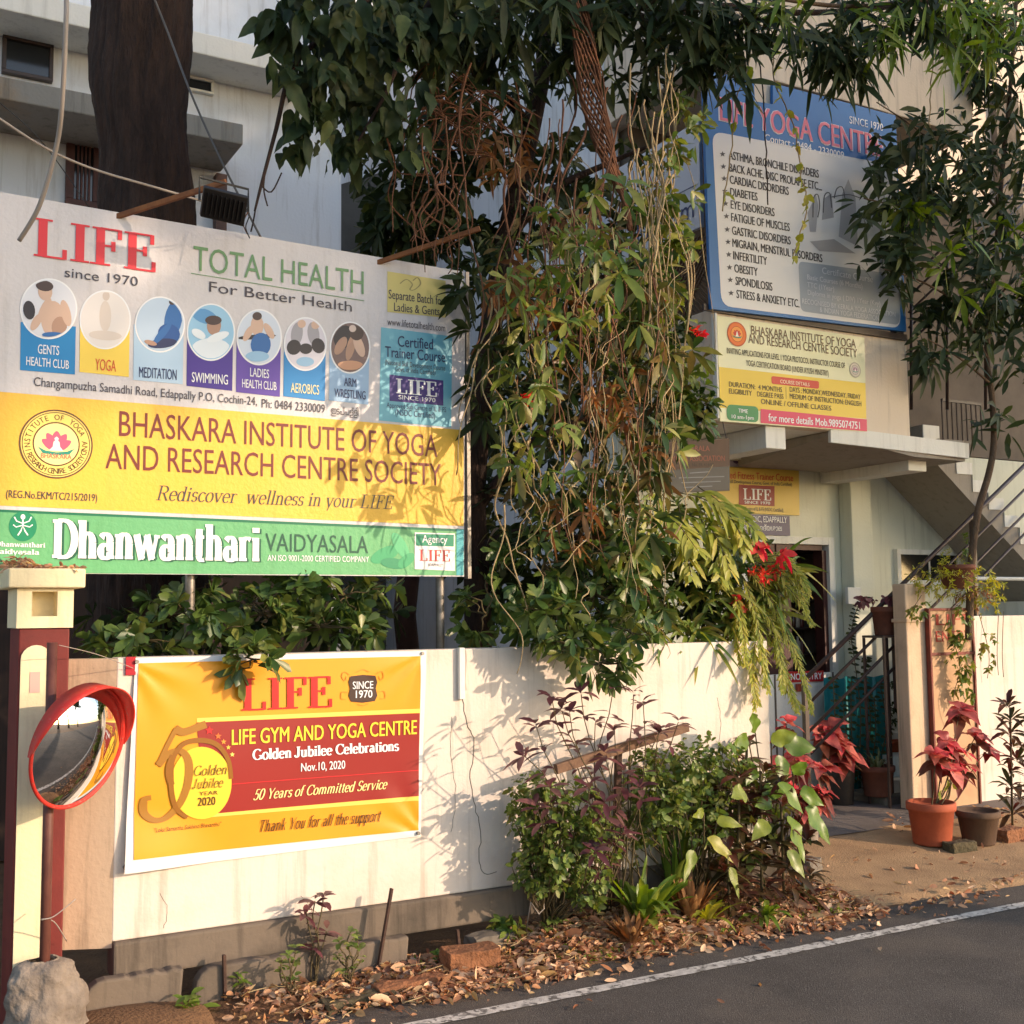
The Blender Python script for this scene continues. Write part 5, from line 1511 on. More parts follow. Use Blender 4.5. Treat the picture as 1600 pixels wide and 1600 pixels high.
# ------------------------------------------------------------------ foliage
LM = {
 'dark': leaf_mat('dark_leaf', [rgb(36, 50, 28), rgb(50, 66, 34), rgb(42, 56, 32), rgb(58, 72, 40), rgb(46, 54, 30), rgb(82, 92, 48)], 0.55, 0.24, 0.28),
 'canopy': leaf_mat('canopy_leaf', [rgb(52, 70, 36), rgb(66, 86, 40), rgb(46, 60, 32)], 0.5, 0.2),
 'mid': leaf_mat('mid_green_leaf', [rgb(64, 90, 40), rgb(90, 114, 48), rgb(116, 130, 58), rgb(74, 98, 42), rgb(140, 140, 66), rgb(110, 104, 56)], 0.4, 0.32),
 'olive': leaf_mat('olive_leaf', [rgb(40, 60, 30), rgb(70, 98, 42), rgb(124, 140, 62), rgb(50, 72, 34), rgb(170, 168, 100), rgb(36, 50, 28), rgb(62, 90, 40), rgb(140, 116, 72), rgb(44, 62, 32), rgb(110, 84, 54)], 0.38, 0.26),
 'gloss': leaf_mat('glossy_hedge_leaf', [rgb(52, 78, 40), rgb(74, 98, 46), rgb(90, 108, 52), rgb(60, 84, 38), rgb(124, 128, 66)], 0.36, 0.22),
 'lime': leaf_mat('lime_leaf', [rgb(140, 150, 54), rgb(168, 166, 70), rgb(120, 138, 50), rgb(186, 172, 78)], 0.4, 0.4),
 'bright': leaf_mat('bright_green_leaf', [rgb(92, 122, 44), rgb(118, 142, 54), rgb(80, 108, 40), rgb(140, 150, 68)], 0.35, 0.35),
 'small': leaf_mat('small_shrub_leaf', [rgb(80, 102, 46), rgb(102, 124, 56), rgb(124, 138, 68), rgb(66, 86, 40), rgb(146, 144, 80)], 0.42, 0.25),
 'purple': leaf_mat('purple_leaf', [rgb(92, 52, 58), rgb(116, 70, 74), rgb(74, 44, 50), rgb(134, 92, 90), rgb(100, 70, 60)], 0.38, 0.3),
 'maroonleaf': leaf_mat('maroon_strap_leaf', [rgb(70, 40, 36), rgb(66, 70, 38), rgb(96, 50, 42), rgb(58, 60, 34), rgb(112, 66, 52), rgb(84, 86, 46)], 0.35, 0.25),
 'croton': leaf_mat('red_croton_leaf', [rgb(214, 92, 88), rgb(190, 74, 76), rgb(224, 136, 118), rgb(150, 64, 60), rgb(200, 106, 100), rgb(160, 90, 68)], 0.42, 0.32),
 'crotondark': leaf_mat('bronze_croton_leaf', [rgb(120, 58, 48), rgb(96, 62, 44), rgb(140, 70, 58), rgb(84, 66, 44)], 0.42, 0.28),
 'dry': leaf_mat('dry_hanging_leaf', [rgb(120, 84, 50), rgb(150, 108, 64), rgb(96, 66, 42), rgb(168, 128, 82)], 0.6, 0.25),
 'red': leaf_mat('red_flower', [rgb(214, 62, 38), rgb(228, 88, 48), rgb(196, 48, 36)], 0.45, 0.3),
 'pink': leaf_mat('pink_flower', [rgb(222, 92, 74), rgb(208, 74, 66)], 0.45, 0.3),
}
BARK = mat('dark_bark', rgb(72, 52, 42), 0.95, rgb(24, 18, 16), 9, 1.0, 1.0, 34, stretch=(2.2, 2.2, 0.5))
BARK2 = mat('grey_brown_bark', rgb(112, 90, 70), 0.95, rgb(72, 58, 46), 8, 0.9, 0.7, 40, stretch=(2, 2, .6))
ROOT = mat('reddish_root', rgb(128, 84, 58), 0.9, rgb(82, 56, 42), 10, 0.9, 0.4, 40)
ROOT2 = mat('pale_root', rgb(190, 168, 126), 0.9, rgb(118, 98, 72), 10, 0.9, 0.4, 40)
STEM = mat('green_brown_stem', rgb(96, 84, 54), 0.8, rgb(70, 58, 40), 12, 0.8)

def blob_points(blobs, rr):
    out = []
    for (px, py, y, rx, ry, dep, n) in blobs:
        c = at(px, py, y)
        m_ = mpp(c)
        for _ in range(n):
            while True:
                u = Vector((rr.uniform(-1, 1), rr.uniform(-1, 1), rr.uniform(-1, 1)))
                if 0.15 < u.length < 1: break
            u *= (0.55+0.45*rr.random()) / max(0.55, u.length) if rr.random() < .45 else 1
            p = c + _r*(u.x*rx*m_) + Vector((0, 0, 1))*(u.y*ry*m_) + Vector((0, 1, 0))*(u.z*dep)
            out.append((p, u, c))
    return out
def foliage(th, name, m, blobs, L, w, n=(5, 8), shape_='lance', spread=62, droop=0.35, upb=0.2, seed=1, fold=.22, jit=.28, hang=0.0):
    rr = random.Random(seed)
    lv = Leaves()
    tips = []
    for p, u, c in blob_points(blobs, rr):
        ax = (p-c)
        ax = (ax.normalized() if ax.length > 1e-4 else Vector((0, 0, 1)))*0.8 + rdir(rr)*0.7+Vector((0, 0, upb))
        s_ = rr.uniform(.72, 1.2)
        if hang:
            for _ in range(rr.randint(*n)):
                q = p+Vector((rr.gauss(0, .03), rr.gauss(0, .03), rr.gauss(0, .05)))
                d_ = rdir(rr)*(1.15-hang)+Vector((0, 0, -hang))
                lv.add(q, d_, Vector((rr.uniform(-1, 1), -1.0, rr.uniform(0, .6))), L*s_*rr.uniform(.7, 1.25), w*s_*rr.uniform(.75, 1.2), droop*rr.uniform(.3, 1.4))
        else:
            lv.whorl(p, ax, rr.randint(*n), L*s_, w*s_, spread, droop, jit, rr)
        tips.append((p, c))
    lv.build(name, LM[m], th, shape_, fold)
    return tips
def twigs(th, name, m, tips, frac, r, seed=1, root=None, n=5):
    rr = random.Random(seed)
    b = MB()
    for p, c in tips:
        if rr.random() > frac: continue
        a = root if root is not None else c
        b.tube(wob(a, p, n, 0.02, 0.0, rr.random()), [r*(1-0.6*i/n) for i in range(n+1)], 5)
    if b.v: return b.build(name, m, th, smooth=True)

# --- the big dark trunk and its overhanging canopy
TY = 1.3
tb = thing('large_tree', 'thick dark tree trunk rising behind the billboard, left', 'tree', (at(225, 330, TY).x, TY, 0))
path = [(236, 1000), (232, 700), (228, 420), (226, 330), (222, 240), (218, 160), (222, 80), (228, 0), (236, -120), (250, -300)]
wid = [175, 160, 146, 140, 132, 136, 142, 148, 150, 140]
vs, fs = [], []
n = 120
cen = bez([(px, py, w_) for (px, py), w_ in zip(path, wid)], 7)
rr = random.Random(3)
ridge = [rr.uniform(-1, 1) for _ in range(n)]
for i, (px, py, w_) in enumerate(cen):
    c = at(px, py, TY)
    r_ = 0.5*w_*mpp(c)
    for j in range(n):
        g = 2*math.pi*j/n
        q = r_*(1+0.05*math.sin(3*g+.1*i)+0.035*math.sin(7*g+.12*i)+0.022*math.sin(19*g+.5*math.sin(i*.4))+0.02*ridge[(j+int(2*math.sin(i*.25)))%n]+.012*rr.uniform(-1, 1)+.03*math.sin(i*.37+2*g))
        vs.append((c.x+q*math.cos(g), c.y+q*math.sin(g), c.z))
for i in range(len(cen)-1):
    for j in range(n): fs.append((i*n+j, i*n+(j+1) % n, (i+1)*n+(j+1) % n, (i+1)*n+j))
MB().add(vs, fs).build('trunk', BARK, tb, smooth=True)
# --- trees added out of frame across the road: crowns shaped to shade the upper scene
def shade_tree(xlo, xhi, label, seed):
    rr = random.Random(seed)
    clumps = []
    while len(clumps) < int(44*(xhi-xlo)):
        xt = rr.uniform(xlo, xhi)
        lo = 3.25 if xt < 2.4 else (3.25+1.8*sm((xt-2.4)/1.0)-2.3*sm((xt-5.0)/.6) if xt < 5.6 else (2.6 if xt < 6.6 else 2.75))
        h = lo+0.3*math.sin(xt*2.1)*(.5 if xt < 5 else .2) + (9.0-lo)*rr.random()**1.2
        if h < lo+0.9 and xt < 3.4 and rr.random() > .2: continue
        y = rr.uniform(-16.0, -12.0)
        s_ = (0.2-y)/(math.cos(rad(SUN_AZ))*math.cos(rad(SUN_EL)))
        clumps.append(Vector((xt+sv.x*s_, y, h+sv.z*s_)))
    cx = sum(c.x for c in clumps)/len(clumps)
    t_ = thing('offframe_shade_tree', label, 'tree', (cx, -14, 0), 'added shade trees across the road')
    MB().tube(wob((cx, -14, -.1), (cx+.3, -14, 11), 10, .2, 0, .3), [.32-.02*i for i in range(11)], 12).build('trunk', BARK, t_, smooth=True)
    b = MB()
    for c in clumps[::12]: b.tube(wob((cx+.2, -14, 6.5+rr.random()*2), c, 6, .15, -.2, rr.random()), [.09-.012*i for i in range(7)], 5)
    b.build('limbs', BARK, t_, smooth=True)
    lv = Leaves()
    for c in clumps:
        for k in range(8):
            p = c+Vector((rr.gauss(0, .3), rr.gauss(0, .3), rr.gauss(0, .17)))
            lv.whorl(p, rdir(rr, .4), rr.randint(5, 7), 0.30, 0.115, 62, .3, .25, rr)
    lv.build('crown', LM['canopy'], t_, 'lance')
shade_tree(-3.2, 2.6, 'leafy tree added out of frame across the road, crown shaped to shade the upper left', 11)
shade_tree(2.2, 7.2, 'leafy tree added out of frame across the road, crown shaped to shade the vine tree top', 12)
shade_tree(6.8, 19.0, 'leafy tree added out of frame across the road, crown shaped to shade the sign house', 13)
# dark leaf mass hanging at the top left of the picture
tips = foliage(tb, 'low_branch_leaves', 'dark', [(480, 35, -.2, 75, 55, .3, 20), (560, 70, -.1, 90, 80, .35, 40), (505, 130, -.2, 55, 50, .25, 14), (445, 25, -.2, 40, 36, .2, 8), (600, 180, 0, 70, 60, .3, 24), (482, 200, -.1, 30, 24, .15, 6), (640, 40, 0, 80, 70, .4, 40), (545, 200, 0, 24, 36, .2, 6), (440, 105, -.2, 14, 20, .1, 2)],
               .125, .07, (3, 5), 'heart', 70, .3, -.25, seed=21, hang=.6)
b = MB()
for q in (((640, -60), (560, 10), (500, 60), (455, 110), (432, 200), (408, 290), (398, 330)), ((560, 10), (520, 80), (500, 130), (470, 190)), ((700, -40), (640, 60), (600, 150), (560, 220))):
    pts = [at(x, y, -.1) for x, y in bez(q, 4)]
    b.tube(pts, [0.022*(1-.8*i/len(pts)) for i in range(len(pts))], 6)
for q in (((420, 240), (412, 290), (418, 322)), ((402, 310), (396, 345), (392, 362)), ((408, 290), (424, 300), (440, 270))):
    b.tube([at(x, y, -.1) for x, y in bez(q, 4)], .004, 5)
b.build('low_branch', BARK, tb, smooth=True)

# --- the vine-draped tree in the middle
VY = 0.75
vt = thing('vine_tree', 'leafy tree hung with creepers and air roots, middle of the picture', 'tree', (at(750, 950, VY).x, VY, 0))
b = MB()
pts = [at(x, y, VY) for x, y in bez([(748, 1060), (745, 900), (740, 760), (760, 560), (790, 380), (830, 200), (860, 40), (880, -120)], 4)]
b.tube(pts, [0.085-0.0012*i for i in range(len(pts))], 14)
b.build('trunk', BARK, vt, smooth=True)
b = MB()
for k, q in enumerate((((830, 200), (760, 120), (680, 70), (600, 20)), ((860, 40), (960, 20), (1060, 40), (1130, 60)), ((790, 380), (860, 300), (940, 260), (1010, 230)), ((760, 560), (830, 480), (920, 440), (1000, 420)), ((745, 800), (820, 700), (900, 660), (980, 640)), ((742, 860), (820, 830), (900, 840), (980, 830)), ((1000, 30), (1120, 10), (1250, 20), (1400, 10), (1560, -10)))):
    yy = [VY-(0.9 if k > 1 else .6)*i/3 for i in range(8)]
    pp_ = bez(q, 4)
    pts = [at(x, y, VY-0.7*i/len(pp_)) for i, (x, y) in enumerate(pp_)]
    b.tube(pts, [0.035*(1-.75*i/len(pts)) for i in range(len(pts))], 7)
b.build('limbs', BARK, vt, smooth=True)
# crown along the top edge: long drooping leaves
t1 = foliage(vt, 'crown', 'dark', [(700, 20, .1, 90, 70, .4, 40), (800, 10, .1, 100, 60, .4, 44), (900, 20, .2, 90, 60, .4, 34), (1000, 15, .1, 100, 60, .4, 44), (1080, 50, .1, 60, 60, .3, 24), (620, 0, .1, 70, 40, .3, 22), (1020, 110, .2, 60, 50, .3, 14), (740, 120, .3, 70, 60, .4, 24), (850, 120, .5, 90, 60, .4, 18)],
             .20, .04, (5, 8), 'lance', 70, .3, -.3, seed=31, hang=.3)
foliage(vt, 'upper_crown', 'dark', [(680, -90, .2, 110, 70, .6, 30), (820, -120, .3, 120, 90, .7, 36), (960, -100, .3, 120, 80, .7, 34), (1080, -60, .2, 80, 60, .5, 18), (880, -220, .4, 150, 80, .8, 36)], .2, .042, (5, 8), 'lance', 68, .3, 0, seed=30)
# deep inner leaves that close the tree's body
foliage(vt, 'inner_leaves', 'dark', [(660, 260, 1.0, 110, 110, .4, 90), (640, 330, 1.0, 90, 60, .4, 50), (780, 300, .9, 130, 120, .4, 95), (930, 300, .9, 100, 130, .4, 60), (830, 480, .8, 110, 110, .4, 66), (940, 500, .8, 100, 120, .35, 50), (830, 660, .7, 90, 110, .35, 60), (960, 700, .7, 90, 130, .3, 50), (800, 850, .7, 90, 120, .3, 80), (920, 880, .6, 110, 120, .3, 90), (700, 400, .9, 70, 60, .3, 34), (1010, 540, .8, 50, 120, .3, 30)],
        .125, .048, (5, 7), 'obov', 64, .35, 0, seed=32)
# leaves at the billboard's right edge
foliage(vt, 'edge_leaves', 'dark', [(732, 440, .0, 28, 36, .15, 6), (768, 520, .0, 40, 50, .2, 9), (770, 640, .1, 30, 60, .2, 9)], .16, .042, (5, 8), 'lance', 62, .4, -.1, seed=33)
# outer leaves, lit from the right
foliage(vt, 'outer_leaves', 'olive', [(860, 380, .2, 110, 70, .3, 30), (980, 420, .1, 70, 80, .25, 26), (860, 470, .1, 100, 60, .25, 26), (990, 540, .05, 70, 70, .2, 30), (900, 600, .1, 90, 70, .25, 30), (1000, 640, .0, 70, 70, .2, 32), (890, 720, .1, 90, 70, .25, 30), (975, 760, .0, 60, 70, .2, 28), (860, 820, .1, 90, 70, .25, 30), (1040, 480, .1, 40, 60, .15, 12), (1060, 620, .05, 40, 50, .15, 14)],
        .095, .027, (4, 7), 'lance', 68, .45, .0, seed=34, jit=.6)
foliage(vt, 'near_leaves', 'mid', [(800, 430, -.45, 46, 60, .2, 9), (860, 500, -.5, 60, 60, .25, 13), (820, 600, -.45, 50, 60, .2, 10), (890, 400, -.6, 60, 50, .25, 11), (850, 700, -.4, 60, 60, .2, 11), (920, 330, -.7, 60, 60, .25, 9), (960, 470, -.7, 50, 70, .2, 10)],
        .105, .034, (4, 7), 'obov', 66, .4, .05, seed=39, jit=.4)
rr = random.Random(55)
b = MB()
for k in range(90):
    x, y = min(1050, max(830, rr.gauss(940, 70))), rr.uniform(300, 960)
    a_ = rr.uniform(-2.6, -.5) if rr.random() < .5 else rr.uniform(1.2, 1.9)
    L_ = rr.uniform(50, 190)
    y0_ = rr.uniform(-.4, .1)
    b.tube(wob(at(x, y, y0_), at(x+L_*math.cos(a_)*.7, y+L_*math.sin(a_), y0_+rr.uniform(-.15, .15)), 9, rr.uniform(.015, .05), 0, rr.random()), [rr.uniform(.0028, .005)*(1-.06*i) for i in range(10)], 5)
b.build('tangled_stems', ROOT2, vt, smooth=True)
foliage(vt, 'bright_leaves', 'mid', [(1040, 300, .0, 45, 110, .15, 34), (1070, 200, .0, 40, 60, .15, 16), (1050, 400, .0, 40, 60, .12, 14), (1010, 480, -.05, 60, 60, .15, 24), (1070, 560, .0, 40, 80, .12, 18), (1080, 625, .05, 40, 45, .12, 24)],
        .09, .036, (4, 7), 'obov', 60, .3, .1, seed=35)
foliage(vt, 'front_leaves', 'olive', [(1020, 420, -.22, 60, 60, .1, 8), (1030, 560, -.25, 60, 70, .1, 11), (1020, 700, -.25, 60, 70, .1, 11), (1000, 840, -.22, 60, 60, .1, 10), (900, 560, -.1, 80, 80, .1, 10), (880, 760, -.1, 80, 80, .1, 10)], .12, .036, (4, 7), 'lance', 62, .35, .05, seed=38)
foliage(vt, 'dry_leaves', 'dry', [(830, 440, -.3, 50, 30, .1, 9), (960, 620, -.3, 50, 40, .1, 8), (900, 820, -.2, 60, 50, .1, 8), (810, 455, .0, 55, 36, .2, 20), (870, 480, .0, 40, 30, .15, 7), (890, 370, .1, 70, 60, .2, 8), (930, 610, .0, 70, 60, .2, 8), (800, 245, .3, 60, 50, .2, 12), (1000, 800, .0, 80, 120, .2, 16)], .11, .028, (4, 7), 'curl', 75, .5, -.5, seed=36)
# lower glossy whorls over the wall
lo_ = foliage(vt, 'lower_leaves', 'gloss', [(850, 880, .05, 90, 60, .2, 34), (930, 930, .0, 90, 60, .2, 44), (880, 980, .0, 80, 40, .15, 30), (970, 860, .0, 60, 60, .2, 26), (940, 1035, -.3, 64, 30, .08, 22), (890, 1005, -.26, 50, 28, .08, 16), (980, 985, -.25, 40, 30, .08, 12), (850, 960, -.2, 50, 30, .1, 12), (1000, 930, .0, 50, 60, .15, 20), (760, 960, .15, 50, 60, .2, 18), (1090, 640, .0, 36, 34, .1, 16)],
              .095, .036, (5, 8), 'obov', 58, .25, .15, seed=37)
twigs(vt, 'twigs', STEM, lo_+t1, .35, .006, 3)
foliage(vt, 'flower', 'red', [(826, 624, -.1, 8, 7, .03, 9)], .036, .022, (4, 6), 'round', 60, .2, .2, seed=41)
foliage(vt, 'flower', 'red', [(1088, 521, .0, 7, 7, .03, 7)], .045, .02, (4, 6), 'round', 60, .2, .2, seed=42)
foliage(vt, 'flower', 'red', [(1046, 474, .0, 7, 7, .03, 6)], .045, .02, (4, 6), 'round', 60, .2, .2, seed=43)
# air roots
rr = random.Random(5)
roots = []
for k in range(26):
    x0 = rr.choice([rr.uniform(600, 700), rr.uniform(690, 1000), rr.uniform(690, 1000)])
    y0 = rr.uniform(60, 330); y1 = y0+rr.uniform(180, 480)
    if x0 < 730: y1 = min(y1, rr.uniform(340, 430))
    roots.append((x0, y0, x0+rr.uniform(-50, 30), y1, rr.uniform(-.15, .25), rr.uniform(.004, .009), ROOT))
for k in range(26):
    x0 = rr.uniform(985, 1075)
    y0 = rr.uniform(60, 420); y1 = y0+rr.uniform(140, 620)
    roots.append((x0, y0, 1038+rr.gauss(0, 22), y1, rr.uniform(-.24, .05), rr.uniform(.0035, .0075), ROOT2))
for k in range(22):
    x0 = rr.uniform(760, 1000); y0 = rr.uniform(380, 800)
    roots.append((x0, y0, x0+rr.uniform(-60, 60), y0+rr.uniform(100, 300), rr.uniform(-.2, 0), rr.uniform(.003, .006), ROOT2))
for k in range(30):
    x0 = rr.uniform(800, 1040); y0 = rr.uniform(150, 560)
    roots.append((x0, y0, x0+rr.gauss(0, 35), y0+rr.uniform(140, 420), rr.uniform(-.5, -.05), rr.uniform(.003, .007), ROOT))
for k in range(8):
    roots.append((rr.uniform(660, 720), rr.uniform(150, 300), rr.uniform(640, 720), rr.uniform(380, 420), -.05, .005, ROOT))
for (x0, y0, x1, y1, yy, r_, m_) in roots:
    MB().tube(wob(at(x0, y0, yy), at(x1, y1, yy-rr.uniform(0, .1)), 22, rr.uniform(.02, .075), 0, rr.random()), [r_*(1-.022*i)*rr.uniform(.85, 1.2) for i in range(23)], 6).build('air_root', m_, vt, smooth=True)
b = MB()   # twisted bundle
for k in range(16):
    pts = []
    for i, (x, y) in enumerate(bez([(895, -30), (912, 60), (922, 140), (935, 200), (955, 260), (975, 310), (985, 360)], 4)):
        a = i*.35+k*.39
        sp_ = 10+8*math.sin(i*.2)
        pts.append(at(x+sp_*math.cos(a)+rr.uniform(-2, 2), y, -.05+.03*math.sin(a)))
    b.tube(pts, .007, 5)
b.build('root_bundle', ROOT, vt, smooth=True)
b = MB()   # coiled dead creeper tangle
for k in range(26):
    c = at(rr.uniform(680, 790), rr.uniform(130, 230), .1)
    R_ = rr.uniform(.08, .26)
    b.tube([c+_r*(R_*math.cos(g))+Vector((0, 0, R_*.7*math.sin(g)))+Vector((0, .1*math.sin(g*2), 0)) for g in [rr.uniform(0, 6)+.35*i for i in range(1)]+[.45*i for i in range(1, 11)]], .004, 4)
b.build('creeper_tangle', ROOT, vt, smooth=True)

# --- creepers hanging in front of the blue sign
for k, (q, lab) in enumerate(((((1190, -20), (1208, 60), (1212, 130), (1240, 200), (1252, 280), (1262, 320), (1240, 400)), 'thin creeper with small yellow-green leaves, rightmost in front of the blue sign'),
                             (((1180, -20), (1172, 90), (1150, 160), (1140, 260), (1128, 330)), 'thin bare creeper hanging over the left edge of the blue sign'),
                             (((1165, 40), (1190, 120), (1196, 220), (1200, 320)), 'dark twig creeper hanging over the ailment list'),
                             (((1480, 0), (1466, 60), (1455, 130), (1452, 200)), 'pale creeper stem hanging under the bright top right leaves'))):
    t = thing('hanging_creeper', lab, 'creeper', at(q[0][0], q[0][1], .5), 'creepers hanging before the blue sign')
    pp_ = bez(q, 6)
    MB().tube([at(x+rr.uniform(-2, 2), y, .5) for x, y in pp_], .005, 5).build('stem', ROOT2 if k != 2 else BARK, t, smooth=True)
    lv = Leaves()
    for i, (x, y) in enumerate(pp_):
        if k in (0,) and i % 2 == 0 or (k == 1 and i % 7 == 0):
            for _ in range(2): lv.add(at(x, y, .49), rdir(rr)+Vector((0, 0, -.4)), rdir(rr, .2)+Vector((0, -1, 0)), rr.uniform(.05, .09), rr.uniform(.035, .06), .2)
    if lv.P: lv.build('leaves', LM['lime'], t, 'heart')

# --- bright leaves at the top right, nearer the camera
tl = thing('bright_branch', 'sunlit yellow-green drooping branch along the top right edge', 'branch', at(1450, -30, -.3))
tp = foliage(tl, 'leaves', 'bright', [(1370, 30, -.3, 60, 40, .2, 8), (1450, 30, -.35, 80, 50, .25, 14), (1540, 40, -.35, 70, 50, .25, 24), (1480, 75, -.3, 50, 26, .15, 6), (1210, 5, -.2, 60, 20, .2, 6)], .2, .034, (5, 8), 'lance', 60, .4, -.45, seed=51, hang=.35)
tp2 = foliage(tl, 'leaves', 'dark', [(1180, 30, -.1, 80, 50, .2, 26), (1280, 60, -.1, 60, 40, .2, 16), (1400, 10, -.2, 120, 40, .3, 24), (1130, 110, 0, 40, 40, .2, 10), (1320, 90, -.1, 60, 40, .2, 14), (1500, 20, -.1, 90, 40, .2, 18)], .22, .042, (5, 8), 'lance', 64, .4, -.3, seed=52, hang=.4)
b = MB()
b.tube([at(x, y, -.2) for x, y in bez([(1110, -20), (1200, -5), (1320, 10), (1440, 0), (1560, -10), (1660, 0)], 4)], .014, 6)
b.build('limb', BARK2, tl, smooth=True)
twigs(tl, 'twigs', BARK2, tp+tp2, .6, .004, 5)

# --- the slender tree by the stair
sy = 1.2
ts = thing('slender_tree', 'slender bent tree with narrow dark leaves before the stair', 'tree', (at(1520, 900, sy).x, sy, 0))
pts = [at(x, y, sy) for x, y in bez([(1514, 1000), (1518, 880), (1528, 800), (1545, 740), (1553, 690), (1550, 620), (1542, 560), (1548, 480), (1556, 400), (1565, 280), (1580, 120), (1590, -40)], 5)]
MB().tube(pts, [0.034-0.0003*i for i in range(len(pts))], 10).build('trunk', BARK2, ts, smooth=True)
b = MB()
for q in (((1542, 560), (1500, 480), (1440, 440), (1380, 420)), ((1550, 440), (1490, 380), (1420, 330), (1350, 310)), ((1560, 330), (1500, 260), (1430, 200), (1370, 160)), ((1548, 600), (1500, 560), (1450, 530)), ((1548, 480), (1590, 430), (1640, 400))):
    pp_ = bez(q, 5)
    b.tube([at(x, y, sy-.5*i/len(pp_)) for i, (x, y) in enumerate(pp_)], [.014*(1-.7*i/len(pp_)) for i in range(len(pp_))], 6)
b.build('limbs', BARK2, ts, smooth=True)
foliage(ts, 'crown', 'dark', [(1440, 320, .9, 90, 60, .35, 18), (1480, 400, .9, 90, 70, .4, 22), (1400, 260, .8, 60, 50, .25, 10), (1560, 330, 1.1, 60, 110, .4, 22), (1430, 200, .8, 60, 40, .25, 8), (1560, 160, 1.2, 60, 120, .4, 22), (1390, 420, .8, 50, 40, .2, 8), (1500, 540, 1.0, 60, 50, .3, 11), (1450, 540, .9, 40, 30, .2, 4), (1580, 540, 1.1, 40, 90, .3, 13), (1560, 660, 1.1, 50, 40, .2, 4), (1360, 320, .75, 40, 30, .15, 4), (1520, 250, 1.0, 70, 60, .3, 17), (1450, 260, .9, 80, 70, .3, 17), (1500, 470, .95, 80, 60, .3, 18), (1570, 470, 1.0, 60, 90, .3, 14), (1590, 240, 1.1, 60, 120, .3, 17), (1410, 370, .8, 60, 50, .25, 11), (1540, 90, 1.2, 60, 80, .3, 26)],
        .19, .05, (6, 9), 'lance', 66, .4, -.1, seed=61, hang=.15, jit=.4)
foliage(ts, 'upper_crown', 'dark', [(1590, -60, 1.2, 90, 80, .5, 22), (1640, 60, 1.2, 60, 100, .5, 20), (1600, -170, 1.2, 90, 70, .5, 18)], .25, .044, (5, 8), 'lance', 64, .35, -.1, seed=60, hang=.3)
foliage(ts, 'lit_leaves', 'bright', [(1450, 310, .75, 80, 50, .2, 6), (1490, 420, .75, 80, 60, .2, 6), (1570, 400, .9, 40, 100, .2, 6)], .18, .045, (5, 8), 'lance', 62, .35, 0, seed=62)

# --- hedge under the billboard
hd = thing('hedge_shrub', 'glossy dark green shrub spilling over the wall below the billboard', 'shrub', (at(400, 1010, .3).x, .3, 1.0))
h1 = foliage(hd, 'foliage', 'gloss', [(170, 1005, .35, 50, 24, .12, 12), (270, 960, .35, 70, 40, .18, 22), (330, 985, .3, 60, 30, .15, 16), (410, 960, .3, 60, 40, .15, 18), (470, 915, .3, 40, 36, .15, 14), (540, 930, .3, 60, 30, .15, 15), (500, 980, .3, 90, 30, .15, 22), (395, 1030, -.1, 34, 30, .05, 13), (230, 1000, .3, 80, 20, .15, 12), (580, 985, .35, 40, 20, .12, 8), (320, 920, .4, 40, 30, .15, 7), (580, 920, .35, 40, 20, .1, 7)],
              .10, .04, (5, 8), 'obov', 56, .22, .25, seed=71)
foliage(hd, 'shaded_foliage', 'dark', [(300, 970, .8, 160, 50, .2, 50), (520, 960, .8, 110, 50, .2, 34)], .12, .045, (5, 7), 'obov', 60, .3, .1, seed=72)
twigs(hd, 'stems', STEM, h1, .6, .005, 7, n=4)
for px in (180, 640):   # dark slim trunks behind it
    pass
b = MB()
b.tube([at(x, y, 1.1) for x, y in ((640, 1040), (632, 960), (640, 880))], .07, 10)
tag(b.build('mossy_post', mat('dark_reddish_post', rgb(66, 40, 34), .9, rgb(40, 28, 26), 6, .8), smooth=True), 'dark reddish post standing in shade under the billboard right half', 'post')

# --- fern-like bush at the right end of the wall
fb = thing('drooping_fern', 'yellow-green feathery fern drooping over the wall right end', 'fern', (at(1150, 1000, .25).x, .25, 1.0))
rr = random.Random(9)
lv = Leaves()
st_ = MB()
def frond(path, yy, L, w, k=26, dr=.15, fan=1.0, y1=None):
    pp_ = bez(path, 6)
    N = len(pp_)
    P = [at(x, y, yy if y1 is None else yy+(y1-yy)*i/N) for i, (x, y) in enumerate(pp_)]
    st_.tube(P, [.004*(1-.7*i/N) for i in range(N)], 5)
    for i in range(2, k):
        f = i/(k-1)*(N-1.001)
        j = int(f)
        p = P[j].lerp(P[min(j+1, N-1)], f-j)
        tg = (P[min(j+1, N-1)]-P[max(j-1, 0)]).normalized()
        sd = tg.cross(Vector((0, -1, 0.3))).normalized()
        for s_ in (1, -1):
            d_ = tg*.75+sd*(s_*.8*fan)+rdir(rr)*.25
            sz = math.sin(math.pi*min(1, .25+.75*i/k))*.6+.4
            lv.add(p, d_, Vector((0, -1, .5))+rdir(rr)*.4, L*sz*rr.uniform(.8, 1.2), w*rr.uniform(.8, 1.2), dr)
for q in (((1060, 770), (1100, 780), (1140, 810), (1165, 860)), ((1050, 800), (1090, 810), (1120, 840), (1140, 890)), ((1040, 770), (1020, 790), (1010, 840), (1015, 880)), ((1090, 760), (1130, 790), (1160, 840)), ((1060, 790), (1070, 840), (1080, 900)), ((1100, 800), (1120, 850), (1125, 900)), ((1030, 800), (1060, 820), (1090, 860)), ((1120, 790), (1150, 800), (1180, 830))):
    frond(q, .2, .15, .036, 13, .4, .8, -.1)
lv.build('leaflets', LM['lime'], fb, 'lance'); lv = Leaves()
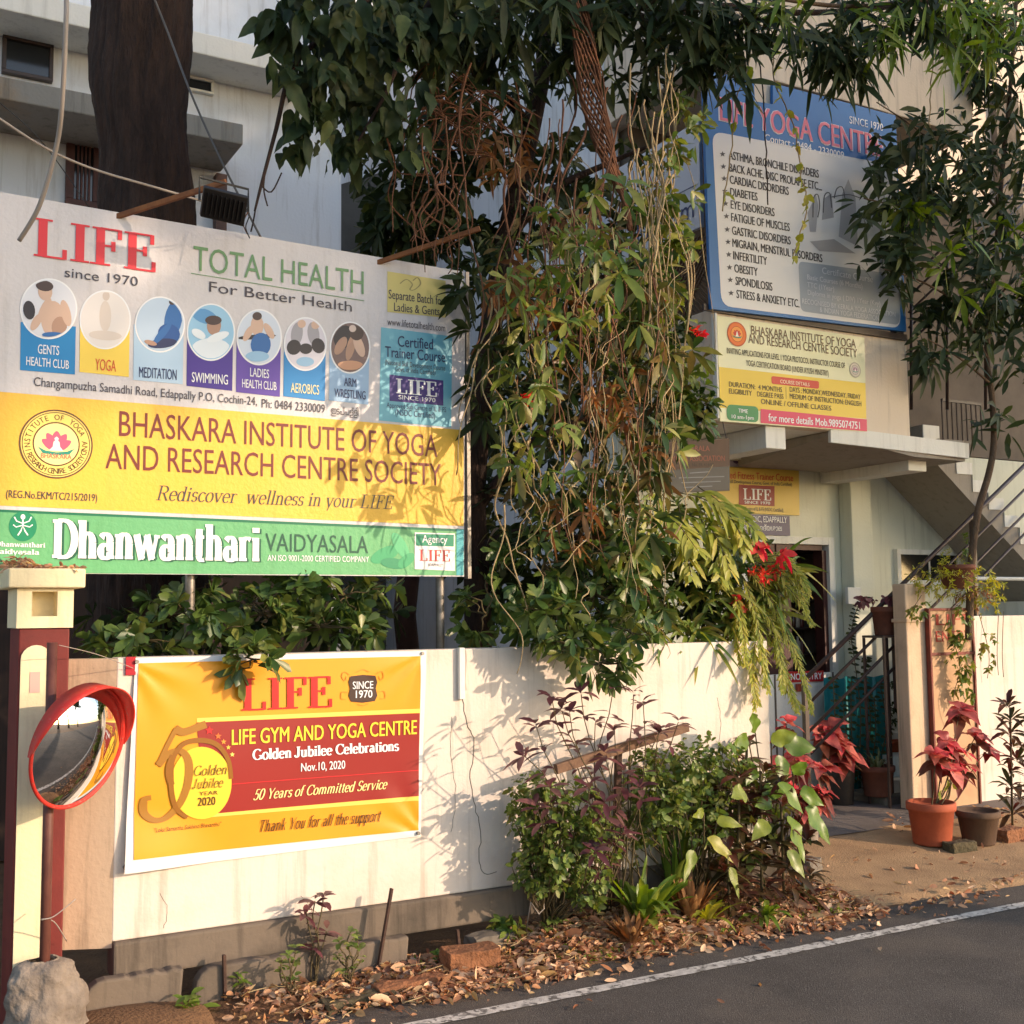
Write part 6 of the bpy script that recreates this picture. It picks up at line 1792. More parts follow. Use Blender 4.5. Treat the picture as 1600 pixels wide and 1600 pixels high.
for q in (((1170, 890), (1200, 930), (1230, 990), (1255, 1060), (1268, 1112)), ((1160, 900), (1180, 960), (1190, 1020), (1200, 1080)), ((1180, 900), (1220, 910), (1250, 940), (1268, 975)), ((1170, 920), (1180, 990), (1175, 1050), (1185, 1100)), ((1180, 960), (1215, 1020), (1235, 1080), (1245, 1112)), ((1150, 930), (1160, 980), (1165, 1040)), ((1185, 880), (1225, 880), (1250, 900), (1265, 930)), ((1170, 940), (1205, 970), (1220, 1030), (1222, 1080))):
    frond(q, .1, .065, .012, 54, .2, .6, -.15)
    frond(tuple((x+rr.uniform(-14, 14), y+rr.uniform(-12, 12)) for x, y in q), .14, .06, .011, 46, .2, .6, -.1)
lv.build('feathery_fronds', LM['lime'], fb, 'strap'); lv = Leaves()
st_.build('rachis', STEM, fb, smooth=True)
foliage(fb, 'foliage', 'mid', [(1050, 830, .3, 60, 60, .2, 26), (1110, 880, .35, 70, 60, .2, 30), (1150, 830, .4, 50, 40, .15, 10), (1060, 900, .3, 60, 60, .2, 26)], .1, .03, (5, 8), 'lance', 60, .3, .1, seed=81)
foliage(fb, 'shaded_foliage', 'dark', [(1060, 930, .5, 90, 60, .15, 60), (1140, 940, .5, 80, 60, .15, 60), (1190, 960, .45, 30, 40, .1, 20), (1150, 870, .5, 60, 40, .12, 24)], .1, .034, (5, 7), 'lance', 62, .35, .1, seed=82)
sp = thing('strap_leaf_plant', 'dark spiky strap-leaved plant along the wall top at its right end', 'plant', (at(1130, 1000, .25).x, .25, 1.2))
lv = Leaves()
for (px, py, n_, L_) in ((1020, 985, 40, .3), (1080, 990, 40, .3), (1140, 985, 46, .32), (1195, 950, 40, .36), (1222, 890, 34, .36), (1120, 930, 20, .3), (1130, 850, 12, .2)):
    c = at(px, py, .18)
    for k in range(n_):
        d_ = rdir(rr, .5); d_.y -= .2
        lv.add(c+rdir(rr)*.05, d_, Vector((0, -.8, .5))+rdir(rr)*.4, L_*rr.uniform(.6, 1.15), .03, rr.uniform(.25, .8))
lv.build('leaves', LM['mid'], sp, 'strap', .3)
fl = thing('red_flowering_bush', 'bush with flame-red flower heads above the wall right end', 'bush', (at(1195, 900, .2).x, .2, 1.3))
foliage(fl, 'flower_head', 'red', [(1188, 898, .0, 12, 10, .05, 16)], .032, .01, (5, 7), 'lance', 55, .1, .2, seed=91)
foliage(fl, 'flower_head', 'red', [(1212, 885, .02, 9, 9, .04, 5)], .045, .024, (3, 5), 'round', 60, .2, .2, seed=92)
foliage(fl, 'flower_head', 'pink', [(1186, 856, .0, 14, 6, .05, 4), (1212, 866, .0, 10, 6, .05, 3)], .085, .04, (3, 5), 'round', 70, .3, .1, seed=93)
foliage(fl, 'flower_head', 'pink', [(1152, 945, .1, 8, 10, .04, 7)], .05, .03, (4, 6), 'round', 60, .2, .2, seed=94)
foliage(fl, 'foliage', 'mid', [(1195, 915, .15, 30, 26, .1, 14), (1160, 940, .2, 30, 26, .1, 10)], .09, .03, (5, 7), 'lance', 58, .3, .2, seed=95)

# ------------------------------------------------------------------ plants of the verge bed
def bush(name, label, cat, bpx, blobs, m, L, w, n, shape_, seed, spread=60, droop=.25, stem=.5, upb=.3, yb=None, group=None, sr=.006):
    b0 = gnd(*bpx) if yb is None else at(bpx[0], bpx[1], yb)
    t_ = thing(name, label, cat, b0, group)
    tp_ = foliage(t_, 'foliage', m, blobs, L, w, n, shape_, spread, droop, upb, seed)
    twigs(t_, 'stems', STEM, tp_, stem, sr, seed, b0, 6)
    return t_
bush('round_leaf_shrub', 'dense small-leaved green shrub nearest the mirror end of the bed', 'shrub', (858, 1425), [(850, 1270, -.30, 60, 50, .14, 110), (880, 1330, -.32, 60, 60, .14, 130), (840, 1360, -.30, 40, 50, .1, 70), (900, 1260, -.30, 40, 40, .12, 50), (915, 1390, -.32, 30, 30, .1, 60), (830, 1240, -.30, 30, 30, .1, 24), (870, 1300, -.24, 80, 90, .1, 100), (930, 1320, -.24, 40, 60, .1, 80)], 'small', .036, .022, (4, 6), 'round', 101, 62, .15, .10)
bush('small_leaf_bush', 'bushy small-leaved green plant behind the strap lily', 'bush', (1080, 1370), [(1060, 1210, -.24, 60, 50, .12, 100), (1110, 1190, -.22, 60, 40, .12, 80), (1030, 1260, -.28, 50, 50, .12, 80), (1090, 1270, -.24, 50, 50, .12, 70), (1010, 1210, -.24, 36, 36, .1, 40), (1060, 1240, -.1, 80, 80, .1, 110), (1120, 1250, -.12, 40, 60, .1, 80), (990, 1290, -.12, 40, 60, .1, 60)], 'small', .04, .022, (4, 6), 'round', 102, 62, .15, .10)
# purple-leaved shrub: long bare stems with a leaf whorl at every tip
pt_ = thing('purple_leaf_shrub', 'tall thin-stemmed shrub with purple leaf whorls before the wall', 'shrub', gnd(960, 1380))
lv = Leaves(); b = MB()
rr = random.Random(13)
for (x, y) in ((862, 1090), (908, 1085), (838, 1135), (878, 1110), (818, 1180), (838, 1262), (890, 1115), (958, 1078), (990, 1085), (1005, 1098), (930, 1130), (960, 1140), (1060, 1128), (1030, 1145), (900, 1165), (1000, 1155), (945, 1180), (975, 1205), (1030, 1140), (920, 1230), (860, 1230), (945, 1255), (1000, 1230), (975, 1300), (930, 1330)):
    yy = rr.uniform(-.46, -.24)
    p = at(x, y, yy)
    base = gnd(rr.uniform(900, 1010), 1385)
    pts = wob(base, p, 9, .035, 0, rr.random())
    b.tube(pts, [.0055*(1-.06*i) for i in range(10)], 5)
    up_ = (pts[-1]-pts[-2]).normalized()
    lv.whorl(p, up_+Vector((0, 0, .6)), rr.randint(5, 8), .105, .034, 66, .3, .25, rr)
    if rr.random() < .6: lv.whorl(pts[-2], up_+Vector((0, 0, .6)), 4, .1, .034, 75, .3, .25, rr)
    if rr.random() < .5: lv.whorl(pts[6], up_+Vector((0, 0, .6)), 3, .08, .028, 75, .3, .25, rr)
b.build('stems', STEM, pt_, smooth=True)
lv.build('leaves', LM['purple'], pt_, 'lance')
def clump(name, label, cat, px, py, m, n_, L_, w_, seed, spread=.8, drp=(.3, .9), yy=None, shape_='strap', lean=(0, 0, 0), group=None, fold=.25):
    rr = random.Random(seed)
    c = bed(px, py)
    t_ = thing(name, label, cat, c, group)
    lv = Leaves()
    for k in range(n_):
        g = rr.uniform(0, 6.28)
        tl_ = rr.uniform(.15, spread)
        d_ = Vector((math.cos(g)*math.sin(tl_*1.4), math.sin(g)*math.sin(tl_*1.4), math.cos(tl_*1.4)))+Vector(lean)
        lv.add(c+Vector((.02*math.cos(g), .02*math.sin(g), .02)), d_, Vector((-math.cos(g), -math.sin(g), .6)), L_*rr.uniform(.65, 1.15), w_*rr.uniform(.8, 1.2), rr.uniform(*drp))
    lv.build('leaves', LM[m], t_, shape_, fold)
    return t_
clump('strap_lily', 'bright green strap-leaved lily at the front of the bed', 'lily', 1005, -.32, 'bright', 46, .46, .048, 201, .85, (.25, .7), lean=(.15, -.2, .55))
clump('strap_lily', 'taller pale green lily between the two small-leaved shrubs', 'lily', 1052, -.17, 'bright', 18, .62, .034, 202, .42, (.1, .3), lean=(-.05, 0, .3))
clump('dry_banana_clump', 'orange-brown dried leaf clump at the foot of the bed', 'dry plant', 1078, -.34, 'dry', 40, .24, .034, 203, .55, (0, .25), lean=(0, -.05, .2))
clump('dry_leaf_tuft', 'small orange dried tuft under the bright strap lily', 'dry plant', 985, -.42, 'dry', 28, .2, .028, 204, .6, (0, .3))
# maroon dracaenas: stacked rosettes
def dracaena(label, px, py, hpx, yy, m, seed, L_=.17, k=6):
    rr = random.Random(seed)
    base = bed(px, yy) if yy else gnd(px, py)
    topp = at(px+rr.uniform(-6, 6), py-hpx, base.y)
    t_ = thing('dracaena', label, 'dracaena', base, 'maroon dracaenas of the verge')
    MB().tube([base, topp], .009, 6).build('stem', STEM, t_, smooth=True)
    lv = Leaves()
    for i in range(k):
        p = base.lerp(topp, .12+.88*i/(k-1))+Vector((rr.uniform(-.04, .04), rr.uniform(-.04, .03), 0))
        lv.whorl(p, (rr.uniform(-.5, .5), -.25, 1), 11, L_*(1-.2*i/k), .036, 64-20*i/k, .4, .3, rr)
    lv.build('leaves', LM[m], t_, 'lance', .3)
clump('strap_lily', 'low yellowish strap lily between the lily and the maroon dracaenas', 'lily', 1105, -.36, 'lime', 22, .26, .03, 207, .9, (.3, .8), lean=(.1, -.2, .2))
clump('strap_lily', 'small green strap lily under the broad leaves at the bed end', 'lily', 1195, -.42, 'bright', 26, .22, .028, 208, .9, (.3, .8), lean=(0, -.2, .25))
dracaena('maroon dracaena rising in the bed just left of the red croton', 1190, 1375, 170, -.3, 'maroonleaf', 301)
dracaena('maroon dracaena in front of the broad green leaf plant', 1150, 1370, 150, -.3, 'maroonleaf', 302)
dracaena('dark dracaena leaning by the grey pot', 1225, 1365, 140, -.33, 'maroonleaf', 303)
dracaena('shorter maroon dracaena beside the yellow leaf', 1110, 1375, 140, -.2, 'maroonleaf', 304, .14)
dracaena('tall dark dracaena against the right wall edge', 1582, 1295, 190, 0, 'maroonleaf', 305, .22, 9)
dracaena('tallest maroon dracaena behind the broad leaf plant', 1165, 1375, 210, -.12, 'maroonleaf', 307, .18, 8)
dracaena('maroon dracaena drooping low over the litter', 1140, 1395, 60, -.36, 'maroonleaf', 308, .16, 5)
dracaena('short dracaena at the foot of the driveway', 1255, 1385, 70, -.3, 'maroonleaf', 306, .15, 4)
# broad-leaved plants
def broad(name, label, base, lvs, m, W=.62, seed=1, droop=.3):
    rr = random.Random(seed)
    t_ = thing(name, label, 'plant', base)
    lv = Leaves(); b = MB()
    for (x, y, yy, L_, dx, dz) in lvs:
        p = at(x, y, yy-.1)
        d_ = Vector((dx, -.25, dz))
        b.tube(wob(base, p, 5, .015, 0, rr.random()), .004, 5)
        lv.add(p, d_, Vector((.3, -1, .5))+rdir(rr)*.3, L_*rr.uniform(.85, 1.1), L_*W*rr.uniform(.75, 1.0), droop)
    b.build('stems', STEM, t_, smooth=True)
    lv.build('leaves', LM[m], t_, 'heart', .15)
    return t_
broad('broad_leaf_plant', 'plant with broad bright green leaves beside the wall right end', gnd(1215, 1360), [(1180, 1145, -.15, .2, -.3, .9), (1205, 1160, -.2, .17, .6, .35), (1225, 1165, -.2, .2, .8, .1), (1170, 1160, -.15, .16, -.9, .2), (1215, 1180, -.2, .15, .2, -.9), (1195, 1240, -.25, .14, .8, .3), (1205, 1250, -.25, .17, -.7, .1), (1250, 1240, -.28, .16, .9, -.1), (1230, 1275, -.3, .2, .35, -.9), (1258, 1262, -.28, .2, .75, -.85), (1200, 1285, -.3, .17, -.9, -.3), (1240, 1210, -.2, .13, .4, .6), (1180, 1195, -.2, .14, -.7, -.4), (1165, 1240, -.35, .17, -.8, .2), (1230, 1330, -.38, .16, .5, -.6), (1150, 1180, -.3, .15, -.5, .6), (1215, 1225, -.35, .18, .6, -.5)], 'bright', .72, 3)
broad('yellow_leaf_plant', 'plant with one yellowing leaf in the middle of the bed', gnd(1090, 1385), [(1100, 1270, -.28, .13, -.8, .1), (1105, 1310, -.3, .2, .85, -.5), (1085, 1330, -.3, .15, -.7, -.5), (1120, 1285, -.28, .15, .9, .1), (1140, 1355, -.34, .14, .3, -.9)], 'lime', .5, 4)
# red-leaved crotons
bush('mixed_green_bush', 'light green leafy bush behind the maroon dracaenas', 'bush', (1180, 1360), [(1150, 1230, -.12, 50, 50, .1, 26), (1200, 1240, -.14, 40, 50, .1, 16), (1150, 1310, -.2, 60, 40, .1, 24)], 'mid', .07, .034, (4, 6), 'obov', 108, 62, .2, .2)
def croton(name, label, base, tips, seed, pot=None, L_=.15, dark=.35):
    rr = random.Random(seed)
    t_ = thing(name, label, 'potted plant' if pot else 'croton', base)
    a_, d_, b = Leaves(), Leaves(), MB()
    for (x, y, yy, n_) in tips:
        p = at(x, y, yy)
        b.tube(wob(base+Vector((0, 0, .12 if pot else 0)), p, 6, .02, 0, rr.random()), [.007*(1-.08*i) for i in range(7)], 5)
        a_.whorl(p, (rr.uniform(-.3, .3), -.35, .8), n_, L_, L_*.62, 70, .45, .3, rr)
        d_.whorl(p-Vector((0, 0, .05)), (rr.uniform(-.3, .3), -.3, .8), n_, L_*.95, L_*.55, 85, .55, .3, rr)
    b.build('stems', STEM, t_, smooth=True)
    a_.build('young_leaves', LM['croton'], t_, 'heart', .2)
    d_.build('older_leaves', LM['crotondark'], t_, 'heart', .2)
    return t_
def pot(parent, base, r, h, m, rim=True, name='pot', taper=.74):
    pr = [(r*taper, 0), (r*(taper+.03), .01), (r*.93, h*.80)]
    if rim: pr += [(r*1.0, h*.81), (r*1.02, h*.86), (r*1.02, h*.97), (r*.99, h), (r*.9, h), (r*.88, h*.9)]
    else: pr += [(r, h), (r*.93, h), (r*.9, h*.9)]
    MB().lathe(pr, base, 40).build(name, m, parent, smooth=True)
    MB().lathe([(0.001, h*.87), (r*.87, h*.885)], base, 24).build('soil', M['dirt'], parent)
TERRA = mat('terracotta', rgb(176, 88, 58), 0.75, rgb(150, 72, 46), 7, .8, .08, 50)
TERRA2 = mat('old_terracotta', rgb(120, 70, 52), 0.85, rgb(84, 52, 40), 7, .8, .15, 40)
BLACKP = mat('black_plastic_pot', rgb(36, 32, 30), 0.6, rgb(52, 44, 38), 6, .6)
BROWNP = mat('dusty_brown_pot', rgb(74, 54, 42), 0.8, rgb(98, 76, 58), 6, .8, .1)
GREYP = mat('chalky_grey_pot', rgb(176, 166, 154), 0.85, rgb(126, 114, 102), 7, .9, .15)
def rpx(base, w): return 0.5*w*mpp(base)
g0 = gnd(1262, 1328)
g0 = atz(1262, 1328, .03)
c_ = croton('croton_pot', 'red and bronze croton in a chalky grey pot at the wall end', g0, [(1250, 1190, g0.y, 7), (1225, 1150, g0.y+.1, 6), (1285, 1200, g0.y-.15, 7), (1282, 1235, g0.y-.2, 7), (1240, 1180, g0.y-.25, 6), (1215, 1215, g0.y-.25, 6), (1240, 1235, g0.y-.1, 7), (1270, 1240, g0.y-.1, 8), (1255, 1265, g0.y-.12, 7), (1228, 1130, g0.y+.05, 5), (1220, 1195, g0.y, 5)], 401, True, .13)
pot(c_, g0, rpx(g0, 40), .26, GREYP)
g1 = gnd(1316, 1257)
c_ = croton('croton_pot', 'tall vivid red croton in a black pot by the railing post', g1, [(1295, 1135, g1.y-.1, 7), (1310, 1160, g1.y-.12, 7), (1285, 1150, g1.y-.1, 5), (1318, 1180, g1.y-.1, 6)], 402, True, .17)
pot(c_, g1, rpx(g1, 44), .30, BLACKP, False)
g2 = gnd(1457, 1318)
c_ = croton('croton_pot', 'red croton in the large orange terracotta pot', g2, [(1480, 1160, g2.y+.12, 7), (1462, 1180, g2.y+.05, 7), (1495, 1175, g2.y+.15, 6), (1500, 1110, g2.y+.2, 7), (1525, 1150, g2.y+.2, 6), (1545, 1170, g2.y+.2, 4), (1485, 1200, g2.y, 5), (1505, 1195, g2.y+.1, 5)], 403, True, .15)
pot(c_, g2, rpx(g2, 74), .30, TERRA)
lv = Leaves()
for (x, y, dx, dz) in ((1478, 1222, -.2, .7), (1490, 1218, .4, .6), (1470, 1230, -.5, .3)):
    lv.add(at(x, y+14, g2.y-.05), (dx, -.3, dz), (0, -1, .4), .12, .07, .2)
lv.build('variegated_leaves', LM['lime'], c_, 'heart')
g3 = gnd(1530, 1318)
t = thing('brown_pot', 'empty dusty brown bowl pot right of the terracotta pot', 'flower pot', g3)
pot(t, g3, rpx(g3, 66), .24, BROWNP, True, 'bowl', .70)
g4 = at(1372, 1243, 1.8)
g4.z = .205
g4 = atz(1372, 1243, .205)
t = thing('spider_plant', 'striped spider plant in a brown pot on the entry step', 'potted plant', g4)
pot(t, g4, rpx(g4, 54), .25, TERRA2)
lv = Leaves(); rr = random.Random(8)
for k in range(26):
    g = rr.uniform(0, 6.28); q = rr.uniform(.1, .9)
    lv.add(g4+Vector((.02*math.cos(g), .02*math.sin(g), .22)), (math.cos(g)*q, math.sin(g)*q-.1, 1), (-math.cos(g), -math.sin(g), .5), rr.uniform(.2, .34), .018, rr.uniform(.3, 1.1))
lv.build('leaves', leaf_mat('striped_leaf', [rgb(110, 122, 80), rgb(150, 150, 110), rgb(90, 106, 64)], .4, .3), t, 'strap', .3)
g5 = atz(1388, 1182, .42)
t = thing('fern_pot', 'shaded leafy plant in an orange pot behind the pillar', 'potted plant', g5)
pot(t, g5, rpx(g5, 50), .17, TERRA)
foliage(t, 'foliage', 'dark', [(1375, 1120, g5.y, 36, 36, .12, 44), (1385, 1085, g5.y, 26, 30, .1, 24)], .05, .02, (5, 7), 'lance', 60, .3, .2, seed=411)
b = MB(); b.box(g5.x-.18, g5.x+.25, g5.y-.14, g5.y+.2, .14, .415)
tag(b.build('plinth_block', M['dark_concrete'], bevel=.012), 'rough concrete block in shade carrying the orange fern pot', 'block')
# climbing coin-leaf plant and teal plastic sheet
cg = gnd(1345, 1250)
t = thing('coin_leaf_climber', 'tall dark plant of paired round leaves before the teal sheet', 'plant', cg)
lv = Leaves(); b = MB()
for q in (((1340, 1220), (1345, 1120), (1335, 1030), (1330, 990), (1340, 950), (1355, 935)), ((1350, 1220), (1360, 1130), (1352, 1060), (1355, 1030)), ((1310, 1200), (1305, 1130), (1302, 1060)), ((1365, 1220), (1385, 1140), (1375, 1070)), ((1335, 1210), (1330, 1130), (1330, 1060)), ((1325, 1215), (1322, 1150), (1316, 1090)), ((1358, 1215), (1368, 1150), (1366, 1090))):
    pp_ = bez(q, 7)
    P = [at(x, y, cg.y-.1) for x, y in pp_]
    b.tube(P, .004, 5)
    for p in P[::1]:
        for s_ in (1, -1):
            lv.add(p, Vector((s_*.8, rr.uniform(-.5, .3), rr.uniform(-.1, .5))), Vector((0, -.6, 1)), .055, .045, .15)
b.build('stems', STEM, t, smooth=True)
lv.build('leaves', LM['dark'], t, 'round')
TEAL = mat('teal_plastic', rgb(28, 138, 140), 0.45, rgb(22, 112, 118), 4, .8)
p, q = at(1292, 1180, 2.1), at(1378, 1056, 2.1)
b = MB()
n = 40
for i in range(n+1):
    x = p.x+(q.x-p.x)*i/n
    y = 2.1+.02*math.sin(i*.9)+.008*math.sin(i*2.3)
    b.v += [(x, y, .2), (x, y, q.z+.01*math.sin(i*.5))]
b.f = [(2*i, 2*i+2, 2*i+3, 2*i+1) for i in range(n)]
o = b.build('teal_sheet', TEAL, smooth=True)
so_ = o.modifiers.new('thickness', 'SOLIDIFY'); so_.thickness = .006
tag(o, 'teal corrugated plastic sheet standing behind the dark climber', 'plastic sheet')
# stool with a brown pot
YT = 1.6
s0, s1 = at(1366, 993, YT), at(1402, 989, YT)
t = thing('metal_stool', 'tall thin brown metal stand holding a pot left of the pillar', 'stand', (s0.x, YT, 0))
b = MB(); b.box(s0.x, s1.x+.03, YT-.1, YT+.14, s0.z-.02, s0.z); b.build('top', M['rail_steel'], t, bevel=.003)
for x in (s0.x+.012, s1.x+.01):
    for y in (YT-.09, YT+.13): MB().bar((x, y, .1), (x, y, s0.z-.021), .018).build('leg', M['rail_steel'], t)
g6 = Vector(((s0.x+s1.x)/2+.01, YT+.02, s0.z+.001))
t = thing('brown_plastic_pot', 'brown tapered pot with sparse succulent on the metal stand', 'potted plant', g6)
pot(t, g6, rpx(g6, 40), .24, TERRA2)
foliage(t, 'foliage', 'purple', [(1385, 938, YT, 26, 8, .08, 9), (1350, 938, YT, 18, 8, .05, 6)], .05, .026, (4, 6), 'round', 60, .3, .3, seed=412)
# pot plant on the board top with trailing vine
hp = at(1495, 905, YR-.1)
t = thing('trailing_pot_plant', 'feathery yellow-green plant in an old pot trailing down the entry board', 'potted plant', hp)
pot(t, hp-Vector((0, 0, .08)), rpx(hp, 56), .2, TERRA2)
foliage(t, 'feathery_foliage', 'lime', [(1470, 905, hp.y-.05, 50, 32, .14, 80), (1520, 915, hp.y-.05, 46, 36, .14, 80), (1490, 880, hp.y, 26, 22, .1, 24), (1540, 940, hp.y-.05, 26, 24, .1, 24)], .038, .011, (5, 8), 'lance', 60, .3, .1, seed=421)
foliage(t, 'dry_foliage', 'dry', [(1520, 930, hp.y-.08, 30, 24, .08, 30)], .04, .012, (5, 7), 'lance', 60, .3, -.2, seed=422)
foliage(t, 'trailing_leaves', 'mid', [(1440, 955, hp.y-.05, 20, 20, .06, 12), (1495, 980, hp.y-.05, 22, 30, .05, 22), (1500, 1030, hp.y-.05, 18, 40, .05, 26), (1505, 1075, hp.y-.05, 16, 22, .05, 14), (1540, 1010, hp.y-.05, 20, 40, .05, 12)], .05, .028, (3, 5), 'heart', 65, .4, -.3, seed=423)
foliage(t, 'shoot', 'bright', [(1512, 850, hp.y, 9, 20, .04, 10)], .05, .024, (4, 6), 'obov', 60, .3, .2, seed=424)
b = MB()
for q in (((1495, 915), (1485, 980), (1500, 1040), (1490, 1090), (1500, 1130)), ((1440, 930), (1420, 960)), ((1530, 960), (1545, 1020), (1543, 1060)), ((1560, 960), (1558, 1020), (1560, 1055)), ((1568, 955), (1566, 1020), (1568, 1058))):
    b.tube([at(x, y, hp.y-.03) for x, y in bez(q, 5)], .003, 5)
b.build('trailing_stems', STEM, t, smooth=True)
# seedlings at the wall foot, left
def seedling(label, bx, by, tips, m, L_, w_, shape_='lance', seed=1, n_=(5, 7)):
    rr = random.Random(seed)
    base = gnd(bx, by)
    t_ = thing('seedling', label, 'seedling', base, 'seedlings along the drain')
    lv = Leaves(); b = MB()
    for (x, y) in tips:
        p = at(x, y, base.y+rr.uniform(-.03, .03))
        b.tube(wob(base, p, 6, .012, 0, rr.random()), .0035, 5)
        lv.whorl(p, (rr.uniform(-.3, .3), -.2, 1), rr.randint(*n_), L_*rr.uniform(.8, 1.2), w_, 66, .35, .3, rr)
    b.build('stem', STEM, t_, smooth=True)
    lv.build('leaves', LM[m], t_, shape_)
seedling('slim purple-leaved seedling standing tallest by the drain', 492, 1530, [(492, 1408), (478, 1425), (505, 1405), (495, 1460), (510, 1455), (486, 1480)], 'purple', .085, .03, seed=501)
seedling('bushy small-leaved seedling left of the purple one', 452, 1558, [(440, 1500), (455, 1510), (462, 1485), (446, 1530), (438, 1515), (460, 1530), (450, 1495), (465, 1505)], 'small', .036, .02, 'round', 502)
seedling('bushy small-leaved seedling right of the purple one', 545, 1545, [(530, 1470), (548, 1455), (560, 1480), (540, 1500), (552, 1510), (528, 1495), (565, 1500), (545, 1480), (535, 1520), (558, 1465)], 'small', .038, .022, 'round', 503)
seedling('tiny light green sprout by the iron stake', 373, 1550, [(372, 1525), (380, 1535)], 'bright', .05, .018, seed=504)
seedling('low green sprout at the dark crack of the drain', 300, 1590, [(298, 1560), (312, 1575), (290, 1572)], 'bright', .07, .032, seed=505)
seedling('green sprout beside the laterite block', 690, 1512, [(685, 1494), (697, 1498)], 'bright', .05, .034, 'heart', 506)
seedling('small weed in the leaf litter under the round shrub', 866, 1460, [(862, 1432), (872, 1440), (855, 1448)], 'small', .05, .026, 'round', 507)
bush('litter_weed', 'dark leafy weed over the drain hole left of the bed', 'weed', (790, 1478), [(795, 1455, -.12, 22, 18, .06, 16), (840, 1478, -.2, 16, 10, .05, 8)], 'mid', .07, .03, (4, 6), 'lance', 510)
# iron stakes
for (p0, p1, r_, lab) in (((588, 1507), (612, 1388), .011, 'tall leaning rusty iron stake by the drain'), ((352, 1562), (350, 1492), .012, 'short upright rusty iron stake in front of the drain slab'), ((720, 1478), (714, 1452), .012, 'stub of iron behind the laterite block')):
    a = gnd(*p0); c = at(p1[0], p1[1], a.y)
    b = MB(); b.bar(a-Vector((0, 0, .03)), c, r_*2, r_*1.2)
    tag(b.build('iron_stake', M['rust'], bevel=.002), lab, 'stake', 'iron stakes along the drain')
# broken sign frame in the bed
t = thing('broken_sign_frame', 'rusty slanting rail on a leaning post among the purple leaves', 'frame', gnd(968, 1380))
a, c = at(868, 1202, -.3), at(1074, 1136, -.12)
MB().bar(a, c, .03, .05).build('rail', mat('weathered_rail', rgb(128, 98, 76), .85, rgb(84, 62, 50), 9, .9, .2), t, bevel=.003)
p0 = gnd(962, 1390); p1 = at(966, 1175, -.2)
MB().bar(p0, p1, .035, .035).build('post', M['rust'], t, bevel=.003)
# bricks
def brick(label, px, py, L_, w_, h_, rot, m, cat='brick'):
    c = gnd(px, py)
    vs = []
    rr = random.Random(int(px))
    n = 3
    b = MB()
    nx, ny, nz = 5, 3, 3
    # rough block: a box grid with jittered skin
    idx = {}
    def V(i, j, k):
        if (i, j, k) not in idx:
            x, y, z = (i/nx-.5)*L_, (j/ny-.5)*w_, k/nz*h_-.015
            x += rr.uniform(-1, 1)*.006; y += rr.uniform(-1, 1)*.006; z += rr.uniform(-1, 1)*.006
            X = x*math.cos(rot)-y*math.sin(rot); Y = x*math.sin(rot)+y*math.cos(rot)
            idx[(i, j, k)] = len(b.v); b.v.append((c.x+X, c.y+Y, c.z+z))
        return idx[(i, j, k)]
    for i in range(nx):
        for j in range(ny):
            b.f.append((V(i, j, nz), V(i+1, j, nz), V(i+1, j+1, nz), V(i, j+1, nz)))
            b.f.append((V(i, j, 0), V(i, j+1, 0), V(i+1, j+1, 0), V(i+1, j, 0)))
        for k in range(nz):
            b.f.append((V(i, 0, k), V(i+1, 0, k), V(i+1, 0, k+1), V(i, 0, k+1)))
            b.f.append((V(i, ny, k), V(i, ny, k+1), V(i+1, ny, k+1), V(i+1, ny, k)))
    for j in range(ny):
        for k in range(nz):
            b.f.append((V(0, j, k), V(0, j, k+1), V(0, j+1, k+1), V(0, j+1, k)))
            b.f.append((V(nx, j, k), V(nx, j+1, k), V(nx, j+1, k+1), V(nx, j, k+1)))
    tag(b.build('brick', m, bevel=.004), label, cat, 'loose blocks on the verge')
brick('orange laterite block at the edge of the drain hole', 735, 1518, .27, .14, .13, -.05, M['laterite'])
brick('dark broken slab leaning behind the laterite block', 765, 1478, .24, .12, .1, .1, M['dark_concrete'])
brick('mossy brick lying before the two pots', 1500, 1328, .22, .11, .075, -.1, M['mossbrick'])
brick('tan brick half hidden at the dark dracaena foot', 1578, 1312, .26, .12, .1, .15, M['laterite'])
brick('brown brick lying under the mirror footing', 72, 1592, .24, .13, .10, .1, M['laterite'])
brick('low kerb stone in the leaf litter by the drain', 640, 1550, .34, .1, .07, .02, M['laterite'])
brick('kerb stone near the lower end of the bed', 560, 1572, .34, .1, .06, .05, M['mossbrick'])
brick('grey stone at the driveway corner of the bed', 1262, 1362, .2, .12, .1, .4, M['dark_concrete'])
cable('garden_hose', 'loop of pale hose under the round-leaf shrub', [gnd(818, 1382)+Vector((0, -.02, .03))]+[at(x, y, -.24) for x, y in ((830, 1410), (842, 1428), (850, 1420), (848, 1396))], .004, M['grey_cable'], cat='hose')
# dirt heap bottom-left
b = MB()
c = gnd(190, 1610)
b.lathe([(.42, -.05), (.36, .015), (.22, .045), (.08, .06)], c, 28, .06)
tag(b.build('dirt_mound', M['dirt'], smooth=True), kind='structure')

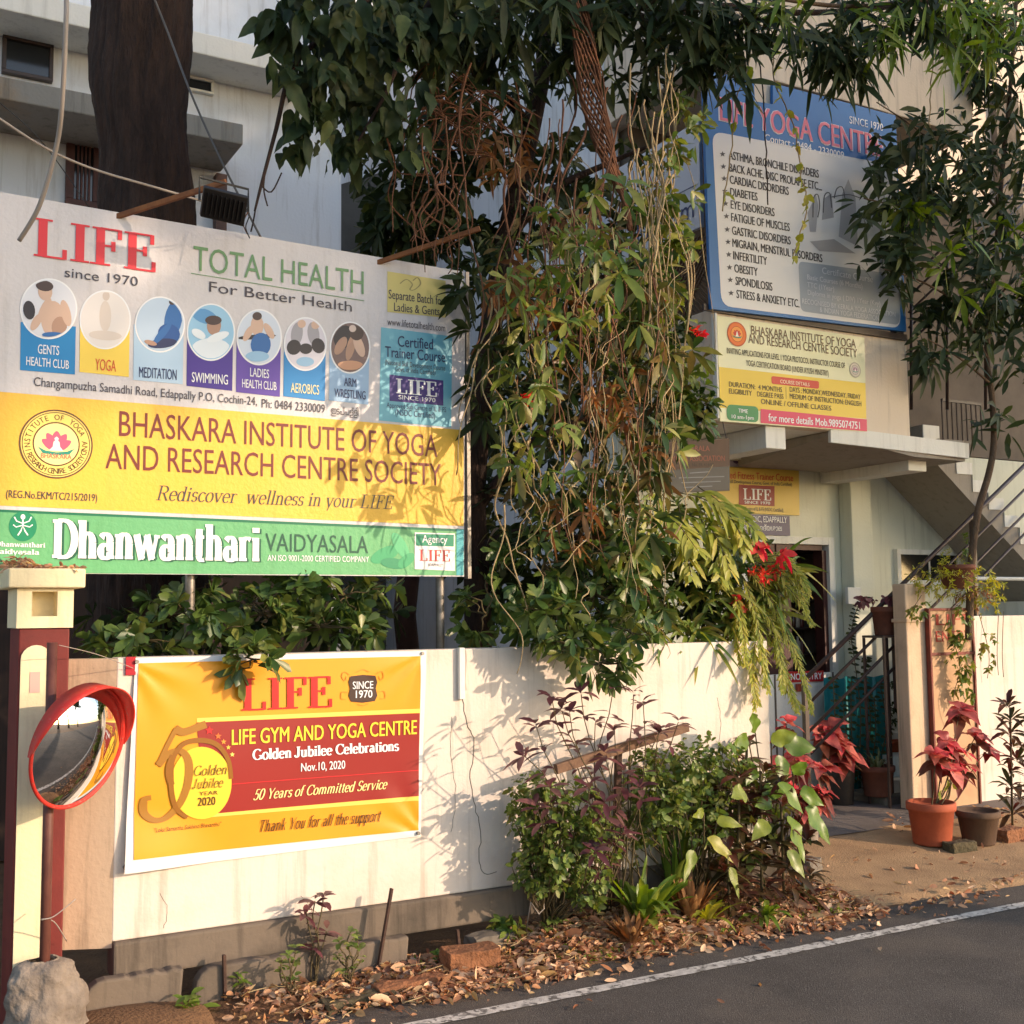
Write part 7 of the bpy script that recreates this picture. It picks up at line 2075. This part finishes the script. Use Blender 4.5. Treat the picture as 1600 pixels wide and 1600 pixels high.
# ------------------------------------------------------------------ fallen leaves
rr = random.Random(77)
lv = Leaves()
def scatter(n_, x0, x1, y0, y1, dens, sc=(.022, .075), lift=.03):
    k = 0
    while k < n_:
        x, y = rr.uniform(x0, x1), rr.uniform(y0, y1)
        if rr.random() > dens(x, y): continue
        k += 1
        z = max(ground_z(x, y) - (0.10*sm((-0.40-y)/0.2) if x < 5 else 0), .012)
        L_ = rr.uniform(*sc)
        d_ = Vector((rr.uniform(-1, 1), rr.uniform(-1, 1), rr.uniform(-.2, .22)))
        lv.add((x, y, z+.006+rr.uniform(0, lift)), d_, rdir(rr, 1.0), L_, L_*rr.uniform(.25, .6), rr.uniform(-.3, .45))
def edge_d(x, y): return sm((y+0.60+0.06*math.sin(x*3)+0.04*math.sin(x*11))/.16)*(0.25+.75*sm((x-1.6)/.8))*(.5+.5*sm(.5+.8*math.sin(x*5.3+y*7)*math.sin(x*2.1-y*9)+.3))
scatter(9500, 1.5, 5.25, -.66, -.02, edge_d, (.015, .06))
scatter(420, 1.9, 5.2, -.62, -.1, edge_d, (.06, .11), .03)
scatter(420, 1.2, 6.2, -.80, -.42, lambda x, y: sm((y+.82)/.35), (.02, .07), .006)
scatter(26, 1.8, 7.5, -2.2, -.8, lambda x, y: .4 if y > -1.3 else .12, (.03, .065), .002)
scatter(150, 5.0, 8.0, -.5, .6, lambda x, y: .25 if y < -.25 else .06, (.025, .07), .006)
scatter(60, 6.9, 8.4, .55, 1.2, lambda x, y: .6, (.03, .1), .01)
o = lv.build('fallen_leaves', M['litter'], None, 'curl', .5)
tag(o, 'drift of brown fallen leaves along the wall foot and road edge', 'leaf litter', kind='stuff')
b = MB()
for k in range(260):
    x, y = rr.uniform(1.7, 5.2), rr.uniform(-.6, -.05)
    a_ = rr.uniform(0, 6.28); L_ = rr.uniform(.04, .2); z = ground_z(x, y)+.012+rr.uniform(0, .03)
    b.tube(wob((x, y, z), (x+L_*math.cos(a_), y+.6*L_*math.sin(a_), z+rr.uniform(-.01, .03)), 3, .006, 0, rr.random()), rr.uniform(.001, .003), 4)
tag(b.build('fallen_twigs', ROOT2, smooth=True), 'thin broken twigs strewn through the fallen leaves', 'twigs', kind='stuff')
lv = Leaves()
for k in range(900):
    x, y = rr.uniform(2.4, 5.15), rr.uniform(-.5, -.05)
    lv.add((x, y, ground_z(x, y)+.01), rdir(rr, .9), rdir(rr, .3), rr.uniform(.02, .06), .01, .3)
o = lv.build('weeds', LM['bright'], None, 'lance')
tag(o, 'short green weeds sprouting through the leaf litter', 'weeds', kind='stuff')
